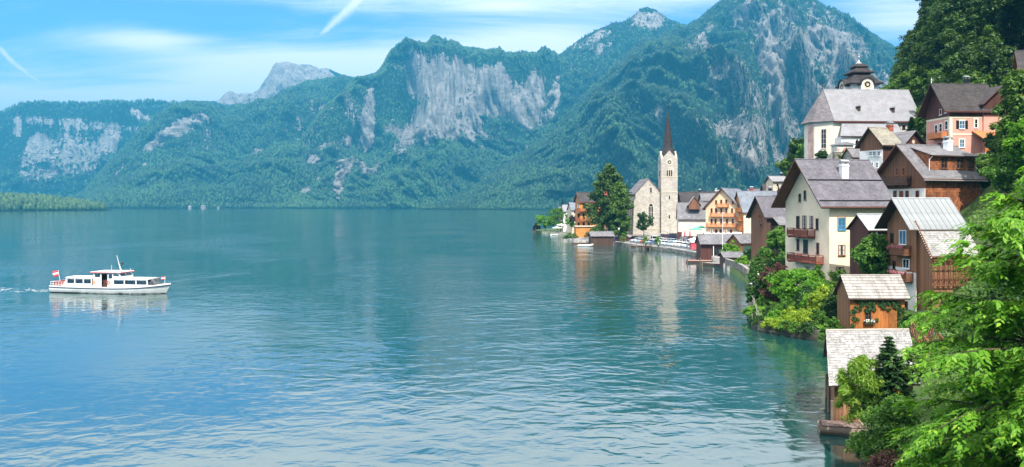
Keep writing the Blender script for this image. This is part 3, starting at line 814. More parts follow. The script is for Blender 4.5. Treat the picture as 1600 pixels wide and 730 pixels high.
# ------------------------------------------------------------------ building helpers
MESHES = {}
WR = random.Random(3)
def cached(key, fn):
    if key not in MESHES: MESHES[key] = fn()
    return MESHES[key]
def obj(name, me, parent, loc=(0, 0, 0), rz=0.0):
    o = bpy.data.objects.new(name, me); COL.objects.link(o)
    if parent is not None: setpar(o, parent)
    o.location = loc; o.rotation_euler = (0, 0, rz)
    return o
def hex_faces(b, pts, mtop, mrest):
    """six-faced block whose upper face has its own material"""
    s = len(b.v); b.v += [tuple(p) for p in pts]
    for k, q in enumerate(((0, 3, 2, 1), (4, 5, 6, 7), (0, 1, 5, 4), (1, 2, 6, 5), (2, 3, 7, 6), (3, 0, 4, 7))):
        b.f.append(tuple(s + i for i in q)); b.mi.append(mtop if k == 1 else mrest)

class House:
    """a gabled house: ridge along local x, front wall on -y, gables at -x (left) and +x (right)"""
    def __init__(s, name, label, cat, corner, th, L, W, z0, zeave, zridge, group=None, anchor='fl'):
        """corner = world xy of the front-left corner"""
        a = radians(th); c = Vector((cos(a), sin(a), 0)); n = Vector((-sin(a), cos(a), 0))
        o = Vector((corner[0], corner[1], z0))
        if anchor == 'fl': o += c * (L / 2) + n * (W / 2)
        elif anchor == 'fr': o += -c * (L / 2) + n * (W / 2)
        s.root = thing(name, label, cat, o, a, group)
        s.M = Matrix.Translation(o) @ Matrix.Rotation(a, 4, 'Z')
        s.L, s.W, s.h, s.rise, s.z0 = L, W, zeave - z0, zridge - zeave, z0
    def walls(s, mats, name='wall', depth=1.5, mi=None):
        b = MB(); W2, L2, h, r = s.W / 2, s.L / 2, s.h, s.rise
        b.prism([(-W2, -depth), (W2, -depth), (W2, h), (0, h + r), (-W2, h)], 'x', -L2, L2)
        if mi:                              # separate material for the two gable faces
            b.mi[0] = mi; b.mi[1] = mi
        s.wall = b.build(name, mats, s.root)
        return s.wall
    def roof(s, top, under, oe=0.8, gl=0.8, gr=0.8, th=0.18, name='roof', flare=0.0):
        b = MB(); W2, L2, h, r = s.W / 2, s.L / 2, s.h, s.rise
        sl = r / W2; e = W2 + oe; ze = h - sl * oe; zr = h + r + 0.02
        for sg in (-1, 1):
            y0, y1 = sg * e, 0.0
            lo = [(-L2 - gl, y0, ze + .02), (L2 + gr, y0, ze + .02), (L2 + gr, y1, zr), (-L2 - gl, y1, zr)]
            hi = [(x, y, z + th * sqrt(1 + sl * sl)) for x, y, z in lo]
            if sg > 0: lo = lo[::-1]; hi = hi[::-1]
            hex_faces(b, lo + hi, 0, 1)
        s.roofo = b.build(name, [top, under], s.root)
        rb = MB(); rb.tube((-L2 - gl, 0, zr + th * 1.15), (L2 + gr, 0, zr + th * 1.15), 0.13, n=6)
        rb.build('ridge_cap', top, s.roofo)
        s.sl, s.ze, s.e, s.gl, s.gr, s.rth = sl, ze, e, gl, gr, th
        return s.roofo
    def gutter(s, m_, side=-1):
        b = MB(); b.tube((-s.L / 2 - s.gl, side * (s.e + .07), s.ze + .03), (s.L / 2 + s.gr, side * (s.e + .07), s.ze + .03), 0.08, n=6)
        return b.build('gutter', m_, s.root)
    def fac(s, which):
        L2, W2 = s.L / 2, s.W / 2
        return {'front': (Vector((0, -W2, 0)), 0.0), 'right': (Vector((L2, 0, 0)), pi / 2), 'left': (Vector((-L2, 0, 0)), -pi / 2), 'back': (Vector((0, W2, 0)), pi)}[which]
    def uv(s, which, px, py):
        O, a = s.fac(which)
        Ow = s.M @ O; u = s.M.to_3x3() @ Vector((cos(a), sin(a), 0)); n = s.M.to_3x3() @ Vector((sin(a), -cos(a), 0))
        ray = Vector(((px - 800) / FOC, 1, -(py - HOR) / FOC)); c0 = Vector((0, 0, CAMZ))
        t_ = (Ow - c0).dot(n) / ray.dot(n); p = c0 + ray * t_
        return (p - Ow).dot(u), p.z - s.z0
    def place(s, which, u, v, off=0.0):
        O, a = s.fac(which)
        return O + Vector((cos(a), sin(a), 0)) * u + Vector((sin(a), -cos(a), 0)) * off + Vector((0, 0, v)), a
    def win(s, which, u, v, w_, h_, **k):
        off = k.pop('off', 0.0); loc, a = s.place(which, u, v, off)
        return window(s.root, loc, a, w_, h_, **k)
    def winp(s, which, px, py, wp, hp, **k):
        u0, v0 = s.uv(which, px - wp / 2, py + hp / 2); u1, v1 = s.uv(which, px + wp / 2, py - hp / 2)
        return s.win(which, (u0 + u1) / 2, (v0 + v1) / 2, abs(u1 - u0), abs(v1 - v0), **k)

def window(parent, loc, a, w_, h_, frame='paint_white', glass='glass_dark', shut=None, nx=2, ny=2, fw=0.08, name='window', arch=False, sill=True, trim=None):
    """a window set on a wall: frame with glazing bars, pane and shutters"""
    w_ = round(w_, 2); h_ = round(h_, 2)
    def fm():
        b = MB(); x, z = w_ / 2, h_ / 2
        b.box((-x, -.07, -z), (-x + fw, .02, z)); b.box((x - fw, -.07, -z), (x, .02, z))
        b.box((-x + fw, -.07, z - fw), (x - fw, .02, z)); b.box((-x + fw, -.07, -z), (x - fw, .02, -z + fw))
        for i in range(1, nx):
            q = -x + w_ * i / nx; b.box((q - fw * .35, -.055, -z + fw), (q + fw * .35, .02, z - fw))
        for i in range(1, ny):
            q = -z + h_ * i / ny; b.box((-x + fw, -.05, q - fw * .3), (x - fw, .02, q + fw * .3))
        if sill: b.box((-x - .06, -.16, -z - .09), (x + .06, .02, -z - .003))
        return b.mesh('window', MAT[frame])
    o = obj(name, cached(('wf', w_, h_, frame, nx, ny, fw, sill), fm), parent, loc, a)
    def pm():
        b = MB(); b.box((-w_ / 2 + fw * .5, -.022, -h_ / 2 + fw * .5), (w_ / 2 - fw * .5, .01, h_ / 2 - fw * .5)); return b.mesh('pane', MAT[glass])
    pn = obj('pane', cached(('wp', w_, h_, glass), pm), o)
    if glass == 'glass_dark' and w_ > .75 and WR.random() < .45:
        def cm():
            b = MB()
            for sg in (-1, 1): b.box((sg * w_ * .28 - w_ * .13, -.026, -h_ / 2 + fw), (sg * w_ * .28 + w_ * .13, -.0225, h_ / 2 - fw))
            return b.mesh('curtain', MAT['curtain'])
        obj('curtain', cached(('wc', w_, h_), cm), o)
    if shut:
        def sm():
            b = MB(); sw = w_ * 0.5
            b.box((-sw / 2, -.06, -h_ / 2), (sw / 2, -.02, h_ / 2))
            for z in (-h_ * .3, 0, h_ * .3): b.box((-sw / 2 + .05, -.075, z - h_ * .09), (sw / 2 - .05, -.06, z + h_ * .09))
            return b.mesh('shutter', MAT[shut])
        for sg in (-1, 1):
            obj('shutter', cached(('ws', w_, h_, shut), sm), o, (sg * (w_ * 0.75 + .01), 0, 0))
    if trim:
        def tm():
            b = MB(); x, z = w_ / 2 + .14, h_ / 2 + .14
            b.box((-x, -.04, h_ / 2 + .003), (x, .02, z + .05)); b.box((-x, -.035, -z), (-w_ / 2 - .003, .02, h_ / 2)); b.box((w_ / 2 + .003, -.035, -z), (x, .02, h_ / 2))
            return b.mesh('window_trim', MAT[trim])
        obj('window_trim', cached(('wt', w_, h_, trim), tm), o)
    return o
def tag_stuff(*a, **k):
    o = leafclump(*a, **k); o['kind'] = 'stuff'; return o
def balcony(parent, loc, a, L, D, mt, rail=1.0, slab=0.18, bal=0.14, sides=(1, 1), name='balcony', boards=False, flowers=None):
    """a timber balcony: floor slab with a railing of posts, rails and balusters"""
    b = MB(); b.box((-L / 2, -D, -slab), (L / 2, 0.0, 0.0))
    for x in np.linspace(-L / 2 + .25, L / 2 - .25, 3): b.box((x - .07, -D + .1, -slab - .16), (x + .07, 0.02, -slab - .002))
    o = obj(name, b.mesh('balcony', mt), parent, loc, a)
    r = MB()
    runs = [((-L / 2 + .05, -D + .05), (L / 2 - .05, -D + .05))]
    if sides[0]: runs.append(((-L / 2 + .05, -D + .05), (-L / 2 + .05, -.05)))
    if sides[1]: runs.append(((L / 2 - .05, -D + .05), (L / 2 - .05, -.05)))
    bl = MB()
    for (p, q) in runs:
        p = Vector((*p, 0)); q = Vector((*q, 0)); ln = (q - p).length; d = (q - p).normalized()
        r.bar(p + Vector((0, 0, rail)), q + Vector((0, 0, rail)), .12, .08); r.bar(p + Vector((0, 0, .12)), q + Vector((0, 0, .12)), .07, .07)
        r.bar(p + Vector((0, 0, rail * .78)), q + Vector((0, 0, rail * .78)), .05, .06)
        for k in range(max(2, int(ln / 1.6) + 1)):
            c = p + d * (ln * k / max(1, int(ln / 1.6))) if ln > 1.6 else (p + d * (ln * k))
            r.bar(c, c + Vector((0, 0, rail - .045)), .1, .1)
        n = int(ln / bal)
        for k in range(n):
            c = p + d * ((k + .5) * ln / n)
            wd = bal * (0.82 if boards else 0.5)
            nrm = d.cross(Vector((0, 0, 1)))
            bl.hexa([tuple(c + d * (i * wd / 2) + nrm * (j * .02) + Vector((0, 0, z))) for z in (.16, rail * .76) for (i, j) in ((-1, -1), (1, -1), (1, 1), (-1, 1))])
    ro = obj('railing', r.mesh('railing', mt), o)
    bo = obj('balusters', bl.mesh('balusters', mt), o)
    tag(bo, kind='stuff')
    if flowers:
        fo = tag_stuff('flower_box', [(Vector((x, -D - .12, rail * .8)), .22) for x in np.linspace(-L / 2 + .3, L / 2 - .3, max(2, int(L / .5)))], 34, (.09, .09), MAT[flowers], o, 3)
    return o
def chimney(parent, x, y, z0, z1, w_, mt, cap='metal_zinc', d_=None):
    d_ = d_ or w_
    b = MB(); b.box((x - w_ / 2, y - d_ / 2, z0), (x + w_ / 2, y + d_ / 2, z1)); b.box((x - w_ / 2 - .07, y - d_ / 2 - .07, z1 - .35), (x + w_ / 2 + .07, y + d_ / 2 + .07, z1 - .2))
    o = b.build('chimney', MAT[mt], parent)
    c = MB()
    for (i, j) in ((-1, -1), (1, -1), (1, 1), (-1, 1)):
        c.box((x + i * (w_ / 2 - .1) - .06, y + j * (d_ / 2 - .1) - .06, z1 + .003), (x + i * (w_ / 2 - .1) + .06, y + j * (d_ / 2 - .1) + .06, z1 + .35))
    c.prism([(y - d_ / 2 - .12, z1 + .35), (y + d_ / 2 + .12, z1 + .35), (y, z1 + .62)], 'x', x - w_ / 2 - .12, x + w_ / 2 + .12)
    c.build('chimney_cap', MAT[cap], o)
    return o

def leaf_quads(c, nrm, tan, ln, wd, fold=0.18):
    """arrays -> verts (n*4,3), faces: pointed leaf-shaped quads"""
    n = len(c)
    nrm = nrm / (np.linalg.norm(nrm, axis=1, keepdims=True) + 1e-9)
    tan = tan - nrm * (tan * nrm).sum(1, keepdims=True); tan = tan / (np.linalg.norm(tan, axis=1, keepdims=True) + 1e-9)
    bt = np.cross(nrm, tan)
    ln = np.broadcast_to(np.asarray(ln, float).reshape(-1, 1), (n, 1)); wd = np.broadcast_to(np.asarray(wd, float).reshape(-1, 1), (n, 1))
    a = c - tan * ln * .5; d = c + tan * ln * .5
    l = c + bt * wd * .5 + nrm * wd * fold - tan * ln * .08; r_ = c - bt * wd * .5 + nrm * wd * fold - tan * ln * .08
    V = np.stack([a, r_, d, l], 1).reshape(-1, 3)
    Fc = np.arange(n * 4).reshape(n, 4)
    return V, Fc
def clump_leaves(cl, per, size, rng, shell=0.45, up=0.5, droop=0.25, flat=1.0):
    C = np.array([tuple(c) for c, r in cl]); R = np.array([r for c, r in cl])
    n = len(C) * per
    d = rng.normal(size=(n, 3)); d /= np.linalg.norm(d, axis=1, keepdims=True)
    rad = rng.uniform(0, 1, (n, 1)) ** shell
    off = d * rad * np.repeat(R, per)[:, None]; off[:, 2] *= flat
    c = np.repeat(C, per, 0) + off
    nr = d * 0.55 + np.array([0, 0, up]) + rng.normal(size=(n, 3)) * 0.45
    tn = rng.normal(size=(n, 3)) + d * 0.8 - np.array([0, 0, droop * 3])
    s = rng.uniform(0.65, 1.25, n)
    return leaf_quads(c, nr, tn, s * size[0], s * size[1])
def leafclump(name, cl, per, size, m_, parent=None, seed=1, **k):
    V, Fc = clump_leaves(cl, per, size, np.random.default_rng(seed), **k)
    return np_mesh(name, V, Fc, m_, parent)

def balp(h, fac, px0, px1, pyf, D, mt, **k):
    u0, v0 = h.uv(fac, px0, pyf); u1, v1 = h.uv(fac, px1, pyf)
    loc, a = h.place(fac, (u0 + u1) / 2, (v0 + v1) / 2)
    return balcony(h.root, loc, a, abs(u1 - u0), D, MAT[mt], **k)
plain('trim_tan', (0.48, 0.30, 0.14), 0.8, 0.15, 2.0)
plain('fresco', (0.62, 0.40, 0.33), 0.9, 0.25, 0.6)

# ------------------------------------------------------------------ the cream house
h = House('cream_house', 'tall cream plastered house with steep violet slate roof and two red-brown balconies', 'house', (PX(1296, 110), 110), 12.5, 9.8, 11.0, 3.2, 15.4, 21.3)
h.walls(MAT['plaster_cream'])
h.roof(MAT['slate_violet'], MAT['wood_soffit'], oe=0.85, gl=1.9, gr=0.5)
h.gutter(MAT['metal_dark'])
for f in (0.47, 0.90):                     # snow guards along the front slope
    b = MB(); y = -h.e * f; z = h.h + h.rise - h.sl * abs(y) + .32
    b.box((-h.L / 2 - 1.7, y - .03, z), (h.L / 2 + .4, y + .03, z + .16))
    for x in np.arange(-h.L / 2 - 1.5, h.L / 2 + .4, .9): b.bar((x, y + .02, z - .12), (x, y + .02, z + .14), .05, .04)
    b.build('snow_guard', MAT['metal_dark'], h.root)
u, _ = h.uv('front', 1341, 300)
chimney(h.root, u, -2.3, h.h + h.rise - 3.3, 17.6, 1.05, 'paint_white', d_=0.8)
for (px, py) in ((1315, 350), (1345, 350)):
    h.winp('front', px, py, 11.5, 19, frame='paint_blue', glass='glass_blue', nx=2, ny=3, trim='trim_tan')
h.winp('front', 1315, 391, 11, 17, frame='wood_brown', glass='glass_dark', nx=2, ny=2)
h.winp('front', 1346, 391, 11, 17, frame='wood_brown', glass='glass_dark', nx=2, ny=2)
h.winp('front', 1312, 426, 12, 18, frame='wood_brown', glass='glass_dark', nx=2, ny=2)
h.winp('front', 1344, 424, 11, 16, frame='wood_brown', glass='glass_dark', nx=2, ny=2)
for (px, py, w_, hh) in ((1250, 309, 4, 13), (1258, 305, 4, 15)):
    h.winp('left', px, py, w_, hh, frame='wood_greybrown', nx=1, ny=2)
for (px, py, w_, hh) in ((1247, 347, 5, 19), (1257, 347, 6, 20), (1268, 347, 5, 19), (1277, 350, 4, 17), (1247, 382, 4, 17), (1259, 385, 7, 20), (1278, 388, 4, 17)):
    h.winp('left', px, py, w_, hh, frame='wood_darkred', glass='glass_dark', nx=1, ny=3)
h.winp('left', 1277, 425, 5, 14, frame='wood_brown', nx=1, ny=2)
h.winp('left', 1262, 425, 6, 16, frame='wood_brown', nx=1, ny=2)
balp(h, 'left', 1241, 1274, 368, 1.25, 'wood_redbrown')
o = balp(h, 'left', 1241, 1287, 408, 1.25, 'wood_redbrown')
tag_stuff('flower_box', [(Vector((x, -1.35, .95)), .18) for x in (-.6, -.2, .2)], 40, (.1, .1), MAT['flower_red'], o, 8)
b = MB(); u, v = h.uv('front', 1381, 335); b.tube((u, -h.W / 2 - .1, -1), (u, -h.W / 2 - .1, h.h - 1.1), .06); b.tube((u, -h.W / 2 - .1, h.h - 1.1), (u, -h.e - .06, h.ze), .06)
b.build('downpipe', MAT['metal_dark'], h.root)
CREAM = h

# ------------------------------------------------------------------ dark-red plank annex between cream house and brown chalet
h = House('timber_annex', 'dark red plank annex with pale sheet roof squeezed between cream house and brown chalet', 'annex', (PX(1357, 101), 101), 6, 3.2, 4.5, 4.0, 12.0, 13.6)
h.walls(MAT['boards_darkred'])
h.roof(MAT['metal_zinc'], MAT['wood_dark'], oe=0.5, gl=0.3, gr=0.2, th=0.1)
b = MB(); u, v = h.uv('front', 1369, 360); b.box((u - .1, -h.W / 2 - .2, 4.6), (u + .1, -h.W / 2 - .003, h.h - .4)); b.build('corner_post', MAT['paint_white'], h.root)
for k, u in enumerate(np.linspace(-1.35, 1.35, 9)):
    b = MB(); b.box((u - .13, -h.W / 2 - .05, .5), (u + .13, -h.W / 2 - .004, h.h - .55)); b.build('plank', MAT['wood_darkred'], h.root)

# ------------------------------------------------------------------ shingled house above it
h = House('shingle_house', 'dark timber house with shingled side wall, long dormer and white lower storey', 'house', (PX(1446, 117), 117), 20, 10.8, 8.8, 12.4, 19.3, 23.9)
h.walls([MAT['wall_shingle'], MAT['boards_brown']], mi=1)
b = MB(); b.box((-h.L / 2 - .06, -h.W / 2 + .003, -1.4), (-h.L / 2 - .003, h.W / 2 - .003, 5.0)); b.build('white_storey', MAT['plaster_white'], h.root)
h.roof(MAT['slate_grey'], MAT['wood_soffit'], oe=0.75, gl=1.1, gr=0.6)
h.gutter(MAT['metal_zinc'])
for px in (1399, 1409, 1418, 1434):
    h.winp('left', px, 306, 5.2, 16, frame='wood_brown', nx=2, ny=3, off=.06) if px != 1409 else h.winp('left', px, 307, 6, 17, frame='wood_brown', glass='wood_brown', nx=1, ny=2, off=.06)
for px in (1402, 1412):
    h.winp('left', px, 268, 4.5, 12, frame='wood_orange', nx=1, ny=2)
balp(h, 'left', 1383, 1424, 288, 1.0, 'wood_dark', rail=1.15, boards=True)
# long shed dormer on the front slope
b = MB(); zb, zt = h.h + .75, h.h + 3.35; yf = -h.W / 2 + .55
b.hexa([(-3.9, yf, zb - 1.0), (h.L / 2 - .35, yf, zb - 1.0), (h.L / 2 - .35, -.6, zb), (-3.9, -.6, zb), (-3.9, yf, zt - .35), (h.L / 2 - .35, yf, zt - .35), (h.L / 2 - .35, -.6, zt + .75), (-3.9, -.6, zt + .75)])
dm = b.build('dormer', MAT['wall_shingle'], h.root)
b = MB(); lo = [(-4.2, yf - .6, zt - .50), (h.L / 2, yf - .6, zt - .50), (h.L / 2, -.1, zt + 1.02), (-4.2, -.1, zt + 1.02)]
hex_faces(b, lo + [(x, y, z + .16) for x, y, z in lo], 0, 1); b.build('dormer_roof', [MAT['slate_grey'], MAT['wood_dark']], dm)
for u in (-1.2, 1.9, 4.2):
    window(dm, (u, yf, zb + 1.1), 0.0, 1.25, 1.45, frame='wood_brown', nx=2, ny=2)
b = MB(); b.path([(-4.0, yf - .5, zt - .55), (-4.15, yf - .1, zt - 1.0), (-4.1, yf - .05, zb - .2), (-3.9, -h.W / 2 - .2, h.h - .5)], .06, .06); b.build('downpipe', MAT['paint_white'], h.root)
chimney(h.root, 2.6, -1.2, h.h + h.rise - 1.6, h.h + h.rise + 1.0, .95, 'paint_white')

# ------------------------------------------------------------------ brown chalet with the standing-seam roof
h = House('brown_chalet', 'brown boarded chalet with pale standing-seam metal roof above the vine-covered shed', 'house', (PX(1432, 91.5), 91.5), 4, 5.4, 6.2, 2.6, 12.7, 15.6)
h.walls([MAT['boards_tan'], MAT['boards_tan']])
h.roof(MAT['metal_zinc'], MAT['wood_dark'], oe=0.75, gl=1.25, gr=0.5, th=0.10)
# standing-seam sheets, one by one, on the front slope
n = 11; x0, x1 = -h.L / 2 - h.gl, h.L / 2 + h.gr; wd = (x1 - x0) / n
def sheet():
    b = MB(); c = 1 / sqrt(1 + h.sl ** 2); Ls = h.e / c
    b.box((-wd / 2 + .012, 0, 0), (wd / 2 - .012, Ls, .03)); b.box((wd / 2 - .03, 0, .03), (wd / 2 + .01, Ls, .085)); return b.mesh('roof_sheet', MAT['sheet_metal'])
plain('sheet_metal', (0.27, 0.285, 0.29), 0.5, 0.14, 0.8, 0.0, rand=0.07)
sm_ = sheet()
for i in range(n):
    o = obj('roof_sheet', sm_, h.roofo); o.location = (x0 + (i + .5) * wd, -h.e, h.ze + .02 + .10 * sqrt(1 + h.sl ** 2) + .012); o.rotation_euler = (math.atan(h.sl), 0, 0)
# white storey below, door and windows of the gable
b = MB(); b.box((-h.L / 2 - .07, -h.W / 2 + 1.9, -1.4), (-h.L / 2 - .003, h.W / 2 + .05, 5.0)); b.build('white_storey', MAT['plaster_white'], h.root)
b = MB(); b.box((-h.L / 2 - .06, -h.W / 2 + .01, -1.4), (-h.L / 2 - .003, -h.W / 2 + 1.88, 4.6)); b.build('white_storey', MAT['plaster_white'], h.root)
h.winp('left', 1411, 371, 11, 22, frame='paint_white', glass='glass_blue', nx=2, ny=1)
h.winp('left', 1394, 372, 5, 16, frame='wood_dark', nx=1, ny=2)
h.winp('left', 1416, 336, 5, 10, frame='wood_dark', nx=1, ny=1)
h.winp('left', 1398, 414, 4, 13, off=.07, frame='wood_dark', nx=1, ny=1)
h.winp('left', 1417, 412, 10, 14, off=.07, frame='paint_white', nx=2, ny=1)
h.winp('left', 1416, 480, 7, 18, off=.07, frame='wood_brown', nx=1, ny=2)
balp(h, 'left', 1400, 1424, 396, .9, 'wood_brown', boards=True, flowers='flower_pink')
balp(h, 'left', 1400, 1428, 436, 1.0, 'wood_brown', boards=True, flowers='flower_pink')
tag_stuff('flower_box', [(Vector((-h.L / 2 - .25, h.W / 2 - .6, 7.2)), .22)], 60, (.12, .1), MAT['flower_pink'], h.root, 4)
# lean-to roof of wooden shingles in front
b = MB(); xl, xr = -h.L / 2 - .05, h.L / 2 + .3; yt, yb = -h.W / 2 - .15, -h.W / 2 - 3.1; zt_, zb_ = 9.85, 6.55
lo = [(xl, yb, zb_), (xr, yb, zb_), (xr, yt, zt_), (xl, yt, zt_)]
hex_faces(b, lo + [(x, y, z + .12) for x, y, z in lo], 0, 1)
lean = b.build('lean_to_roof', [MAT['wood_grey'], MAT['wood_brown']], h.root)
def shingle_rows(name, parent, origin, along, downv, nrm, L, D, rows, wmean, mt, seed=1, lift=.03):
    """overlapping wooden shingles on a slope, one joined mesh"""
    r = random.Random(seed); b = MB(); o_ = Vector(origin); a = Vector(along).normalized(); d = Vector(downv).normalized(); n_ = Vector(nrm).normalized()
    hgt = D / rows
    for k in range(rows):
        x = -r.uniform(0, wmean)
        while x < L:
            wd_ = wmean * r.uniform(.6, 1.4); x0 = max(0, x); x1 = min(L, x + wd_ - .015)
            if x1 - x0 > .03:
                s0 = k * hgt - hgt * .25 if k else 0.0; s1 = (k + 1) * hgt + r.uniform(-.03, .03)
                t0 = lift * .2; t1 = lift * (1.0 + r.uniform(-.25, .5))
                pb = [o_ + a * x0 + d * s0 + n_ * .002, o_ + a * x1 + d * s0 + n_ * .002, o_ + a * x1 + d * s1 + n_ * (t1 - lift * .6), o_ + a * x0 + d * s1 + n_ * (t1 - lift * .6)]
                pt_ = [o_ + a * x0 + d * s0 + n_ * t0, o_ + a * x1 + d * s0 + n_ * t0, o_ + a * x1 + d * s1 + n_ * t1, o_ + a * x0 + d * s1 + n_ * t1]
                b.hexa([tuple(q) for q in pb + pt_])
            x += wd_
    ob = b.build(name, mt, parent); tag(ob, kind='stuff'); return ob
dv = Vector((0, yb - yt, zb_ - zt_)); nv_ = Vector((0, -(zt_ - zb_), -(yb - yt))).normalized(); nv_ = nv_ if nv_.z > 0 else -nv_
shingle_rows('shingles', lean, (xl, yt, zt_ + .12 + .04), (1, 0, 0), dv, nv_, xr - xl, dv.length, 15, .26, MAT['shingle_piece'], 3, .04)
b = MB()
b.bar((xl - .08, yt + .25, zt_ + .65), (xl - .08, yb - .1, zb_ - .1), .09, .34)
b.build('verge_board', MAT['wood_brown'], lean)
lb = MB()                                     # the string of little bulbs along the verge
for k in range(17):
    f = k / 16; lb.lathe([(0, -.06), (.05, -.03), (.05, .03), (0, .06)], (xl - .17, yt + .2 + (yb - yt - .3) * f, zt_ + .7 + (zb_ - zt_ - .7) * f), 6)
tag(lb.build('light_bulbs', MAT['paint_white'], lean), kind='stuff')
b = MB(); b.prism([(yb + .5, 0.2), (yt + .14, 0.2), (yt + .14, zt_ - .05), (yb + .5, zb_ + .5)], 'x', xl + .35, xr - .4); b.build('lean_to_wall', MAT['boards_tan'], h.root)
# lattice loggia under the lean-to
lt = MB()
yl = yb + .1
for k in range(8): lt.box((xl + .3 + k * .62, yl, 3.4), (xl + .4 + k * .62, yl + .1, zb_ + .1))
for z in (3.4, 4.4, 5.4, 6.2): lt.box((xl + .2, yl - .02, z), (xr - .5, yl + .07, z + .1))
for k in range(7):
    x = xl + .35 + k * .62; lt.bar((x, yl + .02, 3.5), (x + .62, yl + .02, 4.4), .06, .06); lt.bar((x + .62, yl + .07, 3.5), (x, yl + .07, 4.4), .06, .06)
lt.build('lattice', MAT['wood_brown'], h.root)
CHALET = h
# flight of wooden steps with a crossed-lath railing, below the chalet
a0, a1 = P(1436, 507, 80), P(1470, 548, 71)
st_ = thing('wooden_stairs', 'brown outdoor wooden stairs with lattice railing descending beside the white-roofed boathouse', 'stairs', (a1.x, a1.y, 0))
dv = a0 - a1
n = 14
tread = MB(); tread.box((-.1, -.7, -.03), (.24, .7, .03)); tm = tread.mesh('step', MAT['wood_brown'])
ang = atan2(dv.y, dv.x)
for k in range(n):
    p = dv * (k / n); o = obj('step', tm, st_, (p.x, p.y, a1.z - .7 + p.z), ang)
side = Vector((-sin(ang), cos(ang), 0)) * .75
for sg in (-1, 1):
    b = MB(); p0 = Vector((0, 0, a1.z - .8)) + side * sg; p1 = p0 + dv
    b.bar(p0, p1, .08, .3)
    b.bar(p0 + Vector((0, 0, 1.2)), p1 + Vector((0, 0, 1.2)), .1, .1)
    for k in range(9):
        q = p0 + dv * (k / 8); b.bar(q, q + Vector((0, 0, 1.2)), .08, .08)
    for k in range(12):
        q0 = p0 + dv * (k / 12); q1 = p0 + dv * ((k + 1) / 12)
        b.bar(q0 + Vector((0, 0, .2)), q1 + Vector((0, 0, 1.1)), .05, .05); b.bar(q0 + Vector((0, 0, 1.1)), q1 + Vector((0, 0, .2)), .05, .05)
    b.build('railing', MAT['wood_brown'], st_)
# blue cloth hung by the stairs
b = MB(); q = P(1462, 535, 78); pts = []
for i in range(7):
    for j in range(8): pts.append((q.x - .35 + i * .12, q.y + .08 * sin(i * 1.7 + j * .3), q.z - .9 + j * .26))
cl = np_mesh('blue_cloth', np.array(pts), grid_faces(7, 8), plain('cloth_blue', (0.16, 0.34, 0.60), 0.9, 0.2, 2.0))
so_ = cl.modifiers.new('thickness', 'SOLIDIFY'); so_.thickness = .02
tag(cl, 'pale blue cloth hanging beside the wooden stairs under the green tree', 'cloth')

# ------------------------------------------------------------------ vine-covered shed
h = House('garden_shed', 'small orange plank shed with grey board roof, climbing vine and flower box', 'shed', (PX(1328, 87.6), 87.6), 0, 6.0, 3.4, 0.9, 5.2, 7.0)
h.walls(MAT['boards_tan'], depth=.8)
h.roof(MAT['wood_grey'], MAT['wood_dark'], oe=0.55, gl=0.35, gr=0.35, th=0.08)
r = random.Random(5); Ls = h.e * sqrt(1 + h.sl ** 2); rows = 8; x0, x1 = -h.L / 2 - .35, h.L / 2 + .35
for k in range(rows):
    x = x0 + r.uniform(-.5, 0)
    while x < x1:
        wd = r.uniform(.42, .8); a_, c_ = max(x, x0), min(x + wd - .02, x1)
        if c_ - a_ > .08:
            b = MB(); lift_ = r.uniform(0, .025); hr = Ls / rows
            b.hexa([(a_, 0, 0), (c_, 0, 0), (c_, hr * 1.22, 0.0), (a_, hr * 1.22, 0.0), (a_, 0, .055 + lift_), (c_, 0, .055 + lift_), (c_, hr * 1.22, .02), (a_, hr * 1.22, .02)])
            o = b.build('roof_board', MAT['roof_board'], h.roofo)
            s_ = (rows - 1 - k) * hr; o.location = (0, -h.e + s_ / sqrt(1 + h.sl ** 2), h.ze + .12 + s_ * h.sl / sqrt(1 + h.sl ** 2) + .03); o.rotation_euler = (math.atan(h.sl) - .02, 0, 0)
        x += wd
u = -h.L / 2 + .02; W2 = h.W / 2
while u < h.L / 2 - .1:
    wd = r.uniform(.24, .34); b = MB(); b.box((u, -W2 - .05 - r.uniform(0, .015), -.6), (min(u + wd - .018, h.L / 2), -W2 - .004, h.h - .3)); b.build('plank', MAT['wood_orange'], h.root); u += wd
o = h.winp('front', 1356, 493, 10, 22, off=.07, frame='wood_dark', glass='glass_dark', nx=2, ny=2, fw=.1)
u, v = h.uv('front', 1357, 503)
b = MB(); b.box((u - .55, -W2 - .42, v - .22), (u + .55, -W2 - .08, v)); fb = b.build('flower_box', MAT['wood_dark'], h.root)
tag_stuff('blossoms', [(Vector((u + x, -W2 - .3, v + .12)), .22) for x in (-.4, -.1, .2, .45)], 60, (.11, .11), MAT['flower_white'], fb, 8)
tag_stuff('leaves', [(Vector((u + x, -W2 - .3, v + .02)), .25) for x in (-.4, -.1, .2, .45)], 60, (.14, .10), leafmat('box_leaf', (.03, .10, .015), (.08, .2, .03)), fb, 9)
u, v = h.uv('front', 1389, 503)
b = MB(); M_ = Matrix.Translation((u - .05, -W2 - .08, 0)) @ Matrix.Rotation(radians(-62), 4, 'Z'); b.box((0, -.03, -.2), (.95, .03, 2.55), 0, M_); b.box((.75, -.06, 1.1), (.85, -.03, 1.2), 0, M_)
b.build('open_door', plain('door_orange', (0.50, 0.19, 0.05), 0.6, 0.15, 2.0), h.root)
b = MB(); b.box((u - .02, -W2 - .058, -.2), (u + .85, -W2 - .052, 2.5)); b.build('doorway', MAT['wood_dark'], h.root)  # dark sheet on the unbroken wall, painting in the shaded doorway
SHED = h

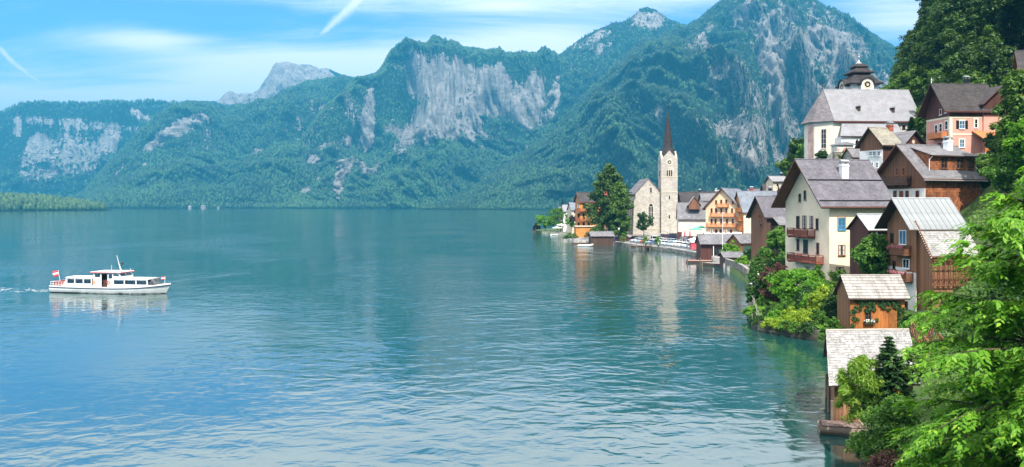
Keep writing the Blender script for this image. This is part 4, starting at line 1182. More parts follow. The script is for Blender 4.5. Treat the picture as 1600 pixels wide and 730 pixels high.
# ------------------------------------------------------------------ boathouse in front, with its shingle roof
q = P(1296, 597, 53.2)
h = House('boathouse', 'near boathouse with pale shingle roof and upright plank front over the water', 'boathouse', (22.75 + 3.15 - 2.7 * cos(radians(4)) + 4.3 * sin(radians(4)), 58.22 - 2.7 * sin(radians(4)) - 4.3 * cos(radians(4))), 4, 5.4, 8.6, 0.0, 3.35, 5.75)
h.walls(MAT['boards_brown'], depth=1.3)
h.roof(MAT['wood_grey'], MAT['wood_dark'], oe=0.75, gl=0.45, gr=0.4, th=0.08)
for sg in (-1, 1):
    dv = Vector((0, sg * h.e, -h.e * h.sl)); nn = Vector((0, sg * h.sl, 1)).normalized()
    x0 = -h.L / 2 - .47 if sg < 0 else h.L / 2 + .42
    shingle_rows('shingles', h.roofo, (x0, 0, h.h + h.rise + .12 + .02), (1 if sg < 0 else -1, 0, 0), dv, nn, h.L + .89, dv.length + .04, 21, .19, MAT['shingle_piece'], 7 + sg, .035)
u = -h.L / 2; W2 = h.W / 2
while u < h.L / 2 - .05:
    wd = r.uniform(.22, .32); b = MB(); b.box((u, -W2 - .05 - r.uniform(0, .02), -.25 - r.uniform(0, .1)), (min(u + wd - .02, h.L / 2), -W2 - .004, h.h - .42)); b.build('plank', MAT['wood_plank'], h.root); u += wd
u = -W2
while u < W2 - .05:
    wd = r.uniform(.24, .34); b = MB(); b.box((-h.L / 2 - .05 - r.uniform(0, .02), u, -.3), (-h.L / 2 - .004, min(u + wd - .02, W2), h.h - .1)); b.build('plank', MAT['wood_plank'], h.root); u += wd
for (x, y) in ((-h.L / 2 - .22, -W2 - .1), (-h.L / 2 - .22, 0), (-h.L / 2 - .22, W2 - .2)):
    b = MB(); b.tube((x, y, -2), (x, y, 1.9), .14, .12, 8); b.build('mooring_post', MAT['wood_greybrown'], h.root)
BOATH = h
SHEAR = Matrix(((1, .43, 0, 0), (0, 1, 0, 0), (0, 0, 1, 0), (0, 0, 0, 1)))   # the house follows the slanting plot: its side walls are not square to the front
for c_ in children(h.root):
    for q in [c_] + children(c_): q.data.transform(SHEAR)
# flat-bottomed wooden boat tied to it
def flatboat(name, label, loc, rz, L, Wb, hgt, mt, cover, group=None):
    rt = thing(name, label, 'boat', loc, rz, group)
    n = 15; V = []; Fc = []
    xs = np.linspace(-L / 2, L / 2, n)
    for x in xs:
        t_ = x / (L / 2); wv = Wb / 2 * (1 - .45 * max(0, t_) ** 2 - .12 * max(0, -t_) ** 2); z0 = -.12 + .42 * max(0, t_) ** 2.2 + .12 * max(0, -t_) ** 2; z1 = hgt + .30 * max(0, t_) ** 2
        V += [(x, -wv * .8, z0), (x, -wv, z1), (x, -wv + .07, z1), (x, -wv * .78 + .05, z0 + .07), (x, wv * .78 - .05, z0 + .07), (x, wv - .07, z1), (x, wv, z1), (x, wv * .8, z0)]
    for i in range(n - 1):
        for k in range(8):
            k2 = (k + 1) % 8; Fc.append((i * 8 + k, (i + 1) * 8 + k, (i + 1) * 8 + k2, i * 8 + k2))
    hull = np_mesh('hull', V, np.array(Fc), MAT[mt], rt)
    me = hull.data
    b = MB()
    for e in (0, n - 1):
        b.poly([V[e * 8 + k] for k in range(8)][:: (1 if e else -1)])
    b.build('end_board', MAT[mt], rt)
    for x in (-L * .28, L * .05):
        b = MB(); b.box((x - .14, -Wb * .44, hgt - .12), (x + .14, Wb * .44, hgt - .07)); b.build('thwart', MAT[mt], rt)
    if cover:
        gx_, gy_ = np.meshgrid(np.linspace(-L * .47, L * .42, 26), np.linspace(-Wb * .46, Wb * .46, 12), indexing='ij')
        gz_ = hgt + .06 + .09 * (1 - (gy_ / (Wb * .46)) ** 2) + .05 * fbm(gx_ * 2.4, gy_ * 2.4, 3, 9) + .22 * np.clip(gx_ / (L / 2), 0, 1) ** 2
        c_ = np_mesh('cover', np.stack([gx_.ravel(), gy_.ravel(), gz_.ravel()], 1), grid_faces(26, 12), MAT[cover], rt, smooth=True)
        m_ = c_.modifiers.new('thickness', 'SOLIDIFY'); m_.thickness = .03
    return rt
plain('tarpaulin', (0.16, 0.11, 0.09), 0.75, 0.5, 5.0, 0.02)
flatboat('moored_boat', 'flat wooden boat under a brown cover tied before the plank boathouse', (22.5, 52.3, 0), radians(-14), 4.6, 1.7, .55, 'wood_greybrown', 'tarpaulin')
for k, (p0, p1, p2) in enumerate((((22.6, 53.6, 1.3), (22.75, 51.9, .85), (22.9, 51.2, .2)), ((23.5, 53.5, 1.2), (23.65, 52.0, .85), (23.75, 51.3, .5)))):
    b = MB(); pts = [Vector(p0) * (1 - t_) ** 2 + Vector(p1) * 2 * t_ * (1 - t_) + Vector(p2) * t_ * t_ for t_ in np.linspace(0, 1, 9)]
    b.path(pts, .03, .03)
    tag(b.build('mooring_rope', MAT['rope']), ('left' if k == 0 else 'right') + ' one of two pale ropes hanging over the covered wooden boat', 'rope', 'ropes on the covered boat')

# ------------------------------------------------------------------ pink house on the slope
h = House('pink_house', 'pink plastered villa with dark brown roof, orange porch roof and wooden top storey', 'house', (PX(1484, 150), 150), 4, 9.6, 7.4, 21.0, 33.2, 38.0)
h.walls([MAT['plaster_pink'], MAT['boards_darkred']])
b = MB(); b.box((-h.L / 2 - .06, -h.W / 2 - .06, h.h - 1.6), (h.L / 2 + .06, h.W / 2, h.h + .3)); b.build('timber_storey', MAT['boards_darkred'], h.root)
b = MB(); b.prism([(-h.W / 2 + .2, h.h + .1), (h.W / 2 - .2, h.h + .1), (0, h.h + h.rise - .2)], 'x', -h.L / 2 - .05, -h.L / 2 - .003); b.build('timber_gable', MAT['boards_darkred'], h.root)
h.roof(MAT['slate_dark'], MAT['wood_darkred'], oe=0.75, gl=1.5, gr=0.4)
b = MB()
for (x, y) in ((-h.L / 2, -h.W / 2), (-h.L / 2, h.W / 2 - .003)):
    b.box((x - .055, y - .055, -1.5), (x + .5, y + .003, h.h - 1.61)); b.box((x - .05, y + .003, -1.5), (x - .003, y + (.5 if y < 0 else -.5), h.h - 1.61)) if y < 0 else None
b.box((-h.L / 2 + .5, -h.W / 2 - .05, 7.1), (h.L / 2, -h.W / 2 - .003, 7.35)); b.box((-h.L / 2 + .5, -h.W / 2 - .05, h.h - 1.95), (h.L / 2, -h.W / 2 - .003, h.h - 1.62))
b.box((-h.L / 2 - .06, -h.W / 2 + .5, h.h - 1.95), (-h.L / 2 - .003, h.W / 2, h.h - 1.62))
b.build('corner_trim', MAT['trim_cream'], h.root)
for (px, py, w_, hh) in ((1503, 195, 9, 13), (1503, 224, 8, 13)):
    h.winp('front', px, py, w_, hh, frame='paint_white', glass='glass_blue', nx=2, ny=2, shut='metal_dark' if py < 200 else None, trim='trim_cream')
h.winp('front', 1525, 193, 5, 14, frame='paint_white', nx=1, ny=2, trim='trim_cream')
h.winp('front', 1553, 199, 6, 13, frame='paint_white', nx=1, ny=2, trim='trim_cream')
for px in (1470, 1478):
    h.winp('left', px, 175 if px < 1475 else 172, 4, 10, frame='paint_white', glass='glass_blue', nx=1, ny=2)
for (px, py) in ((1479, 196), (1470, 200), (1463, 202)):
    h.winp('left', px, py, 4.5, 14, frame='paint_white', nx=1, ny=2, trim='trim_cream')
for (px, py) in ((1479, 226), (1468, 230)):
    h.winp('left', px, py, 5, 13, frame='metal_dark', nx=1, ny=2)
balp(h, 'left', 1459, 1481, 215, 1.3, 'paint_orange', boards=True)
# cross gable on the right
c = MB(); x0, x1 = 1.6, h.L / 2 + 3.2; yf = -h.W / 2 - .35
c.prism([(x0, 0), (x1, 0), (x1, h.h + 1.0), ((x0 + x1) / 2, h.h + 3.9), (x0, h.h + 1.0)], 'y', yf, h.W / 2 - .5); c_ = c.build('cross_wing', MAT['plaster_pink'], h.root)
c = MB(); c.prism([(x0 - .03, h.h - 1.6), (x1 + .03, h.h - 1.6), (x1 + .03, h.h + .95), ((x0 + x1) / 2, h.h + 3.8), (x0 - .03, h.h + .95)], 'y', yf - .06, yf - .003); c.build('wing_boarding', MAT['boards_darkred'], c_)
c = MB(); xm = (x0 + x1) / 2; zr = h.h + 4.0
for (xa, xb) in ((x0 - .7, xm), (xm, x1 + .7)):
    za = zr - 2.95 / ((x1 - x0) / 2) * abs(xa - xm); zb2 = zr - 2.95 / ((x1 - x0) / 2) * abs(xb - xm)
    lo = [(xa, yf - .9, za), (xb, yf - .9, zb2), (xb, 1.5, zb2), (xa, 1.5, za)]
    hex_faces(c, lo + [(x, y, z + .2) for x, y, z in lo], 0, 1)
c.build('wing_roof', [MAT['slate_dark'], MAT['wood_darkred']], c_)
window(c_, (xm + .4, yf - .06, h.h + .3), 0, 1.0, 1.5, frame='wood_dark', nx=2, ny=2)
window(c_, (xm + 1.2, yf, 9.0), 0, 1.0, 1.6, frame='paint_white', nx=2, ny=2)
chimney(h.root, 1.2, 0.5, h.h + h.rise - 1.5, h.h + h.rise + 1.3, .8, 'metal_dark')
b = MB(); b.lathe([(.05, 0), (.09, .3), (.03, .5), (.13, .75), (.03, .95), (.01, 1.3)], (-h.L / 2 - 1.3, 0, h.h + h.rise + .2), 8); b.build('finial', MAT['paint_white'], h.root)
# porch: stone arch below, timber loggia, orange tiled roof
px0, _ = h.uv('front', 1523, 240); px1, _ = h.uv('front', 1549, 240); yp0, yp1 = -h.W / 2 - .01, -h.W / 2 - 3.0
pz = PZ(238, 147) - h.z0; pt_ = PZ(218, 147) - h.z0; pr_ = PZ(203, 147) - h.z0
b = MB(); pr = [(px0, -1.5), (px0, pz), (px1, pz), (px1, -1.5), (px1 - .55, -1.5)]
xc = (px0 + px1) / 2; rr = (px1 - px0) / 2 - .55
pr += [(xc + rr * cos(t_), pz - 1.9 + rr * sin(t_)) for t_ in np.linspace(0, pi, 9)] + [(px0 + .55, -1.5)]
s = len(b.v)
b.prism(pr[::-1], 'y', yp1, yp0); po = b.build('porch', MAT['stone_wall'], h.root)
b = MB()
for x in (px0 + .1, xc, px1 - .1): b.box((x - .09, yp1 + .02, pz + .003), (x + .09, yp1 + .2, pt_))
b.box((px0, yp1 + .03, pz + .003), (px1, yp1 + .12, pz + .95))
for x in np.arange(px0 + .3, px1 - .2, .35): b.box((x, yp1 - .01, pz + .1), (x + .2, yp1 + .027, pz + .9))
b.build('loggia', MAT['wood_orange'], po)
b = MB()
lo = [(px0 - .6, yp1 - .5, pt_), (px1 + .6, yp1 - .5, pt_), (px1 + .6, yp0 + .003, pr_), (px0 - .6, yp0 + .003, pr_)]
hex_faces(b, lo + [(x, y, z + .15) for x, y, z in lo], 0, 1); b.build('porch_roof', [MAT['tile_orange'], MAT['wood_orange']], po)

# ------------------------------------------------------------------ small white and brown house below the parish church
h = House('small_house', 'small house with white lower wall, brown gables and weathered grey-green roof', 'house', (PX(1379, 148), 148), 22, 4.6, 5.4, 19.6, 26.4, 29.3)
h.walls([MAT['boards_darkred'], MAT['boards_brown']], mi=1, depth=7)
b = MB(); b.box((-h.L / 2 - .07, -h.W / 2 - .07, -7), (-h.L / 2 - .003, h.W / 2, 5.6)); b.build('white_storey', MAT['plaster_white'], h.root)
h.roof(MAT['roof_lichen'], MAT['wood_dark'], oe=0.6, gl=0.7, gr=0.1)
for px in (1361, 1367, 1374): h.winp('left', px, 240, 4.6, 8, off=.07, frame='paint_white', nx=2, ny=2)
for px in (1363, 1371): h.winp('left', px, 258, 4.6, 9, off=.07, frame='paint_white', nx=2, ny=2)
c = MB(); xa, xb = h.L / 2 - .4, h.L / 2 + 5.2; yf = -h.W / 2 - .6
c.prism([(xa, -1), (xb, -1), (xb, h.h - .4), ((xa + xb) / 2, h.h + 2.2), (xa, h.h - .4)], 'y', yf, h.W / 2); cw = c.build('cross_wing', MAT['boards_darkred'], h.root)
c = MB(); xm = (xa + xb) / 2
for (p, q_) in ((xa - .6, xm), (xm, xb + .6)):
    zz = lambda x: h.h + 2.35 - 2.6 / 2.8 * abs(x - xm)
    lo = [(p, yf - .7, zz(p)), (q_, yf - .7, zz(q_)), (q_, h.W / 2 + .3, zz(q_)), (p, h.W / 2 + .3, zz(p))]
    hex_faces(c, lo + [(x, y, z + .16) for x, y, z in lo], 0, 1)
c.build('wing_roof', [MAT['slate_grey'], MAT['wood_dark']], cw)
c = MB(); c.lathe([(0, -.03), (.36, -.03), (.36, .03), (0, .03)], (0, 0, 0), 12)
o = c.build('round_vent', MAT['plaster_beige'], cw); o.location = (xm, yf - .03, h.h + .4); o.rotation_euler = (pi / 2, 0, 0)
chimney(h.root, h.L / 2 - .1, -.2, h.h + h.rise - 1.0, h.h + h.rise + .9, .9, 'red_brick')

# ------------------------------------------------------------------ parish church on its terrace
zb, ze, zr = 25.0, 35.2, 42.6
h = House('parish_church', 'whitewashed hillside church with big pale roof and dark tiered clock tower', 'church', (PX(1302, 188), 188), 3, 20.8, 11.0, zb, ze, zr)
h.walls(MAT['plaster_beige_pale'] if 'plaster_beige_pale' in MAT else plain('plaster_beige_pale', (0.70, 0.64, 0.53), 0.88, 0.09, 0.5, 0.01))
h.roof(MAT['slate_pale'], MAT['wood_darkred'], oe=0.7, gl=0.0, gr=0.5, th=.22)
# polygonal apse on the left with its own steep roof
ap = [(-h.L / 2 + .02, -h.W / 2 + .02), (-h.L / 2 - 3.4, -h.W / 2 + 2.6), (-h.L / 2 - 3.9, 0), (-h.L / 2 - 3.4, h.W / 2 - 2.6), (-h.L / 2 + .02, h.W / 2 - .02)]
b = MB(); b.prism(ap[::-1], 'z', -1.5, h.h); apo = b.build('apse', MAT['plaster_beige_pale'], h.root)
b = MB(); tip = (-h.L / 2 - .1, 0, h.h + h.rise + .25)
eo = [(x - (.75 if x < -h.L / 2 else 0), y * (1.13), h.h - .55) for x, y in ap]
for i in range(4): b.poly([eo[i + 1], eo[i], tip])
b.poly([*eo])
b.build('apse_roof', courses('slate_apse', (0.17, 0.155, 0.16), 0.4, 0.26, 0.2), apo)
b = MB(); b.lathe([(.12, 0), (.05, .6), (.22, .9), (.05, 1.2), (.03, 2.3)], tip, 8); b.bar((tip[0] - .4, 0, tip[2] + 1.8), (tip[0] + .4, 0, tip[2] + 1.8), .07, .07); b.build('finial', MAT['metal_dark'], apo)
for k, (i, nm) in enumerate(((0, 'glass_dark'), (1, 'fresco'))):
    p, q_ = Vector((*ap[i], 0)), Vector((*ap[i + 1], 0)); mid = (p + q_) / 2; a = atan2((p - q_).y, (p - q_).x)
    if i == 0: window(apo, (mid.x, mid.y, 5.6), a, 1.2, 4.6, frame='plaster_beige', nx=2, ny=4)
    else:
        b = MB(); b.box((-1.1, -.03, -4.2), (1.1, .01, 4.2)); o = b.build('fresco', MAT['fresco'], apo); o.location = (mid.x, mid.y, 5.0); o.rotation_euler = (0, 0, a)
b = MB(); b.box((-h.L / 2 + .05, -h.W / 2 - .12, h.h - .75), (h.L / 2, -h.W / 2 - .004, h.h - .1)); b.build('red_frieze', plain('frieze_red', (0.32, 0.10, 0.08), 0.8, 0.15, 1.0), h.root)
for px, w_ in ((1398, 5), (1405, 5), (1412, 5), (1421, 5)): h.winp('front', px, 199, w_, 6, frame='wood_dark', nx=1, ny=1)
for (x, f) in ((-3.6, .62), (4.6, .66)):      # little roof dormers
    y = -h.e * f; z = h.h + h.rise - h.sl * abs(y)
    b = MB(); b.box((x - .35, y - .5, z - .4), (x + .35, y + .9, z + .85)); d_ = b.build('roof_dormer', MAT['wood_dark'], h.roofo)
    b = MB(); b.prism([(x - .55, z + .86), (x + .55, z + .86), (x, z + 1.3)], 'y', y - .8, y + 1.3); b.build('dormer_roof', MAT['slate_pale'], d_)
# side aisle with its lean-to roof
x0, _ = h.uv('front', 1306, 215); x1, _ = h.uv('front', 1372, 215)
x0 -= .2; yw = -h.W / 2 - 3.2; za = PZ(213, 184) - zb
b = MB(); b.box((x0, yw, -1.5), (x1 + 4, -h.W / 2 - .004, za)); ai = b.build('side_aisle', MAT['plaster_white'], h.root)
b = MB(); lo = [(x0 - .5, yw - .5, za - .1), (x1 + 4.4, yw - .5, za - .1), (x1 + 4.4, -h.W / 2 - .13, h.h - 1.0), (x0 + 1.6, -h.W / 2 - .13, h.h - 1.0)]
hex_faces(b, lo + [(x, y, z + .2) for x, y, z in lo], 0, 1); b.build('aisle_roof', [MAT['slate_pale'], MAT['wood_dark']], ai)
u, v = h.uv('front', 1327, 226)
b = MB(); pr = [(-.42, -.8), (.42, -.8), (.42, .4), (.25, .75), (0, .95), (-.25, .75), (-.42, .4)]
b.prism(pr, 'y', yw - .05, yw - .004); o = b.build('arched_window', MAT['glass_dark'], ai); o.location = (u + .3, 0, v)
u, v = h.uv('front', 1342, 221)
b = MB(); b.box((u - .06, yw - .1, v - .6), (u + .06, yw - .01, v + .8)); b.box((u - .9, yw - .09, v - .05), (u + .9, yw - .02, v + .08)); b.build('wall_cross', MAT['wood_dark'], ai)
# little portal building with painted arch
u0, _ = h.uv('front', 1294, 235); u1, _ = h.uv('front', 1318, 235); y0 = -h.W / 2 - 3.6; zt = PZ(226, 182) - zb
b = MB(); b.box((u0, y0 - 1.2, -2.5), (u1, y0 + 2, zt)); po = b.build('portal', MAT['plaster_beige_pale'], h.root)
b = MB(); um = (u0 + u1) / 2; b.prism([(u0 - .35, zt), (u1 + .35, zt), (u1 + .1, zt + .35), (um, zt + .75), (u0 - .1, zt + .35)], 'y', y0 - 1.6, y0 + 2.2); b.build('portal_roof', MAT['slate_pale'], po)
b = MB(); b.prism([(um - .75, -2), (um + .95, -2), (um + .95, zt - 1.6), (um + .7, zt - .9), (um + .1, zt - .6), (um - .5, zt - .9), (um - .75, zt - 1.6)], 'y', y0 - 1.24, y0 - 1.204); b.build('painted_arch', plain('arch_red', (0.50, 0.20, 0.16), 0.85, 0.2, 1.0), po)
b = MB(); b.box((u0 + .1, y0 - 1.23, -2), (u0 + .45, y0 - 1.204, zt - .7)); b.build('painted_strip', MAT['fresco'], po)
# clock tower with tiered roofs
tl = h.M.inverted() @ Vector((PX(1342, 200.5), 200.5, zb)); tx, ty, T = tl.x, tl.y, 3.2
z0_, z1_ = 8.0, PZ(134, 200) - zb
b = MB(); b.box((tx - T, ty - T, z0_), (tx + T, ty + T, z1_)); tw = b.build('tower', MAT['plaster_white'], h.root)
def skirt(name, r0, z0, r1, z1, mt, lip=.25, arch=False):
    b = MB()
    A = [(-r0, -r0), (r0, -r0), (r0, r0), (-r0, r0)]; m0 = (r0 * .55 + r1 * .45); zm = z0 + (z1 - z0) * .32; B = [(-m0, -m0), (m0, -m0), (m0, m0), (-m0, m0)]; C_ = [(-r1, -r1), (r1, -r1), (r1, r1), (-r1, r1)]
    for i in range(4):
        j = (i + 1) % 4
        b.poly([(tx + A[i][0], ty + A[i][1], z0 - lip), (tx + A[j][0], ty + A[j][1], z0 - lip), (tx + A[j][0], ty + A[j][1], z0), (tx + A[i][0], ty + A[i][1], z0)])
        b.poly([(tx + A[i][0], ty + A[i][1], z0), (tx + A[j][0], ty + A[j][1], z0), (tx + B[j][0], ty + B[j][1], zm), (tx + B[i][0], ty + B[i][1], zm)])
        b.poly([(tx + B[i][0], ty + B[i][1], zm), (tx + B[j][0], ty + B[j][1], zm), (tx + C_[j][0], ty + C_[j][1], z1), (tx + C_[i][0], ty + C_[i][1], z1)])
    b.poly([(tx + x, ty + y, z0 - lip) for x, y in A][::-1])
    b.poly([(tx + x, ty + y, z1) for x, y in C_])
    return b.build(name, mt, tw)
S = lambda py: PZ(py, 200) - zb
skirt('tower_roof', 4.2, S(132.5), 2.3, S(119), MAT['spire_shingle'])
b = MB(); b.box((tx - 1.9, ty - 1.9, S(119.5)), (tx + 1.9, ty + 1.9, S(113))); b.build('lantern_storey', MAT['boards_darkred'], tw)
skirt('tower_roof', 2.75, S(114), 1.35, S(106.5), MAT['spire_shingle'])
b = MB(); b.box((tx - 1.1, ty - 1.1, S(107)), (tx + 1.1, ty + 1.1, S(103.5))); b.build('lantern_storey', MAT['boards_darkred'], tw)
skirt('tower_roof', 1.7, S(104), .8, S(99.5), MAT['spire_shingle'])
b = MB(); b.lathe([(.9, S(100)), (.8, S(99)), (.6, S(98)), (.25, S(96)), (.08, S(93)), (.07, S(91)), (.32, S(90)), (.32, S(88.6)), (.06, S(87.6)), (.04, S(82))], (tx, ty, 0), 10); b.bar((tx - .5, ty, S(84)), (tx + .5, ty, S(84)), .07, .08); b.build('spire_ball', MAT['metal_zinc'], tw, smooth=True)
def clock(parent, loc, a, r_, dark='metal_dark', pale='trim_cream'):
    b = MB(); b.lathe([(0, .0), (r_, 0), (r_, .06), (0, .06)], (0, 0, 0), 20); o = b.build('clock_face', MAT[pale], parent)
    o.location = loc; o.rotation_euler = (pi / 2, 0, a)
    b = MB(); b.lathe([(r_ * .62, .065), (r_ * .62, .09), (r_ * .30, .09), (r_ * .30, .065), (r_ * .62, .065)], (0, 0, 0), 20)
    for k in range(12):
        t_ = k * pi / 6; b.bar((r_ * .72 * cos(t_), r_ * .72 * sin(t_), .075), (r_ * .92 * cos(t_), r_ * .92 * sin(t_), .075), .08, .03)
    b.build('dial_ring', MAT[dark], o)
    b = MB(); b.bar((0, 0, .12), (r_ * .2, r_ * .55, .12), .09, .03); b.bar((0, 0, .13), (-r_ * .75, r_ * .2, .13), .07, .03); b.build('clock_hand', MAT[dark], o)
    return o
for a_ in (0, -pi / 2):                            # clock bays breaking the eaves under a curved hood
    R_ = Matrix.Translation((tx, ty, 0)) @ Matrix.Rotation(a_, 4, 'Z')
    zc_ = S(135.5); n_ = 10
    b = MB(); pr = [(-1.55, S(147)), (1.55, S(147))] + [(1.55 * cos(t_), zc_ + 1.55 * sin(t_)) for t_ in np.linspace(0, pi, n_)]
    b.prism(pr, 'y', -4.35, -T + .05); o = b.build('clock_bay', MAT['plaster_white'], tw); o.matrix_local = R_
    clock(o, (0, -4.36, zc_), 0, 1.2)
    b = MB()
    for (t0, t1) in zip(np.linspace(-.1, pi + .1, 11)[:-1], np.linspace(-.1, pi + .1, 11)[1:]):
        b.hexa([(r_ * cos(t_), y_, zc_ + r_ * sin(t_)) for y_ in (-4.7, -2.6) for (r_, t_) in ((1.58, t0), (1.58, t1), (1.84, t1), (1.84, t0))])
    b.build('clock_hood', MAT['spire_shingle'], o)

# stone terrace walls under the church
for (pa, pb, Y0, y0, y1, lab) in (((1304, 1345), None, 176, 238, 262, 'rough stone terrace wall with plants below the hillside church'), ((1512, 1545), None, 140, 248, 275, 'low rubble wall on the slope under the pink villa porch')):
    xa, xb = PX(pa[0], Y0), PX(pa[1], Y0)
    b = MB(); b.box((xa, Y0, PZ(y1, Y0) - 2), (xb, Y0 + 1.2, PZ(y0, Y0))); w_ = b.build('retaining_wall', MAT['rubble_wall'])
    cpm = MB(); cpm.box((xa - .1, Y0 - .12, PZ(y0, Y0) + .003), (xb + .1, Y0 + 1.3, PZ(y0, Y0) + .22)); cpm.build('coping', MAT['stone_wall'], w_)
    tag(w_, lab, 'wall')
h = House('stone_outbuilding', 'tiny stone outbuilding with grey roof just left of the small brown-gabled house', 'outbuilding', (PX(1332, 165), 165), 15, 3.4, 3.0, 22.4, 25.0, 26.6)
h.walls(MAT['rubble_wall']); h.roof(MAT['slate_grey'], MAT['wood_dark'], oe=.4, gl=.3, gr=.3, th=.12)

# ------------------------------------------------------------------ house end at the right edge of the picture
h = House('hill_house', 'ochre house end with brown eaves among trees at the right edge of the slope', 'house', (PX(1596, 130), 130), -24, 6, 5, 31.0, 37.4, 40.2)
h.walls(MAT['plaster_orange']); h.roof(MAT['slate_dark'], MAT['wood_brown'], oe=.7, gl=.6, gr=.4)

# ------------------------------------------------------------------ lakeside church
Z0 = 1.6
NX0, NX1, NY0, NY1 = PX(993, 320), PX(1033, 320), 320.0, 342.0
root = thing('lakeside_church', 'cream stone church by the lake with slender dark pointed steeple', 'church', ((NX0 + NX1) / 2, (NY0 + NY1) / 2, Z0))
W2, L2 = (NX1 - NX0) / 2, (NY1 - NY0) / 2
zi, ra = PZ(302, 320) - Z0, PZ(280, 320) - Z0
b = MB(); b.prism([(-W2, -2), (W2, -2), (W2, zi), (0, ra), (-W2, zi)], 'y', -L2, L2); b.build('nave', MAT['stone_wall'], root)
b = MB(); sl = (ra - zi) / W2
for sg in (-1, 1):
    lo = [(sg * (W2 + .7), -L2 - .25, zi - .7 * sl), (0, -L2 - .25, ra + .02), (0, L2 + .3, ra + .02), (sg * (W2 + .7), L2 + .3, zi - .7 * sl)]
    if sg > 0: lo = [lo[1], lo[0], lo[3], lo[2]]
    hex_faces(b, lo + [(x, y, z + .4) for x, y, z in lo], 0, 0)
b.build('roof', courses('slate_church', (0.165, 0.155, 0.165), 0.6, 0.4, 0.2), root)
def lancet(parent, loc, a, w_, h_, glass='glass_dark', stone='plaster_beige_pale', mull=2):
    def prof(k): 
        x = w_ / 2 * k; t = h_ / 2 + (k - 1) * .3; return [(-x, -h_ / 2 - (k - 1) * .3), (x, -h_ / 2 - (k - 1) * .3), (x, t - w_ * .6), (x * .6, t - w_ * .2), (0, t), (-x * .6, t - w_ * .2), (-x, t - w_ * .6)]
    b = MB(); b.prism(prof(1.25), 'y', -.08, .0); o = b.build('arched_window', MAT[stone], parent); o.location = loc; o.rotation_euler = (0, 0, a)
    b = MB(); b.prism(prof(.95), 'y', -.11, -.085); b.build('pane', MAT[glass], o)
    b = MB()
    for i in range(1, mull + 1):
        x = -w_ / 2 + w_ * i / (mull + 1); b.box((x - .07, -.16, -h_ / 2), (x + .07, -.112, h_ / 2 - w_ * .5))
    for z in np.linspace(-h_ / 2 + h_ * .25, h_ / 2 - w_ * .6, 3): b.box((-w_ / 2, -.15, z - .05), (w_ / 2, -.113, z + .05))
    if mull: b.build('tracery', MAT[stone], o)
    return o
lancet(root, ((PX(1017, 320) - root.location.x), -L2, PZ(333, 320) - Z0), 0, 2.0, 7.6)
lancet(root, ((PX(1017, 320) - root.location.x), -L2, PZ(297, 320) - Z0), 0, .7, 2.2, mull=0)
for y in (-7.5, -2.2, 3.2, 8): lancet(root, (-W2, y, 9.0), -pi / 2, 1.3, 7.5, mull=1)
b = MB()
for y in (-10.9, -5, .5, 5.8): b.prism([(-W2 - 1.2, -2), (-W2 - .003, -2), (-W2 - .003, zi - 2.2), (-W2 - .6, zi - 3.2)], 'y', y - .45, y + .45)
b.build('buttress', MAT['stone_wall'], root)
b = MB(); b.box((-W2 - .12, -L2 - .14, 3.6), (W2 + .1, -L2 - .003, 4.0)); b.build('string_course', MAT['plaster_beige'], root)
b = MB(); b.tube((W2 - .35, -L2 - .12, -1), (W2 - .35, -L2 - .12, zi - 1), .1); b.build('downpipe', MAT['metal_dark'], root)
# steeple
TX, TY, T = (PX(1046, 318) - root.location.x), 321.3 - root.location.y, 3.25
tt = PZ(250, 320) - Z0
b = MB(); b.box((TX - T, TY - T, -2), (TX + T, TY + T, tt)); tw = b.build('tower', MAT['stone_wall'], root)
b = MB()
gt = PZ(236, 320) - Z0
for a in range(4):
    M_ = Matrix.Translation((TX, TY, 0)) @ Matrix.Rotation(a * pi / 2, 4, 'Z')
    pts = [M_ @ Vector(p) for p in ((-T, -T - .03, tt + .003), (T, -T - .03, tt + .003), (0, -T - .03, gt), (-T, -T + .5, tt + .003), (T, -T + .5, tt + .003), (0, -T + 1.6, gt))]
    s = len(b.v); b.v += [tuple(p) for p in pts]
    for f in ((0, 1, 2), (0, 2, 5, 3), (1, 4, 5, 2)): b.f.append(tuple(s + i for i in f)); b.mi.append(0)
b.build('gablet', MAT['stone_wall'], tw)
b = MB(); zt, ztip = tt + .6, PZ(168, 320) - Z0
ring = [(T * 1.02 * cos(k * pi / 4 + pi / 8) * 1.06, T * 1.02 * sin(k * pi / 4 + pi / 8) * 1.06, zt) for k in range(8)]
r1, z1 = 2.05, PZ(230, 320) - Z0
R1 = [(r1 * cos(k * pi / 4 + pi / 8), r1 * sin(k * pi / 4 + pi / 8), z1) for k in range(8)]
for k in range(8):
    j = (k + 1) % 8
    b.poly([(TX + ring[k][0], TY + ring[k][1], ring[k][2]), (TX + ring[j][0], TY + ring[j][1], ring[j][2]), (TX + R1[j][0], TY + R1[j][1], z1), (TX + R1[k][0], TY + R1[k][1], z1)])
    b.poly([(TX + R1[k][0], TY + R1[k][1], z1), (TX + R1[j][0], TY + R1[j][1], z1), (TX, TY, ztip)])
b.build('spire', MAT['spire_shingle'], tw)
b = MB(); b.lathe([(.12, -1.5), (.1, 0), (.38, .3), (.38, .8), (.1, 1.1), (.05, 2.6)], (TX, TY, ztip), 8); b.bar((TX - .6, TY, ztip + 1.9), (TX + .6, TY, ztip + 1.9), .09, .1); b.build('spire_ball', MAT['metal_dark'], tw)
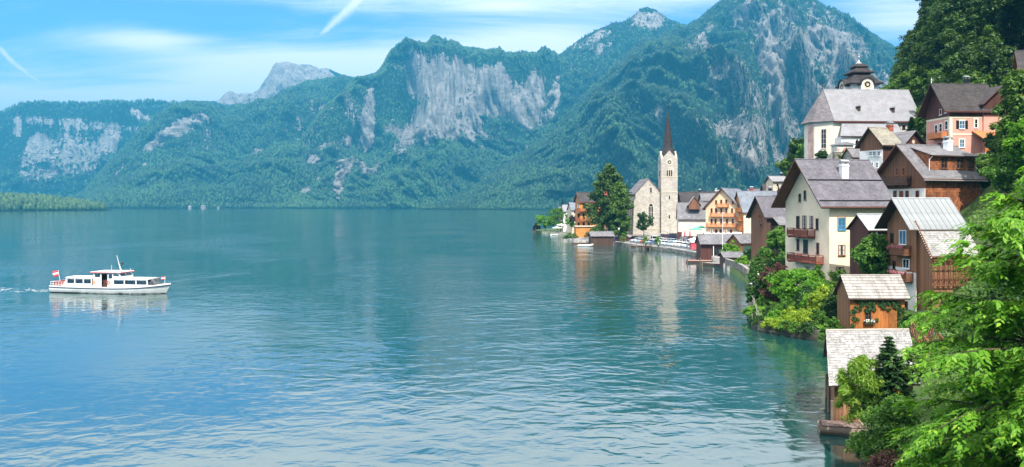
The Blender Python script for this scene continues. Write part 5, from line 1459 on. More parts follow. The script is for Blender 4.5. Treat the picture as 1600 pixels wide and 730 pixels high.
for (dx_, dy_, a) in ((0, -T, 0), (-T, 0, -pi / 2)):
    clock(tw, (TX + dx_ * 1.012, TY + dy_ * 1.012, PZ(254, 320) - Z0), a, 1.25)
    for i in (-1, 0, 1): 
        c = Vector((TX + dx_, TY + dy_, PZ(271, 320) - Z0)) + (Vector((i * .85, 0, 0)) if a == 0 else Vector((0, -i * .85, 0)))
        lancet(tw, c, a, .5, 2.6, mull=0, stone='plaster_beige')
    for py in (309, 339): 
        b = MB(); b.box((-.22, -.05, -.7), (.22, .003, .7)); o = b.build('slit_window', MAT['glass_dark'], tw); o.location = (TX + dx_, TY + dy_, PZ(py, 320) - Z0); o.rotation_euler = (0, 0, a)
b = MB()
for py in (301, 277): z = PZ(py, 320) - Z0; b.box((TX - T - .12, TY - T - .12, z), (TX + T + .12, TY + T + .12, z + .3))
b.build('string_course', MAT['plaster_beige'], tw)
wl = MB(); wl.box((-W2 - 2, -L2 - 3.2, -1.2), (TX + T + 1, -L2 - 2.7, 1.6)); o = wl.build('churchyard_wall', MAT['rubble_wall'], None); o.location = root.location
tag(o, 'low stone wall along the front of the lakeside church', 'wall')

# ------------------------------------------------------------------ hotel with the orange balconies
h = House('hotel', 'peach gabled hotel with rows of orange balconies facing the lake square', 'hotel', (PX(1155, 251.5), 251.5), 55, 16, 11.0, 1.5, 14.2, 20.0)
h.walls(MAT['plaster_peach']); h.roof(MAT['slate_blue'], MAT['wood_darkred'], oe=.9, gl=.9, gr=.3, th=.22)
for px in (1119, 1127, 1135, 1145): h.winp('left', px, 315 + (0 if px in (1127, 1135) else 1), 3.2, 6, frame='wood_orange', nx=1, ny=2)
for px in (1112, 1119, 1127, 1135, 1144): h.winp('left', px, 329, 3.2, 7, frame='wood_orange', nx=1, ny=2)
for px in (1112, 1118, 1127, 1136, 1145): h.winp('left', px, 346, 3.4, 8, frame='wood_orange', nx=1, ny=2)
balp(h, 'left', 1121, 1139, 323, 1.0, 'paint_orange', bal=.25); balp(h, 'left', 1111, 1149, 338, 1.0, 'paint_orange', bal=.25); balp(h, 'left', 1105, 1153, 354, 1.1, 'paint_orange', bal=.25)
h = House('yellow_guesthouse', 'long guesthouse with blue-grey roof, cream side wall and ochre balcony front', 'guesthouse', (PX(1162, 247), 247), 2, 16, 11, 1.5, 12.8, 19.0)
h.walls([MAT['plaster_cream'], MAT['plaster_orange']], mi=1); h.roof(MAT['slate_blue'], MAT['wood_dark'], oe=.5, gl=.5, gr=.4, th=.2)
for py in (327, 341, 356): balp(h, 'left', 1154, 1160, py + 3, 1.0, 'paint_orange', bal=.3)
for (x, y) in ((-3.4, 1.0), (2.6, 1.0), (5.4, 0)):
    chimney(h.root, x, y, h.h + h.rise - 1.5, h.h + h.rise + 1.2, .9, 'metal_dark' if x > 0 else 'red_brick')
for px in (1170, 1179): h.winp('front', px, 340, 2.6, 6, frame='paint_white', nx=1, ny=2)
# long low house with brown dormer, between church and hotel
h = House('low_house', 'long low pale house with grey roof and brown gabled dormer beside the steeple', 'house', (PX(1060, 285), 285), -8, 12.5, 9, 1.5, 10.2, 15.5)
h.walls(MAT['plaster_beige_pale']); h.roof(MAT['slate_grey'], MAT['wood_dark'], oe=.6, gl=.3, gr=.3)
for px in (1064, 1076, 1085, 1095): h.winp('front', px, 341, 2, 5, frame='paint_white', nx=1, ny=1)
u, v = h.uv('front', 1085, 322)
b = MB(); W2 = h.W / 2; b.prism([(u - 1.9, v - 1.2), (u + 1.9, v - 1.2), (u + 1.9, v + .6), (u, v + 3.2), (u - 1.9, v + .6)], 'y', -W2 - .2, 0); d_ = b.build('dormer', MAT['boards_brown'], h.root)
b = MB()
for (p, q_) in ((u - 2.4, u), (u, u + 2.4)):
    zz = lambda x: v + 3.25 - 1.37 * abs(x - u)
    lo = [(p, -W2 - .6, zz(p)), (q_, -W2 - .6, zz(q_)), (q_, 1, zz(q_)), (p, 1, zz(p))]
    hex_faces(b, lo + [(x, y, z + .2) for x, y, z in lo], 0, 1)
b.build('dormer_roof', [MAT['slate_pale'], MAT['wood_brown']], d_)
b = MB(); b.box((h.uv('front', 1062, 350)[0] - .9, -W2 - .06, 0), (h.uv('front', 1062, 350)[0] + .9, -W2 - .004, 3.8)); b.build('gate', MAT['wood_darkred'], h.root)
# roofs behind
k = 0
for (px, Y0, th, L, W, ye, yr, wm, rm, lab) in ((1066, 330, 0, 12, 9, 316, 301, 'boards_dark', 'slate_dark', 'dark timber house with blackish roof directly right of the steeple'),
        (1083, 345, 5, 17, 9, 311, 300, 'plaster_beige', 'slate_dark', 'house with dark brown roof showing behind the low pale house'),
        (1196, 300, -6, 9, 8, 300, 288, 'boards_dark', 'slate_dark', 'dark-roofed house just above the guesthouse ridge'),
        (1098, 318, -4, 10, 8, 313, 303, 'plaster_white', 'slate_grey', 'white house with grey roof wedged behind the hotel gable'),
        (1176, 310, 8, 12, 9, 306, 296, 'boards_brown', 'slate_violet', 'brown house with violet roof behind the blue-grey guesthouse ridge'),
        (1222, 236, -12, 7, 7, 300, 289, 'plaster_cream', 'roof_lichen', 'cream house with mossy roof left of the cream house gable'),
        (1208, 280, 5, 6.5, 6, 283, 276, 'plaster_beige', 'slate_pale', 'little tan house with pale roof on the rise left of the cream house')):
    h = House('village_house', lab, 'house', (PX(px, Y0), Y0), th, L, W, PZ(345, Y0) if px < 1150 else PZ(305, Y0), PZ(ye, Y0), PZ(yr, Y0))
    h.walls(MAT[wm]); h.roof(MAT[rm], MAT['wood_dark'], oe=.7, gl=.6, gr=.6)
    n = max(2, int(L / 3))
    for i in range(n):
        h.win('front', -L / 2 + (i + .5) * L / n, h.h - 1.4, 1.0, 1.2, frame='wood_dark' if wm != 'plaster_beige' else 'paint_white', nx=1, ny=1)
        if px == 1208: h.win('front', -L / 2 + (i + .5) * L / n, h.h - 3.9, 1.0, 1.2, frame='wood_dark', nx=1, ny=1)
    chimney(h.root, L * .2, .6, h.h + h.rise - 1, h.h + h.rise + 1, .7, 'plaster_white' if k % 2 else 'metal_dark'); k += 1
# dark timber house in front of the guesthouse
h = House('dark_barn', 'dark timber house with grey roofs in front of the cream guesthouse wall', 'house', (PX(1198, 168), 168), 14, 7.0, 6.2, 4.0, 12.9, 16.6)
h.walls([MAT['boards_dark'], MAT['boards_brown']], mi=1); h.roof(MAT['slate_violet'], MAT['wood_dark'], oe=.7, gl=.9, gr=.4)
h.winp('left', 1187, 338, 4, 6, frame='wood_orange', nx=1, ny=2); h.winp('left', 1189, 352, 4, 6, frame='wood_orange', nx=1, ny=2)
b = MB(); W2 = h.W / 2; lo = [(-2.6, -W2 - 3.2, 6.6), (h.L / 2 + 1.0, -W2 - 3.2, 6.6), (h.L / 2 + 1.0, -W2 - .1, 8.6), (-2.6, -W2 - .1, 8.6)]
hex_faces(b, lo + [(x, y, z + .2) for x, y, z in lo], 0, 1); lo_ = b.build('lean_to_roof', [MAT['slate_grey'], MAT['wood_dark']], h.root)
b = MB(); b.box((-2.2, -W2 - 2.8, -2), (h.L / 2 + .6, -W2 - .004, 6.6)); b.build('lean_to_wall', MAT['boards_dark'], h.root)
b = MB(); b.prism([(-W2 + .5, h.h + h.rise * .25), (0, h.h + h.rise * .9), (.1, h.h + h.rise * .25)], 'x', 1.0, 3.6); b.build('dormer', MAT['roof_lichen'], h.root)

# ------------------------------------------------------------------ orange lakeside house with terraces and its neighbours on the point
h = House('orange_house', 'orange lakeside house with stacked terraces left of the tall trees', 'house', (PX(906, 338), 338), 8, 9.5, 9, 1.4, 16.5, 20.0)
h.walls(MAT['plaster_orange']); h.roof(MAT['slate_dark'], MAT['wood_redbrown'], oe=.8, gl=.7, gr=.3)
for py in (330, 345): balp(h, 'front', 898, 926, py, 1.6, 'wood_redbrown', bal=.4)
for px in (904, 912, 920):
    for py in (322, 337, 351): h.winp('front', px, py, 3.6, 7, frame='wood_redbrown', nx=1, ny=2)
b = MB(); b.box((-h.L / 2 - 2.5, -h.W / 2 - 3.5, -1), (h.L / 2 - 1, -h.W / 2 - .01, 4.4)); b.build('terrace_base', MAT['plaster_orange'], h.root)
b = MB(); b.box((-h.L / 2 - 3, -h.W / 2 - 4, 4.403), (h.L / 2 - .5, -h.W / 2 - .01, 4.75)); b.build('terrace_slab', MAT['plaster_beige_pale'], h.root)
for (px, Y0, th, L, W, y0, ye, yr, wm, rm, lab) in ((926, 352, -20, 8, 8, 350, 308, 297, 'plaster_pink', 'wood_redbrown', 'reddish house top peeping out behind the orange lakeside house'),
        (893, 385, 12, 7, 7, 352, 328, 317, 'plaster_beige', 'slate_blue', 'house with blue-grey roof left of the orange lakeside house'),
        (880, 410, 0, 5, 6, 352, 330, 321, 'plaster_white', 'slate_pale', 'white house front above the garden at the lake point'),
        (874, 470, 0, 7, 6, 345, 331, 324, 'plaster_beige', 'slate_grey', 'far small house at the tip of the village behind garden trees')):
    h = House('point_house', lab, 'house', (PX(px, Y0), Y0), th, L, W, 1.2, PZ(ye, Y0), PZ(yr, Y0))
    h.walls(MAT[wm]); h.roof(MAT[rm], MAT['wood_dark'], oe=.5, gl=.4, gr=.4)
    for u in (-L * .28, L * .28):
        h.win('front', u, h.h - 1.3, .9, 1.2, frame='paint_white', nx=1, ny=1)

# ------------------------------------------------------------------ sheds, docks and jetties along the shore
def shed(name, label, px, Y0, th, L, W, z0, ze, zr, wm, rm, cat='shed', plank=None, oe=.5):
    h = House(name, label, cat, (PX(px, Y0), Y0), th, L, W, z0, ze, zr)
    h.walls(MAT[wm], depth=1.2); h.roof(MAT[rm], MAT['wood_dark'], oe=oe, gl=.4, gr=.4, th=.12)
    return h
h = shed('dock_shed', 'low dark brown boat shed on the dock below the tall church trees', 924, 291, 4, 8.2, 6, .3, 3.6, 5.0, 'boards_dark', 'slate_grey')
h.winp('front', 942, 374, 2, 4, frame='wood_brown', nx=1, ny=1)
def dock(name, label, c, th, L, W, z, mt='wood_greybrown', posts=4, rail=False):
    rt = thing(name, label, 'dock', (c[0], c[1], 0), radians(th))
    b = MB(); b.box((-L / 2, -W / 2, z - .55), (L / 2, W / 2, z)); b.build('deck_frame', MAT['wood_dark'], rt)
    n = max(4, int(L / .9))
    b = MB(); b.box((-L / n / 2 + .02, -W / 2 - .05, 0), (L / n / 2 - .02, W / 2 + .05, .06)); pm = b.mesh('deck_board', MAT[mt])
    for i in range(n): obj('deck_board', pm, rt, (-L / 2 + (i + .5) * L / n, 0, z + .004))
    b = MB(); b.tube((0, 0, -2), (0, 0, z + .9), .15, .13, 8); pm = b.mesh('pile', MAT['wood_greybrown'])
    for i in range(posts): obj('pile', pm, rt, (-L / 2 + i * L / max(1, posts - 1), -W / 2 - .15, 0))
    if rail:
        b = MB(); b.bar((-L / 2, W / 2, z + 1), (L / 2, W / 2, z + 1), .08, .08)
        for x in np.linspace(-L / 2, L / 2, 5): b.bar((x, W / 2, z), (x, W / 2, z + 1), .08, .08)
        b.build('railing', MAT[mt], rt)
    return rt
dock('boat_dock', 'dark wooden boat dock with piles left of the low brown boat shed', (PX(910, 296), 296), 3, 7.5, 5, .9, rail=True)
dock('pier', 'short dark pier with piles in front of the parked cars', (PX(1000, 272), 269), -22, 6.6, 3.6, 1.25)
dock('bathing_jetty', 'weathered pink-brown jetty boards reaching out from the brown lake hut', (PX(1091, 208), 207), -4, 6.4, 2.4, .55, 'wood_pinkish', 3)
dock('landing_stage', 'pale landing ramp slanting into the water right of the pink jetty', (PX(1120, 196), 198), -50, 5.6, 2.2, .5, 'wood_grey', 2)
dock('point_deck', 'low stone-grey bathing deck at the tip of the village point', (PX(845, 438), 437), 5, 9, 5, .6, 'wood_grey', 3)
for (px, Y0, rz, lab) in ((869, 392, 20, 'white motor boat moored at the lake point beside the parasols'), (915, 288, 5, 'small pale rowing boat tied at the dark boat dock'), (1004, 275.5, -60, 'white rowing boat lying at the short pier')):
    bt = flatboat('rowing_boat', lab, (PX(px, Y0), Y0, .05), radians(rz), 5.4, 1.7, .55, 'paint_white', None)
h = shed('lake_hut', 'brown open-sided lake hut with grey roof beside the pink jetty', 1095, 219, -3, 9.8, 7, 1.0, 4.6, 6.6, 'boards_darkred', 'slate_grey', oe=.9)
for px in (1114, 1134):
    b = MB(); u, v = h.uv('front', px, 395); b.box((u - .09, -h.W / 2 - .75, -1), (u + .09, -h.W / 2 - .57, h.h - .9)); b.build('post', MAT['paint_white'], h.root)
b = MB(); b.box((-1.8, -h.W / 2 - .04, .2), (3.4, -h.W / 2 - .004, 2.2)); b.build('opening_shade', MAT['glass_dark'], h.root)  # dark panel painting in the shade of the hut's open side
h = shed('small_barn', 'little brown barn with grey roof between lake hut and dark timber house', 1157, 212, 25, 5.2, 5, 1.2, 5.0, 7.0, 'boards_brown', 'slate_grey')
b = MB(); b.box((-1.6, -h.W / 2 - .05, -.5), (1.6, -h.W / 2 - .004, 2.9)); b.build('barn_door', plain('door_green', (0.03, 0.08, 0.05), 0.7, 0.2, 2.0), h.root)
h = shed('boat_cabin', 'flat grey-roofed wooden cabin at the end of the garden wall', 1132, 190, 0, 5.4, 4.5, .4, 2.6, 3.5, 'boards_dark', 'slate_grey', oe=.6)
# garden wall running along the water
pts = [(PX(1135, 186), 186), (PX(1150, 176), 176), (PX(1162, 165), 165), (PX(1170, 156), 156.5)]
rt = thing('garden_wall', 'weathered board-faced garden wall along the water right of the grey-roofed cabin', 'wall', (pts[0][0], pts[0][1], 0))
strip('wall_face', [(x - pts[0][0], y - pts[0][1]) for x, y in pts], .5, -1.5, 2.3, MAT['rubble_wall'], None, rt)
strip('coping', [(x - pts[0][0], y - pts[0][1]) for x, y in pts], .7, 2.303, 2.5, MAT['wood_grey'], None, rt)
# pale roof near the cypresses
h = shed('white_roof_shed', 'low shed with bright pale roof behind the twin cypresses', 1176, 131, -28, 4.4, 3.2, .9, 2.2, 3.7, 'wood_grey', 'cloth_white', oe=.4)

# flag pole by the jetty
b = MB(); b.tube((0, 0, 0), (0, 0, 12.2), .09, .05, 8); b.lathe([(0, 12.2), (.12, 12.25), (.12, 12.4), (0, 12.45)], (0, 0, 0), 8)
rt = thing('flag_pole', 'tall bare white flag pole standing by the lake hut', 'flag pole', (PX(1129, 207), 207, .6)); b.build('pole', MAT['paint_white'], rt)

# market parasols: open white, green, closed red and white
def parasol(label, px, py, Y0, r_, mt, closed=False, hgt=2.8):
    p = Vector((PX(px, Y0), Y0, float(gz(PX(px, Y0), Y0))))
    rt = thing('parasol', label, 'parasol', p)
    b = MB(); b.tube((0, 0, 0), (0, 0, hgt + .2), .04, n=6); b.lathe([(0, 0), (.35, 0), (.3, .1), (0, .12)], (0, 0, 0), 8); b.build('pole', MAT['metal_zinc'], rt)
    b = MB()
    if closed: b.lathe([(.05, hgt), (.16, hgt - .3), (.30, hgt - 1.7), (.22, hgt - 1.9), (.05, hgt - 1.9)], (0, 0, 0), 8)
    else: b.lathe([(0, hgt + .15), (r_, hgt - .5), (r_, hgt - .72), (r_ - .05, hgt - .5), (0, hgt)], (0, 0, 0), 8)
    b.build('canopy', MAT[mt], rt)
for i, (px, Y0, m_) in enumerate(((1070, 268, 'cloth_red'), (1074, 268, 'cloth_white'), (1078, 267, 'cloth_red'), (1066.5, 268, 'cloth_white'))):
    parasol(('red' if m_ == 'cloth_red' else 'white') + ' closed parasol, ' + ('left of the two red ones', 'between the two red ones', 'right of the two red ones', 'leftmost of the row')[i] + ' near the church', px, 350, Y0, .4, m_, True, 4.4)
parasol('wide green open parasol in front of the hotel terrace', 1087, 345, 262, 2.2, 'cloth_green', hgt=5.6)
parasol('smaller green open parasol right of the wide green one', 1095, 345, 266, 1.6, 'cloth_green', hgt=5.8)
parasol('white open parasol nearest the red canvas stall', 1085, 358, 250, 2.1, 'cloth_white', hgt=3.2)
parasol('white open parasol on the village point, lower of two', 870, 354, 398, 2.4, 'cloth_white', hgt=3.0)
parasol('white open parasol on the village point, upper one by the orange house', 877, 350, 404, 2.6, 'cloth_white', hgt=4.2)
# restaurant pavilion under white awnings, red stall
h = shed('pavilion', 'timber restaurant pavilion with white awning in front of the hotel', 1104, 238, -2, 10.5, 5, 1.4, 5.6, 6.5, 'wood_orange', 'cloth_white', 'pavilion', oe=.8)
for px in (1112, 1119, 1126, 1134, 1142): h.winp('front', px, 361, 4.6, 6, frame='wood_orange', glass='glass_dark', nx=1, ny=1)
b = MB()
for i in range(6): b.prism([(-h.W / 2 - .5, 3.2), (-h.W / 2 - 3.6, 2.55), (-h.W / 2 - 3.6, 2.65), (-h.W / 2 - .5, 3.35)], 'x', -4.5 + i * 1.6, -4.5 + i * 1.6 + 1.5)
b.build('awning', MAT['cloth_white'], h.root)
rt = thing('market_stall', 'small market stall with red canvas sides and white top', 'stall', (PX(1086, 241), 241, 1.5))
b = MB(); b.box((-1.4, -1.2, .1), (1.4, 1.2, 2.2)); b.build('canvas_side', MAT['cloth_red'], rt)
b = MB(); b.prism([(-1.5, 2.203), (1.5, 2.203), (0, 3.2)], 'x', -1.6, 1.6); b.build('canopy', MAT['cloth_white'], rt)

# ------------------------------------------------------------------ plants
leafmat('leaf_wood', (.024, .066, .014), (.080, .155, .024), (.09, .17, .03), .25)
leafmat('leaf_wood_light', (.050, .125, .014), (.125, .225, .030), (.15, .25, .04), .30)
leafmat('leaf_conifer', (.010, .030, .014), (.028, .062, .020), None, .10)
leafmat('leaf_bright', (.062, .200, .010), (.175, .390, .022), (.32, .50, .05), .38)
leafmat('leaf_mid', (.038, .125, .012), (.115, .250, .025), (.14, .27, .04), .35)
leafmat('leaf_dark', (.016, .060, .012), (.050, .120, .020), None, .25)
leafmat('leaf_yellow', (.140, .250, .010), (.330, .450, .030), (.42, .50, .06), .38)
leafmat('leaf_plum', (.055, .020, .018), (.160, .065, .050), (.22, .10, .07), .25)
leafmat('leaf_purple', (.030, .012, .020), (.080, .028, .040), None, .2)
leafmat('leaf_spruce', (.018, .060, .020), (.055, .125, .035), (.10, .20, .05), .15)
leafmat('leaf_cypress', (.030, .105, .012), (.085, .200, .022), None, .25)
leafmat('leaf_weeping', (.110, .230, .015), (.230, .370, .040), (.30, .42, .06), .35)

def trunk_mesh(hgt, r0, limbs, seed, spread=.5, z0=0.35):
    r = random.Random(seed); b = MB(); p = Vector((0, 0, -1.0)); pts = [p]
    for k in range(6):
        p = Vector((r.uniform(-.03, .03) * hgt * k / 5, r.uniform(-.03, .03) * hgt * k / 5, hgt * (k + 1) / 6)); pts.append(p)
    b.path(pts, r0, r0 * .22, 7)
    for i in range(limbs):
        f = z0 + (0.95 - z0) * i / limbs; k = f * 6; a = r.uniform(0, 2 * pi)
        base = pts[int(k)].lerp(pts[min(6, int(k) + 1)], k - int(k)); ln = hgt * spread * (1.05 - f) * r.uniform(.7, 1.2)
        q = base + Vector((cos(a) * ln * .5, sin(a) * ln * .5, ln * .25)); e = base + Vector((cos(a) * ln, sin(a) * ln, ln * .55))
        b.path([base, q, e], r0 * .38, r0 * .08, 5)
    return b.mesh('trunk', MAT['bark'], True)
def crown_mesh(kind, hgt, rad, n, per, leaf, mt, seed, low=0.12, flat=.8):
    """foliage: leaf clumps spread through the crown's volume with an uneven outline"""
    rng = np.random.default_rng(seed); cl = []
    for i in range(n):
        if kind == 'broad':
            d = rng.normal(size=3); d /= np.linalg.norm(d); q = rng.uniform(.35, 1) ** .6
            lump = 1 + .22 * sin(d[0] * 5 + seed) + .18 * cos(d[1] * 4.3 + seed * 2) + .15 * sin(d[2] * 6 + seed)
            z = hgt * (low + (1 - low) * (.5 + .5 * d[2] * q)); x, y = rad * d[0] * q * lump, rad * d[1] * q * lump
            cl.append((Vector((x, y, z)), rad * rng.uniform(.16, .32)))
        elif kind == 'tall':
            z = rng.uniform(low, 1); w_ = (sin(pi * min(1, (z - low) / (1 - low) * .86 + .14)) ** .6) * (1.05 - .35 * z); a = rng.uniform(0, 2 * pi); q = rng.uniform(.3, 1) ** .5
            lump = 1 + .34 * sin(a * 3 + z * 11 + seed) + .15 * sin(a * 7 - z * 23 + seed)
            cl.append((Vector((rad * w_ * q * lump * cos(a), rad * w_ * q * lump * sin(a), z * hgt)), rad * rng.uniform(.17, .32)))
        elif kind == 'column':
            z = rng.uniform(0.03, 1); w_ = (1 - z ** 3) * .9 + .1; a = rng.uniform(0, 2 * pi); q = rng.uniform(.5, 1)
            cl.append((Vector((rad * w_ * q * cos(a), rad * w_ * q * sin(a), z * hgt)), rad * rng.uniform(.25, .4)))
        elif kind == 'mound':
            a = rng.uniform(0, 2 * pi); q = rng.uniform(0, 1) ** .5; z = hgt * (1 - q * q) * rng.uniform(.3, 1)
            cl.append((Vector((rad * q * cos(a) * (1 + .2 * sin(3 * a + seed)), rad * q * sin(a) * (1 + .2 * cos(2 * a + seed)), z)), rad * rng.uniform(.14, .26)))
    V, Fc = clump_leaves(cl, per, leaf, rng, flat=flat)
    return V, Fc
def conifer_arrays(hgt, rad, levels, per, leaf, seed, droop=.35):
    rng = np.random.default_rng(seed); C = []; T = []; N = []
    for k in range(levels):
        f = k / levels; z = hgt * (.06 + .93 * f); R = rad * (1 - f) ** .85 * rng.uniform(.82, 1.12); nb = max(5, int(11 * (1 - f) + 4))
        for b_ in range(nb):
            a = 2 * pi * (b_ + rng.uniform(-.3, .3)) / nb + k; ln = R * rng.uniform(.75, 1.15)
            for t_ in np.linspace(.15, 1, per):
                zz = z - droop * ln * t_ ** 1.6 * .7 + .12 * ln * t_ ** 3
                for s_ in (-1, 0, 1):
                    off = s_ * ln * .16 * (1.15 - t_)
                    C.append((cos(a) * ln * t_ - sin(a) * off, sin(a) * ln * t_ + cos(a) * off, zz + rng.uniform(-.03, .03) * hgt * .3))
                    T.append((cos(a + s_ * .7), sin(a + s_ * .7), -.35)); N.append((rng.normal() * .25, rng.normal() * .25, 1))
    C, T, N = np.array(C), np.array(T), np.array(N); s = rng.uniform(.7, 1.25, len(C))
    return leaf_quads(C, N, T, s * leaf[0], s * leaf[1])
def mesh_only(o):
    me = o.data; bpy.data.objects.remove(o); return me
def plant(name, label, cat, loc, trunk, crown, mt, group=None, crown_name='crown', rz=0, sc=1.0):
    rt = thing(name, label, cat, loc, rz, group); rt.scale = (sc, sc, sc)
    if trunk is not None: obj('trunk', trunk, rt)
    V, Fc = crown
    np_mesh(crown_name, V, Fc, MAT[mt], rt)
    return rt

# --- wood on the hillside: six crowns, copied as single trees
protos = []
for i, (kind, hg, rd, n, per, lf, mt, nm) in enumerate((('broad', 15, 5.2, 85, 46, (.85, .55), 'leaf_wood', 'deciduous_tree'), ('tall', 18, 4.6, 95, 44, (.85, .52), 'leaf_wood', 'deciduous_tree'), ('broad', 12, 4.4, 75, 46, (.75, .5), 'leaf_wood_light', 'deciduous_tree'),
                                              ('con', 20, 3.6, 26, 6, (.95, .5), 'leaf_conifer', 'spruce'), ('tall', 14, 3.8, 80, 44, (.8, .5), 'leaf_wood_light', 'deciduous_tree'), ('con', 15, 3.0, 22, 6, (.85, .45), 'leaf_conifer', 'spruce'))):
    cr = conifer_arrays(hg, rd, n, per, lf, i) if kind == 'con' else crown_mesh(kind, hg, rd, n, per, lf, mt, i + 30)
    protos.append((nm, trunk_mesh(hg * .9, hg * .018, 7 if kind != 'con' else 0, i), cr, mt))
LAB = {'leaf_wood': 'dark green broad-crowned tree in the wood covering the slope above the village',
       'leaf_wood_light': 'lighter green leafy tree in the wood covering the slope above the village',
       'leaf_conifer': 'dark pointed spruce in the wood covering the slope above the village'}
GRP = {'leaf_wood': 'dark broadleaf trees of the hillside wood', 'leaf_wood_light': 'light broadleaf trees of the hillside wood', 'leaf_conifer': 'spruces of the hillside wood'}
first = {}
rr = random.Random(21)
def wood_tree(x, y, k, sc):
    z = float(gz(x, y))
    if k not in first:
        nm, tm, cr, mt = protos[k]
        first[k] = plant(nm, LAB[mt], 'tree', (x, y, z - .3), tm, cr, mt, GRP[mt]); o = first[k]
    else:
        o = copy_tree(first[k]); o.location = (x, y, z - .3)
    o.rotation_euler = (0, 0, rr.uniform(0, 6.28)); o.scale = (sc * rr.uniform(.9, 1.1), sc * rr.uniform(.9, 1.1), sc * rr.uniform(.85, 1.15))
    return o
occupied = [(86, 196, 19), (PX(1520, 152), 154, 13), (78, 150, 9), (68, 123, 11), (110, 130, 3)]
cnt = 0; tries = 0
spots = []
while cnt < 292 and tries < 40000:
    tries += 1
    y = rr.uniform(60, 330); px = rr.uniform(1300, 1650)
    x = PX(px, y); f = float(footx(y)); s_ = x - f
    if s_ < 3 or s_ > 160: continue
    zt = float(gz(x, y)); py = HOR - (zt - CAMZ) / y * FOC
    if py < -70 or py > 300: continue
    if y < 214 and x < 99.5 and not (163 < y < 187 and px > 1444): continue                    # the church stands here
    if y < 163 and px < 1572: continue                    # and the houses
    if y < 100 and px < 1610: continue
    if any((x - a) ** 2 + (y - b_) ** 2 < r_ * r_ for a, b_, r_ in occupied): continue
    if any((x - a) ** 2 + (y - b_) ** 2 < (2.2 + y * .008) ** 2 for a, b_ in spots): continue
    spots.append((x, y)); cnt += 1
    k = rr.choice((0, 0, 1, 1, 2, 3, 3, 4, 5)) if py < 130 else rr.choice((0, 1, 2, 2, 4, 5))
    wood_tree(x, y, k, rr.uniform(.55, .9) * (.6 if y < 120 else 1))
print('hill trees', cnt)

# --- single trees and shrubs that stand out
def shrub(name, label, cat, px, py, Y0, wpx, hpx, kind, mt, n, per, lf, seed, trunk=True, group=None, low=.1, flat=.85, z=None):
    """px, py = middle of its foot in the photo; size in photo pixels at distance Y0"""
    x = PX(px, Y0); zz = max(PZ(py, Y0), float(gz(x, Y0)) - .25) if z is None else z
    hg = hpx / FOC * Y0; rd = wpx / FOC * Y0 / 2
    cr = conifer_arrays(hg, rd, n, per, lf, seed) if kind == 'con' else crown_mesh(kind, hg, rd, n, per, lf, mt, seed, low, flat)
    return plant(name, label, cat, (x, Y0, zz), trunk_mesh(hg * .85, max(.05, hg * .022), 5 if kind != 'con' else 0, seed) if trunk else None, cr, mt, group, 'crown' if trunk else 'foliage')
shrub('deciduous_tree', 'tall dark broad tree standing left of the lakeside church', 'tree', 951, 366, 313, 58, 106, 'tall', 'leaf_wood', 240, 64, (1.0, .66), 1, low=.05)
shrub('weeping_tree', 'olive drooping tree in front of the tall dark one by the lakeside church', 'tree', 967, 368, 309, 40, 82, 'tall', 'leaf_wood_light', 170, 64, (.9, .46), 2, low=.02)
shrub('deciduous_tree', 'small round tree at the corner of the lakeside church front', 'tree', 1006, 366, 306, 25, 36, 'broad', 'leaf_dark', 60, 50, (.6, .42), 3)
shrub('deciduous_tree', 'bright green garden tree at the village point', 'tree', 876, 360, 412, 36, 34, 'broad', 'leaf_mid', 60, 46, (.8, .55), 4)
shrub('deciduous_tree', 'lower rounded green tree left of the bright one at the point', 'tree', 852, 358, 420, 26, 24, 'broad', 'leaf_bright', 50, 46, (.8, .55), 5)
shrub('deciduous_tree', 'small green tree between the parasols and the orange lakeside house', 'tree', 893, 358, 375, 16, 20, 'broad', 'leaf_bright', 40, 46, (.7, .5), 6)
shrub('spruce', 'slim dark conifer behind the garden trees of the village point', 'tree', 879, 345, 440, 10, 34, 'con', 'leaf_conifer', 16, 4, (1.0, .6), 7)
shrub('shrub', 'dark purple bush at the very tip of the village point', 'bush', 838, 360, 428, 12, 14, 'mound', 'leaf_purple', 30, 40, (.6, .4), 8, False)
shrub('shrub', 'dark purple bush beside the blue-roofed house at the point', 'bush', 897, 345, 372, 14, 14, 'mound', 'leaf_purple', 30, 40, (.6, .4), 9, False)
shrub('shrub', 'low olive hedge along the shore left of the boat dock', 'bush', 893, 372, 330, 22, 10, 'mound', 'leaf_wood_light', 30, 40, (.5, .35), 10, False)
shrub('shrub', 'green bush at the foot of the church trees above the boat shed', 'bush', 930, 366, 306, 24, 12, 'mound', 'leaf_mid', 30, 40, (.5, .35), 11, False)
shrub('shrub', 'large rounded bush beside the lake hut', 'bush', 1143, 394, 205, 28, 17, 'mound', 'leaf_bright', 60, 50, (.42, .3), 12, False)
shrub('shrub', 'green undergrowth bush below the little brown barn', 'bush', 1174, 408, 178, 30, 22, 'mound', 'leaf_mid', 60, 50, (.42, .3), 13, False)
shrub('shrub', 'light green bush between grey cabin roof and garden wall', 'bush', 1160, 412, 172, 22, 14, 'mound', 'leaf_bright', 40, 50, (.4, .3), 131, False)
shrub('deciduous_tree', 'leafy tree left of the cream house balconies', 'tree', 1214, 440, 138, 48, 82, 'broad', 'leaf_mid', 120, 60, (.5, .34), 14, low=.02)
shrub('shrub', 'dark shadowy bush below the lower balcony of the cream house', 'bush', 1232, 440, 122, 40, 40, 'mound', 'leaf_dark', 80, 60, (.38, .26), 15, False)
shrub('cypress', 'left one of the twin columnar cypresses by the water', 'cypress', 1177, 478, 115, 20, 66, 'column', 'leaf_cypress', 130, 60, (.26, .14), 16, group='twin cypresses')
shrub('cypress', 'right one of the twin columnar cypresses by the water', 'cypress', 1191, 476, 116, 17, 60, 'column', 'leaf_cypress', 120, 60, (.26, .14), 17, group='twin cypresses')
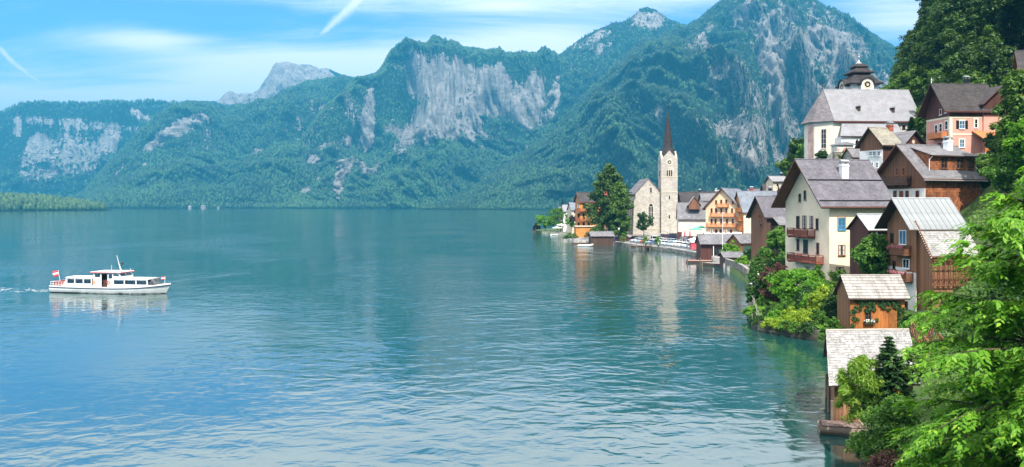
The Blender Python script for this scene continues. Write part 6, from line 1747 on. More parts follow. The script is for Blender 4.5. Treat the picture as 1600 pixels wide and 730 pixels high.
shrub('smoke_bush', 'plum-red bush between cypresses and green garden tree', 'bush', 1215, 484, 112, 42, 68, 'broad', 'leaf_plum', 110, 60, (.30, .20), 18)
shrub('maple', 'spreading fresh green garden tree on the lawn', 'tree', 1245, 496, 105, 72, 70, 'broad', 'leaf_bright', 170, 60, (.34, .22), 19, low=.2, flat=.55)
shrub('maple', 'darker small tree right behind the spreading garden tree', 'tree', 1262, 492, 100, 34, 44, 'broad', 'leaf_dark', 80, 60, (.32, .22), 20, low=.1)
shrub('hedge', 'yellow-green bush climbing beside the orange shed', 'bush', 1286, 500, 96, 36, 52, 'tall', 'leaf_yellow', 90, 60, (.26, .20), 21, False)
shrub('hedge', 'yellow-green creeper column right of the spreading garden tree', 'bush', 1268, 505, 97, 18, 44, 'tall', 'leaf_yellow', 60, 60, (.24, .18), 22, False)
shrub('hedge', 'long low yellow-green hedge on the garden bank above the water', 'bush', 1254, 524, 93, 66, 26, 'mound', 'leaf_yellow', 130, 70, (.22, .16), 23, False)
shrub('shrub', 'small green bush at the left end of the yellow-green bank hedge', 'bush', 1212, 515, 97, 26, 20, 'mound', 'leaf_bright', 60, 60, (.24, .18), 24, False)
shrub('shrub', 'loose green bush left of the orange shed window', 'bush', 1300, 540, 84, 34, 36, 'mound', 'leaf_mid', 70, 60, (.26, .18), 25, False)
shrub('deciduous_tree', 'dense round green tree against the cream house front', 'tree', 1366, 434, 99, 54, 68, 'broad', 'leaf_mid', 170, 70, (.34, .24), 26, low=.0)
shrub('shrub', 'pale green shrub under the lower window of the cream house', 'bush', 1306, 452, 101, 40, 34, 'mound', 'leaf_wood_light', 60, 50, (.28, .18), 27, False)
shrub('shrub', 'green bush at the right corner of the orange shed', 'bush', 1420, 517, 82, 30, 28, 'mound', 'leaf_mid', 70, 60, (.26, .18), 28, False)
shrub('shrub', 'small fern-green bush in front of the cream house door', 'bush', 1290, 470, 99, 40, 30, 'mound', 'leaf_bright', 70, 50, (.26, .18), 29, False)
shrub('shrub', 'dark round bush at the apse of the hillside church', 'bush', 1285, 252, 176, 16, 16, 'broad', 'leaf_dark', 50, 50, (.4, .3), 31, False)
shrub('shrub', 'leafy shrub on the stone terrace wall of the hillside church', 'bush', 1317, 252, 172, 16, 16, 'mound', 'leaf_mid', 40, 50, (.4, .3), 32, False)
shrub('spruce', 'young conifer right of the hillside church roof', 'tree', 1424, 206, 168, 15, 24, 'con', 'leaf_spruce', 14, 5, (.6, .35), 33)
shrub('deciduous_tree', 'light green tree between hillside church and pink villa', 'tree', 1452, 214, 172, 44, 52, 'broad', 'leaf_wood_light', 90, 50, (.6, .42), 34, low=.0)
shrub('shrub', 'clipped green bush beside the pink villa entrance', 'bush', 1496, 249, 143, 12, 10, 'mound', 'leaf_mid', 30, 50, (.3, .22), 35, False)
shrub('deciduous_tree', 'dark rounded shrub right of the pink villa porch', 'tree', 1562, 250, 140, 36, 40, 'broad', 'leaf_dark', 90, 50, (.5, .35), 36, low=.0)
shrub('deciduous_tree', 'light green leafy tree at the right edge beside the ochre house', 'tree', 1588, 262, 112, 66, 150, 'tall', 'leaf_wood_light', 190, 60, (.5, .34), 37, low=.0)
for i, (px, py, Y0, wp, hp, mt, lab) in enumerate(((1545, 290, 122, 60, 40, 'leaf_wood_light', 'broad bush on the slope behind the shingled house'), (1580, 300, 108, 70, 60, 'leaf_mid', 'big leafy bush on the slope at the right edge above the foreground tree'),
                                                   (1540, 262, 132, 34, 20, 'leaf_wood_light', 'low bush under the pink villa terrace'), (1598, 250, 105, 50, 60, 'leaf_bright', 'bright bush at the right edge under the light leafy tree'),
                                                   (1250, 262, 236, 36, 46, 'leaf_wood', 'wooded knoll tree left of the hillside church'), (1266, 262, 215, 30, 40, 'leaf_mid', 'bushy tree directly left of the hillside church apse'), (1236, 276, 250, 30, 30, 'leaf_wood_light', 'low bushy tree at the foot of the church knoll'))):
    shrub('shrub', lab, 'bush', px, py, Y0, wp, hp, 'broad', mt, 110, 52, (.5 * Y0 / 120, .34 * Y0 / 120), 50 + i, False, low=.0)
for i, (px, py, Y0, wp, hp, mt, kd, lab) in enumerate(((1186, 420, 150, 22, 34, 'leaf_mid', 'mound', 'green bush before the brown gable of the dark timber house'), (1190, 500, 108, 24, 24, 'leaf_mid', 'mound', 'dark green bush spilling over the fence left of the plum-red bush'), (1200, 512, 98, 24, 22, 'leaf_dark', 'mound', 'dark bush at the front left corner of the garden bank'),
        (1226, 506, 101, 46, 30, 'leaf_mid', 'mound', 'mid-green shrub in front of the spreading garden tree'), (1236, 522, 95, 36, 26, 'leaf_yellow', 'mound', 'yellow-green shrub at the left half of the bank hedge'), (1280, 528, 91, 34, 34, 'leaf_mid', 'mound', 'tangled green shrub between bank hedge and orange shed'),
        (1264, 500, 99, 40, 40, 'leaf_bright', 'tall', 'upright fresh green shrub behind the bank hedge'), (1222, 470, 115, 50, 34, 'leaf_mid', 'mound', 'wide bush below the cream house balconies'), (1300, 505, 93, 34, 44, 'leaf_dark', 'tall', 'tall dark shrub at the left wall of the orange shed'),
        (1278, 462, 106, 30, 46, 'leaf_mid', 'tall', 'climbing shrub at the left corner of the cream house'), (1330, 455, 99, 34, 26, 'leaf_bright', 'mound', 'light green shrub over the orange shed ridge'), (1196, 455, 128, 26, 30, 'leaf_bright', 'mound', 'bright bush between cypresses and leafy tree'))):
    shrub('shrub', lab, 'bush', px, py, Y0, wp, hp, kd, mt, 80, 56, (.26, .18), 140 + i, False, low=.0)
for i, (x, y, r_, mt, lab) in enumerate(((31.4, 101.5, 1.0, 'leaf_mid', 'creeping bush hanging over the bank wall at the fence corner'), (31.2, 104.5, 1.0, 'leaf_bright', 'light green tuft on the bank wall beside the wooden fence'), (30.3, 93.4, 1.2, 'leaf_yellow', 'yellow-green tuft hanging over the bank wall below the maple'),
        (31.6, 91.4, 1.3, 'leaf_mid', 'green tuft hanging over the bank wall below the hedge'), (33.0, 89.2, 1.2, 'leaf_dark', 'dark tuft at the right end of the bank wall'), (29.6, 96.2, .9, 'leaf_dark', 'dark tuft on the outer corner of the bank wall'))):
    plant('shrub', lab, 'bush', (x, y, .75), None, crown_mesh('mound', 1.3, r_, 46, 50, (.24, .17), mt, 170 + i), mt, None, 'foliage')
# vine on the shed
u = []; r = random.Random(3)
for k in range(80):
    x = r.uniform(-SHED.L / 2, SHED.L / 2); z = SHED.h - .35 - abs(r.gauss(0, .75)) - (1.3 if abs(x) > 2.0 else 0) * r.uniform(0, 1.6)
    u.append((Vector((x, -SHED.W / 2 - .25, z)), r.uniform(.22, .36)))
V, Fc = clump_leaves(u, 42, (.20, .17), np.random.default_rng(3), flat=.9); V[:, 1] = -SHED.W / 2 - .12 + (V[:, 1] + SHED.W / 2 + .12) * .5
vn = thing('climbing_vine', 'dark green vine climbing over the front of the orange shed', 'vine', SHED.root.location, SHED.root.rotation_euler.z)
np_mesh('foliage', V, Fc, MAT['leaf_dark'], vn)
# garden: lawn, bank fence
g0 = [(29.8, 96.6), (35.0, 116.5), (44, 117), (43, 92), (34.2, 88.3)]
b = MB(); b.poly([(x, y, 1.33) for x, y in g0]); tag(b.build('lawn', MAT['lawn_grass']), kind='structure')
rng = np.random.default_rng(8); n = 9000
gp = rng.uniform(0, 1, (n, 2)); yy = 88.5 + gp[:, 1] * 28; xx = np.interp(yy, [88.3, 96.6, 116.5], [34.4, 30, 35.1]) + gp[:, 0] * 9
c = np.stack([xx, yy, np.full(n, 1.42)], 1)
V, Fc = leaf_quads(c, np.stack([rng.normal(size=n), rng.normal(size=n), np.full(n, .2)], 1), np.tile((0, 0, 1.0), (n, 1)) + rng.normal(size=(n, 3)) * .3, rng.uniform(.15, .32, n), .07)
tag(np_mesh('grass', V, Fc, leafmat('grass_blade', (.08, .20, .015), (.20, .36, .04), None, .3)), kind='stuff')
fn = thing('garden_fence', 'weathered wooden rail fence on the garden bank at the waterside', 'fence', (29.8, 97, 1.0))
fp = [(35.0, 116.3), (33.3, 110), (31.6, 103.5), (29.9, 97.3)]
pm = MB(); pm.box((-.07, -.07, -1.6), (.07, .07, 1.15)); pm = pm.mesh('post', MAT['wood_grey'])
for (x, y) in fp: obj('post', pm, fn, (x - 29.8, y - 97, 0))
for (p, q) in zip(fp[:-1], fp[1:]):
    for z in (.35, .95):
        b = MB(); b.bar((p[0] - 29.8 - .1, p[1] - 97, z + .05), (q[0] - 29.8 - .1, q[1] - 97, z), .05, .12); b.build('rail', MAT['wood_grey'], fn)
rt = thing('bank_wall', 'low mossy stone bank under the yellow-green hedge at the waterline', 'wall', (29.8, 97, 0))
strip('wall_face', [(x - 29.8, y - 97) for x, y in ((35.0, 117.5), (29.4, 97), (29.6, 95.6), (33.9, 88))], .5, -1.5, 1.12, MAT['mossy_stone'], None, rt)

# ------------------------------------------------------------------ spruce and shrubs on the bank in front
shrub('spruce', 'small dark blue-green spruce in front of the pale boathouse roof', 'tree', 1389, 650, 46.5, 104, 128, 'con', 'leaf_spruce', 22, 9, (.40, .17), 61)
shrub('weeping_shrub', 'yellow-green weeping bush spilling beside the boathouse wall', 'bush', 1350, 655, 47.0, 78, 96, 'tall', 'leaf_weeping', 120, 70, (.38, .065), 62, False, low=.0)
shrub('shrub', 'airy pale green sapling at the boathouse corner left of the weeping bush', 'bush', 1326, 640, 49.5, 30, 72, 'tall', 'leaf_mid', 26, 34, (.20, .10), 63, False)
shrub('shrub', 'dense small-leaved bush on the bank at the bottom below the spruce', 'bush', 1400, 712, 43, 120, 96, 'mound', 'leaf_mid', 170, 70, (.16, .11), 64, False)
shrub('shrub', 'dark bush at the waterline beside the covered boat', 'bush', 1366, 720, 45.5, 60, 44, 'mound', 'leaf_dark', 70, 60, (.16, .11), 65, False)
shrub('shrub', 'light feathery bush right of the small spruce', 'bush', 1424, 600, 46, 44, 50, 'tall', 'leaf_wood_light', 60, 60, (.20, .09), 66, False)
shrub('shrub', 'brownish low bush at the bottom edge left of the bright foreground tree', 'bush', 1390, 745, 40, 90, 40, 'mound', 'leaf_plum', 60, 50, (.16, .10), 67, False)
b = MB()
for i in range(7): b.box((i * .16, 0, -1), (i * .16 + .14, .04, 1.1 + .06 * (i % 3)))
o = b.build('board_fence', MAT['wood_grey']); p = P(1356, 640, 46.4); o.location = (p.x, p.y, 2.3); o.rotation_euler = (0, 0, radians(-35)); tag(o, 'short grey board fence half hidden under the weeping bush', 'fence')
o = tag_stuff('flower_cluster', [(P(1400, 609, 45.8), .22)], 50, (.12, .12), plain('flower_orange', (.75, .30, .03), .7, .2, 6)); tag(o, 'orange flower head below the small dark spruce', 'flower')

# ------------------------------------------------------------------ the big bright tree in the foreground
BT = Vector((21.0, 31.0, float(gz(21.0, 31.0)) - .3))
bt = thing('foreground_tree', 'large bright green tree with hanging leaves filling the right foreground', 'tree', BT); bt.scale = (1.04, 1.04, 1.19)
rng = np.random.default_rng(77); r = random.Random(77)
tb = MB(); tp = [Vector((0, 0, -1)), Vector((.1, 0, 3)), Vector((.25, .1, 6)), Vector((.2, .2, 9)), Vector((.3, .1, 11.5))]
tb.path(tp, .32, .08, 9); tb.build('trunk', MAT['bark'], bt, smooth=True)
LC, LT, LN_, LS = [], [], [], []
def sway(i, n): return 2 * pi * i / n
def bough(base, az, el, ln, nsp, drop=1.0):
    """a limb with layered sprays: the leaves hang from twigs along it"""
    d = Vector((cos(az) * cos(el), sin(az) * cos(el), sin(el)))
    pts = []
    for k in range(7):
        t_ = k / 6; p = base + d * ln * t_ + Vector((0, 0, -drop * .22 * ln * t_ ** 2.2)); pts.append(p)
    b = MB(); b.path(pts, .022 + .008 * ln, .008, 6); b.build('branch', MAT['bark'], bt, smooth=True)
    for s_ in range(nsp):
        t_ = r.uniform(.28, 1.02); k = min(5, int(t_ * 6)); p0 = pts[k].lerp(pts[k + 1], min(1, t_ * 6 - k))
        a2 = az + r.uniform(-1.25, 1.25); tl = r.uniform(.55, 1.25) * (1.2 - .4 * t_)
        td = Vector((cos(a2), sin(a2), r.uniform(-.35, .45)))
        nl = r.randint(9, 14)
        for q in range(nl):
            f = (q + .6) / nl; c = p0 + td * tl * f + Vector((0, 0, -.5 * tl * f * f))
            sd_ = 1 if q % 2 else -1
            out = Vector((-td.y, td.x, 0)) * sd_ * .8 + td * .55 + Vector((0, 0, -.75 - .5 * f))
            out.normalize(); L_ = r.uniform(.17, .33) * (1.0 if q < nl - 1 else 1.15)
            LC.append(c + out * L_ * .5); LT.append(out); LN_.append(Vector((td.x * .5 + r.gauss(0, .3), td.y * .5 + r.gauss(0, .3), 1.0))); LS.append(L_)
n = 0
for lev, (z, ln, el, k) in enumerate(((1.8, 3.4, .10, 14), (3.2, 4.4, .10, 17), (4.4, 5.0, .15, 19), (5.6, 5.2, .20, 19), (6.8, 5.0, .26, 18), (7.9, 4.6, .34, 17), (8.9, 4.1, .45, 15), (9.8, 3.5, .58, 13), (10.7, 2.8, .85, 9), (11.4, 2.0, 1.15, 6))):
    for i in range(k):
        az = 2 * pi * (i + .5 * (lev % 2)) / k + r.uniform(-.2, .2)
        base = tp[1].lerp(tp[4], min(1, max(0, (z - 3) / 8.5))) if z > 3 else Vector((.1, 0, z))
        bough(base + Vector((0, 0, r.uniform(-.5, .5))), az, el + r.uniform(-.16, .2), ln * r.uniform(.66, 1.15), 42)
LC_, LT_, LNn, LS_ = np.array([tuple(v) for v in LC]), np.array([tuple(v) for v in LT]), np.array([tuple(v) for v in LN_]), np.array(LS)
# the leaves that show largest (outermost towards the lake and the eye) are single pieces
view = LC_ * 1.05 + np.array(BT) - np.array([0, 0, CAMZ]); dist = np.linalg.norm(view, axis=1)
order = np.argsort(dist - .8 * LS_ * 10)[:300]
keep = np.ones(len(LC_), bool); keep[order] = False
V, Fc = leaf_quads(LC_[keep], LNn[keep], LT_[keep], LS_[keep], LS_[keep] * .46, .14)
fo = np_mesh('foliage', V, Fc, MAT['leaf_bright'], bt); tag(fo, kind='stuff')
lm = MB()
def leaf_piece():
    b = MB(); xs = (-.5, -.32, -.08, .18, .38, .5); ws = (0, .13, .20, .17, .08, 0); zs = (0, .02, .03, .01, -.04, -.09)
    for i in range(5):
        for sg in (-1, 1):
            a = [(0, xs[i], zs[i] - .05 * 0), (0, xs[i + 1], zs[i + 1]), (sg * ws[i + 1], xs[i + 1], zs[i + 1] + .06 * (ws[i + 1] > 0)), (sg * ws[i], xs[i], zs[i] + .06 * (ws[i] > 0))]
            a = [p for k, p in enumerate(a) if k == 0 or p != a[k - 1]]
            if len(set(a)) >= 3: b.poly(list(dict.fromkeys(a)))
    return b.mesh('leaf', MAT['leaf_bright'])
lme = leaf_piece()
for i in order:
    t_ = Vector(LT_[i]).normalized(); nn = Vector(LNn[i]); nn = (nn - t_ * nn.dot(t_)).normalized(); x = t_.cross(nn)
    o = obj('leaf', lme, bt); L_ = float(LS_[i])
    M_ = Matrix((x, t_, nn)).transposed().to_4x4(); o.matrix_local = Matrix.Translation(LC[i]) @ M_ @ Matrix.Scale(L_ * 1.02, 4)
print('foreground leaves', len(LC_))
# neighbouring greenery that closes the right-hand bottom corner
shrub('shrub', 'mass of fresh green foliage in the bottom right corner', 'bush', 1560, 760, 34, 190, 170, 'mound', 'leaf_bright', 260, 70, (.20, .12), 71, False)
shrub('deciduous_tree', 'shadowed dark tree behind the bright foreground tree at the right edge', 'tree', 1600, 640, 46, 150, 250, 'tall', 'leaf_dark', 240, 60, (.26, .16), 72, low=.0)  # dark leaf colour stands in for the shadow inside the bright crown
shrub('shrub', 'bright shrub with reddish twig tips at the bottom edge right of the dark bank bush', 'bush', 1470, 752, 36.5, 130, 110, 'mound', 'leaf_bright', 190, 66, (.18, .12), 73, False)

# ------------------------------------------------------------------ undergrowth over the slope
rng = np.random.default_rng(15); n = 90000
yy = rng.uniform(52, 330, n); xx = footx(yy) + rng.uniform(-1.5, 1, n) + rng.uniform(0, 1, n) ** 1.2 * np.clip(yy * .65 - footx(yy) + 8, 5, 120)
keepm = np.ones(n, bool)
for (cx, cy, rx_, ry_) in ((86, 195, 17, 13), (88, 153, 8, 5), (66, 121, 7, 6), (49, 96, 8, 6), (48, 117, 8, 9), (74, 151, 6, 4)):
    keepm &= ((xx - cx) / rx_) ** 2 + ((yy - cy) / ry_) ** 2 > 1
xx, yy = xx[keepm], yy[keepm]; zz = gz(xx, yy); n = len(xx)
hh = np.clip(.4 + .5 * fbm(xx / 5, yy / 5, 3, 4), .1, 1.1) * np.clip(yy / 110, .5, 1.4)
c = np.stack([xx, yy, zz + hh * rng.uniform(0, 1.2, n)], 1)
V, Fc = leaf_quads(c, rng.normal(size=(n, 3)) * .6 + np.array([-.4, -.4, .8]), rng.normal(size=(n, 3)), rng.uniform(.35, .75, n) * np.clip(yy / 130, .5, 1.3), rng.uniform(.25, .45, n) * np.clip(yy / 130, .5, 1.3))
tag(np_mesh('undergrowth', V, Fc, MAT['leaf_wood_light']), kind='stuff')

# ------------------------------------------------------------------ parked cars
def carpaint(name, col, metal=0.3):
    m, t, out = mat(name); n = t.noise(objcoord(t), 1.2, 3)
    principled(t, out, t.mix(t.ss(n, .3, .7), tuple(x * .9 for x in col), col), 0.28, None, Metallic=metal, Coat_Weight=0.5, Coat_Roughness=0.08)
for nm, col in (('silver', (.66, .68, .70)), ('white', (.82, .82, .80)), ('red', (.55, .03, .03)), ('blue', (.05, .13, .35)), ('light_blue', (.45, .60, .70)), ('dark_blue', (.02, .03, .09)), ('black', (.012, .012, .014)), ('dark_red', (.16, .02, .03)), ('grey', (.20, .21, .22))):
    carpaint('paint_car_' + nm, col, 0.0 if nm in ('white', 'red', 'silver', 'light_blue') else 0.35)
plain('car_light', (.75, .75, .72), .2, .05, 2); plain('car_lamp_red', (.5, .02, .02), .25, .05, 2); plain('rim', (.45, .46, .47), .35, .1, 3, Metallic=.6)
def car_meshes(kind):
    L, Wc, H_ = {'hatchback': (4.0, 1.72, 1.48), 'estate': (4.6, 1.78, 1.46), 'van': (4.8, 1.9, 1.95), 'saloon': (4.5, 1.76, 1.42)}[kind]
    lo = [(-L / 2, .42), (-L / 2 + .05, .78), (-L / 2 + (.25 if kind == 'saloon' else .10), .92)]
    if kind == 'saloon': lo += [(-L * .28, .97)]
    lo += [(L * .18, .95), (L * .42, .80), (L / 2, .62), (L / 2, .38), (L / 2 - .25, .26), (-L / 2 + .2, .26)]
    def shell(prof, w0, w1, zc):
        b = MB(); n = len(prof)
        for i in range(n):
            j = (i + 1) % n; p, q = prof[i], prof[j]
            wp = lambda z: w0 + (w1 - w0) * max(0, (z - zc)) 
            b.poly([(p[0], -wp(p[1]), p[1]), (q[0], -wp(q[1]), q[1]), (q[0], wp(q[1]), q[1]), (p[0], wp(p[1]), p[1])])
        b.poly([(p[0], -(w0 + (w1 - w0) * max(0, (p[1] - zc))), p[1]) for p in prof]); b.poly([(p[0], (w0 + (w1 - w0) * max(0, (p[1] - zc))), p[1]) for p in prof][::-1])
        return b
    body = shell(lo, Wc / 2, Wc / 2 - .08, .6)
    zt = H_
    if kind == 'van': up = [(-L / 2 + .12, .9), (-L / 2 + .2, zt), (L * .20, zt), (L * .36, .93)]
    elif kind == 'saloon': up = [(-L * .34, .95), (-L * .18, zt - .02), (L * .05, zt), (L * .24, .93)]
    elif kind == 'estate': up = [(-L / 2 + .14, .91), (-L / 2 + .45, zt - .05), (L * .06, zt), (L * .25, .93)]
    else: up = [(-L / 2 + .14, .91), (-L / 2 + .42, zt - .06), (L * .04, zt), (L * .25, .93)]
    roof = [(up[1][0] + .08, zt - .10 if kind != 'van' else zt - .14), up[1], up[2], (up[2][0] + .10, zt - .08)]
    cab = shell([up[0], (up[1][0] - .02, up[1][1] - .04), (up[2][0], up[2][1] - .04), up[3]], Wc / 2 - .06, Wc / 2 - .42, .9)
    rf = MB(); zr = zt
    rf.hexa([(up[1][0] - .03, -Wc / 2 + .25, zr - .10), (up[2][0] + .05, -Wc / 2 + .25, zr - .06), (up[2][0] + .05, Wc / 2 - .25, zr - .06), (up[1][0] - .03, Wc / 2 - .25, zr - .10), (up[1][0] + .02, -Wc / 2 + .33, zr - .02), (up[2][0] - .05, -Wc / 2 + .33, zr + .02), (up[2][0] - .05, Wc / 2 - .33, zr + .02), (up[1][0] + .02, Wc / 2 - .33, zr - .02)])
    for sg in (-1, 1):
        for f in (0.0, .5, 1.0):
            xb = up[0][0] + (up[3][0] - up[0][0]) * f; xt = up[1][0] + (up[2][0] - up[1][0]) * f
            rf.bar((xb, sg * (Wc / 2 - .05), .91), (xt, sg * (Wc / 2 - .28), zr - .05), .07, .05)
    return L, Wc, body, cab, rf
CAR = {}
def car_kind(kind, paint):
    key = (kind, paint)
    if key not in CAR:
        L, Wc, body, cab, rf = car_meshes(kind); pm = MAT['paint_car_' + paint]
        wh = MB(); wh.lathe([(.01, -.1), (.31, -.1), (.33, -.06), (.33, .06), (.31, .1), (.01, .1)], (0, 0, 0), 12)
        rm = MB(); rm.lathe([(.01, .103), (.2, .103), (.2, .085)], (0, 0, 0), 10); rm.lathe([(.01, -.103), (.2, -.103), (.2, -.085)], (0, 0, 0), 10)
        hl = MB(); hl.box((-.04, -.16, -.06), (.03, .16, .06))
        CAR[key] = (L, Wc, body.mesh('body', pm), cab.mesh('windows', MAT['glass_dark']), rf.mesh('roof', pm), cached('wheel', lambda: wh.mesh('wheel', MAT['rubber'])), cached('rimm', lambda: rm.mesh('rim', MAT['rim'])), cached('hl', lambda: hl.mesh('headlight', MAT['car_light'])), cached('tl', lambda: hl.mesh('tail_light', MAT['car_lamp_red'])))
    return CAR[key]
CARTREE = {}
def parked(x, y, rz, kind, paint, label, group):
    z = float(gz(x, y)) + .04
    if (kind, paint) in CARTREE:
        o = copy_tree(CARTREE[(kind, paint)]); o.location = (x, y, z); o.rotation_euler = (0, 0, rz); o['label'] = label; o['group'] = group; return o
    L, Wc, bm_, cm, rm, wm, rim, hl, tl = car_kind(kind, paint)
    rt = thing('parked_car', label, 'car', (x, y, z), rz, group); CARTREE[(kind, paint)] = rt
    obj('body', bm_, rt); obj('windows', cm, rt); obj('roof', rm, rt)
    for sx in (-1, 1):
        for sy in (-1, 1):
            w_ = obj('wheel', wm, rt, (sx * L * .31, sy * (Wc / 2 - .1), .33)); w_.rotation_euler = (pi / 2, 0, 0); obj('rim', rim, w_)
            o = obj('headlight' if sx > 0 else 'tail_light', hl if sx > 0 else tl, rt, (sx * (L / 2 - .02), sy * (Wc / 2 - .3), .66 if sx > 0 else .74))
    return rt
ORD = ('first', 'second', 'third', 'fourth', 'fifth', 'sixth', 'seventh', 'eighth', 'ninth', 'tenth', 'eleventh', 'twelfth', 'thirteenth', 'fourteenth')
rows = []
front = [('hatchback', 'silver'), ('estate', 'light_blue'), ('hatchback', 'red'), ('hatchback', 'light_blue'), ('estate', 'blue'), ('hatchback', 'silver'), ('saloon', 'light_blue'), ('hatchback', 'white'), ('estate', 'silver'), ('hatchback', 'light_blue'), ('saloon', 'silver'), ('hatchback', 'white'), ('estate', 'white'), ('hatchback', 'silver')]
qx = np.array([q[0] for q in QUAY]); qy = np.array([q[1] for q in QUAY])
cum = np.concatenate([[0], np.cumsum(np.hypot(np.diff(qx), np.diff(qy)))])
def along(s, off):
    x = np.interp(s, cum, qx); y = np.interp(s, cum, qy); e = .5
    dx_ = np.interp(s + e, cum, qx) - np.interp(s - e, cum, qx); dy_ = np.interp(s + e, cum, qy) - np.interp(s - e, cum, qy); l_ = math.hypot(dx_, dy_); tx_, ty_ = dx_ / l_, dy_ / l_
    return x - ty_ * off, y + tx_ * off, atan2(ty_, tx_)
for i, (kd, pt_) in enumerate(front):
    s = 10 + i * (cum[-1] - 17) / 13
    x, y, a = along(s, 4.4)
    parked(x, y, a + pi / 2 + pi + rr.uniform(-.04, .04), kd, pt_, f'{pt_.replace("_", " ")} {kd}, {ORD[i]} car of the quayside row counted from the boat shed', 'cars parked along the quay')
mid = [('van', 'white'), ('hatchback', 'silver'), ('estate', 'white'), ('hatchback', 'light_blue'), ('saloon', 'silver'), ('hatchback', 'silver'), ('estate', 'silver'), ('saloon', 'white'), ('hatchback', 'grey'), ('van', 'white')]
for i, (kd, pt_) in enumerate(mid):
    s = 16 + i * 5.0
    x, y, a = along(s, 10.4)
    parked(x, y, a + pi / 2 + rr.uniform(-.05, .05), kd, pt_, f'{pt_.replace("_", " ")} {kd}, {ORD[i]} car of the middle row counted from the boat shed', 'cars in the middle row')
back = [('saloon', 'black'), ('estate', 'dark_red'), ('van', 'dark_blue'), ('estate', 'dark_blue'), ('saloon', 'grey'), ('hatchback', 'dark_red'), ('estate', 'dark_blue'), ('saloon', 'black'), ('hatchback', 'silver'), ('van', 'white'), ('estate', 'white')]
for i, (kd, pt_) in enumerate(back):
    y = 303 - i * 4.6; x = float(shore(y)) + 19.5 + .1 * i
    parked(x, y, radians(-18 + rr.uniform(-8, 8)), kd, pt_, f'{pt_.replace("_", " ")} {kd}, {ORD[i]} car of the back row counted from the small church tree', 'cars in the back row')
for i, (kd, pt_, px, Y0, lab) in enumerate((('van', 'dark_red', 976, 300, 'dark red van parked under the church trees'), ('saloon', 'black', 992, 303, 'black saloon parked before the small round church tree'), ('hatchback', 'dark_blue', 962, 303, 'dark blue hatchback parked behind the boat shed'))):
    parked(PX(px, Y0), Y0, radians(10 + 20 * i), kd, pt_, lab, 'cars by the church trees')
for i, (px, Y0) in enumerate(((974, 293), (1008, 268), (1027, 262))):
    shrub('planter_shrub', ('light green young tree on the quay, nearest the boat shed', 'light green young tree on the quay beside the short pier', 'light green young tree on the quay right of the short pier')[i], 'tree', px, 0, Y0, 9, 16, 'tall', 'leaf_bright', 26, 40, (.4, .26), 90 + i, z=float(gz(PX(px, Y0), Y0)))
# railing on the quay
rt = thing('quay_railing', 'thin pale railing along the quay edge in front of the cars', 'railing', (QUAY[3][0], QUAY[3][1], 1.24))
pm = MB(); pm.tube((0, 0, 0), (0, 0, 1.05), .04, n=5); pm = pm.mesh('post', MAT['metal_zinc'])
b = MB(); prev = None
for s in np.arange(30, cum[-1] - 1, 2.0):
    x, y, a = along(s, .1); p = Vector((x - QUAY[3][0], y - QUAY[3][1], 0)); obj('post', pm, rt, p)
    if prev is not None:
        for z in (.5, 1.0): b.tube(prev + Vector((0, 0, z)), p + Vector((0, 0, z)), .03, n=5)
    prev = p
b.build('rail', MAT['metal_zinc'], rt)
for i, (px, Y0) in enumerate(((967, 296), (1043, 266))):
    p = thing('street_lamp', ('white globe street lamp by the boat shed under the trees', 'slim white-headed street lamp among the parked cars')[i], 'lamp', (PX(px, Y0), Y0, float(gz(PX(px, Y0), Y0))))
    b = MB(); b.tube((0, 0, 0), (0, 0, 4.6), .08, .05, 7); b.build('pole', MAT['metal_dark'], p)
    b = MB(); b.lathe([(.02, 4.55), (.26, 4.72), (.34, 4.98), (.26, 5.24), (.02, 5.4)], (0, 0, 0), 10); b.build('globe', MAT['paint_white'], p, smooth=True)

# ------------------------------------------------------------------ the excursion boat
D = 15 * FOC / (457 - HOR)
bx, by = PX(174, D), D
YAW = radians(-9)
ft = thing('excursion_boat', 'white excursion boat with red-edged wheelhouse roof crossing the lake', 'boat', (bx, by, 0), YAW)
L = 184 / FOC * D * 1.03; B_ = 4.4
plain('hull_white', (.80, .79, .75), .35, .06, .6); plain('hull_dark', (.10, .015, .012), .5, .2, 1.0); plain('stripe_dark', (.05, .07, .10), .4, .1, 1.0); plain('deck_grey', (.50, .52, .52), .8, .1, 1.0); plain('seat_red', (.42, .07, .05), .6, .15, 2.0); plain('skin', (.55, .34, .25), .6, .1, 4)
# hull lofted from stations
def beam(t_):  # t -1 stern .. 1 bow
    return B_ / 2 * (0.86 + .14 * min(1, (t_ + 1) / .35)) * (1 - max(0, (t_ - .25) / .75) ** 4.2)
def sheer(t_): return .92 + .10 * max(0, -t_) ** 2 + .62 * max(0, t_) ** 2.4
st = np.linspace(-1, 1, 41); prof = ((.55, -.45), (.80, -.02), (.86, .12), (.985, .62), (1.0, 1.0))
V = []; mi = []
for t_ in st:
    x = t_ * L / 2; bw = max(beam(t_), .02); sh = sheer(t_)
    for sg in (-1, 1):
        for (f, z) in (prof if sg < 0 else prof[::-1]):
            zz = z * sh if z > .2 else z
            xx = x + (.9 * max(0, t_) ** 4) * (z - .3)
            V.append((xx, sg * bw * (f - .35 * max(0, t_) ** 3 * (1 - max(z, 0))), zz))
Fc = []; k = 10
for i in range(40):
    for j in range(9): Fc.append((i * k + j, (i + 1) * k + j, (i + 1) * k + j + 1, i * k + j + 1)); mi.append(0 if j in (2, 3, 5, 6) else (2 if j == 4 else 1))
    Fc.append((i * k + 9, (i + 1) * k + 9, (i + 1) * k, i * k)); mi.append(1)
hull = np_mesh('hull', V, np.array(Fc), [MAT['hull_white'], MAT['hull_dark'], MAT['deck_grey']], ft, smooth=False, mi=mi)
b = MB(); b.poly(V[:10]); b.build('transom', MAT['hull_white'], ft)
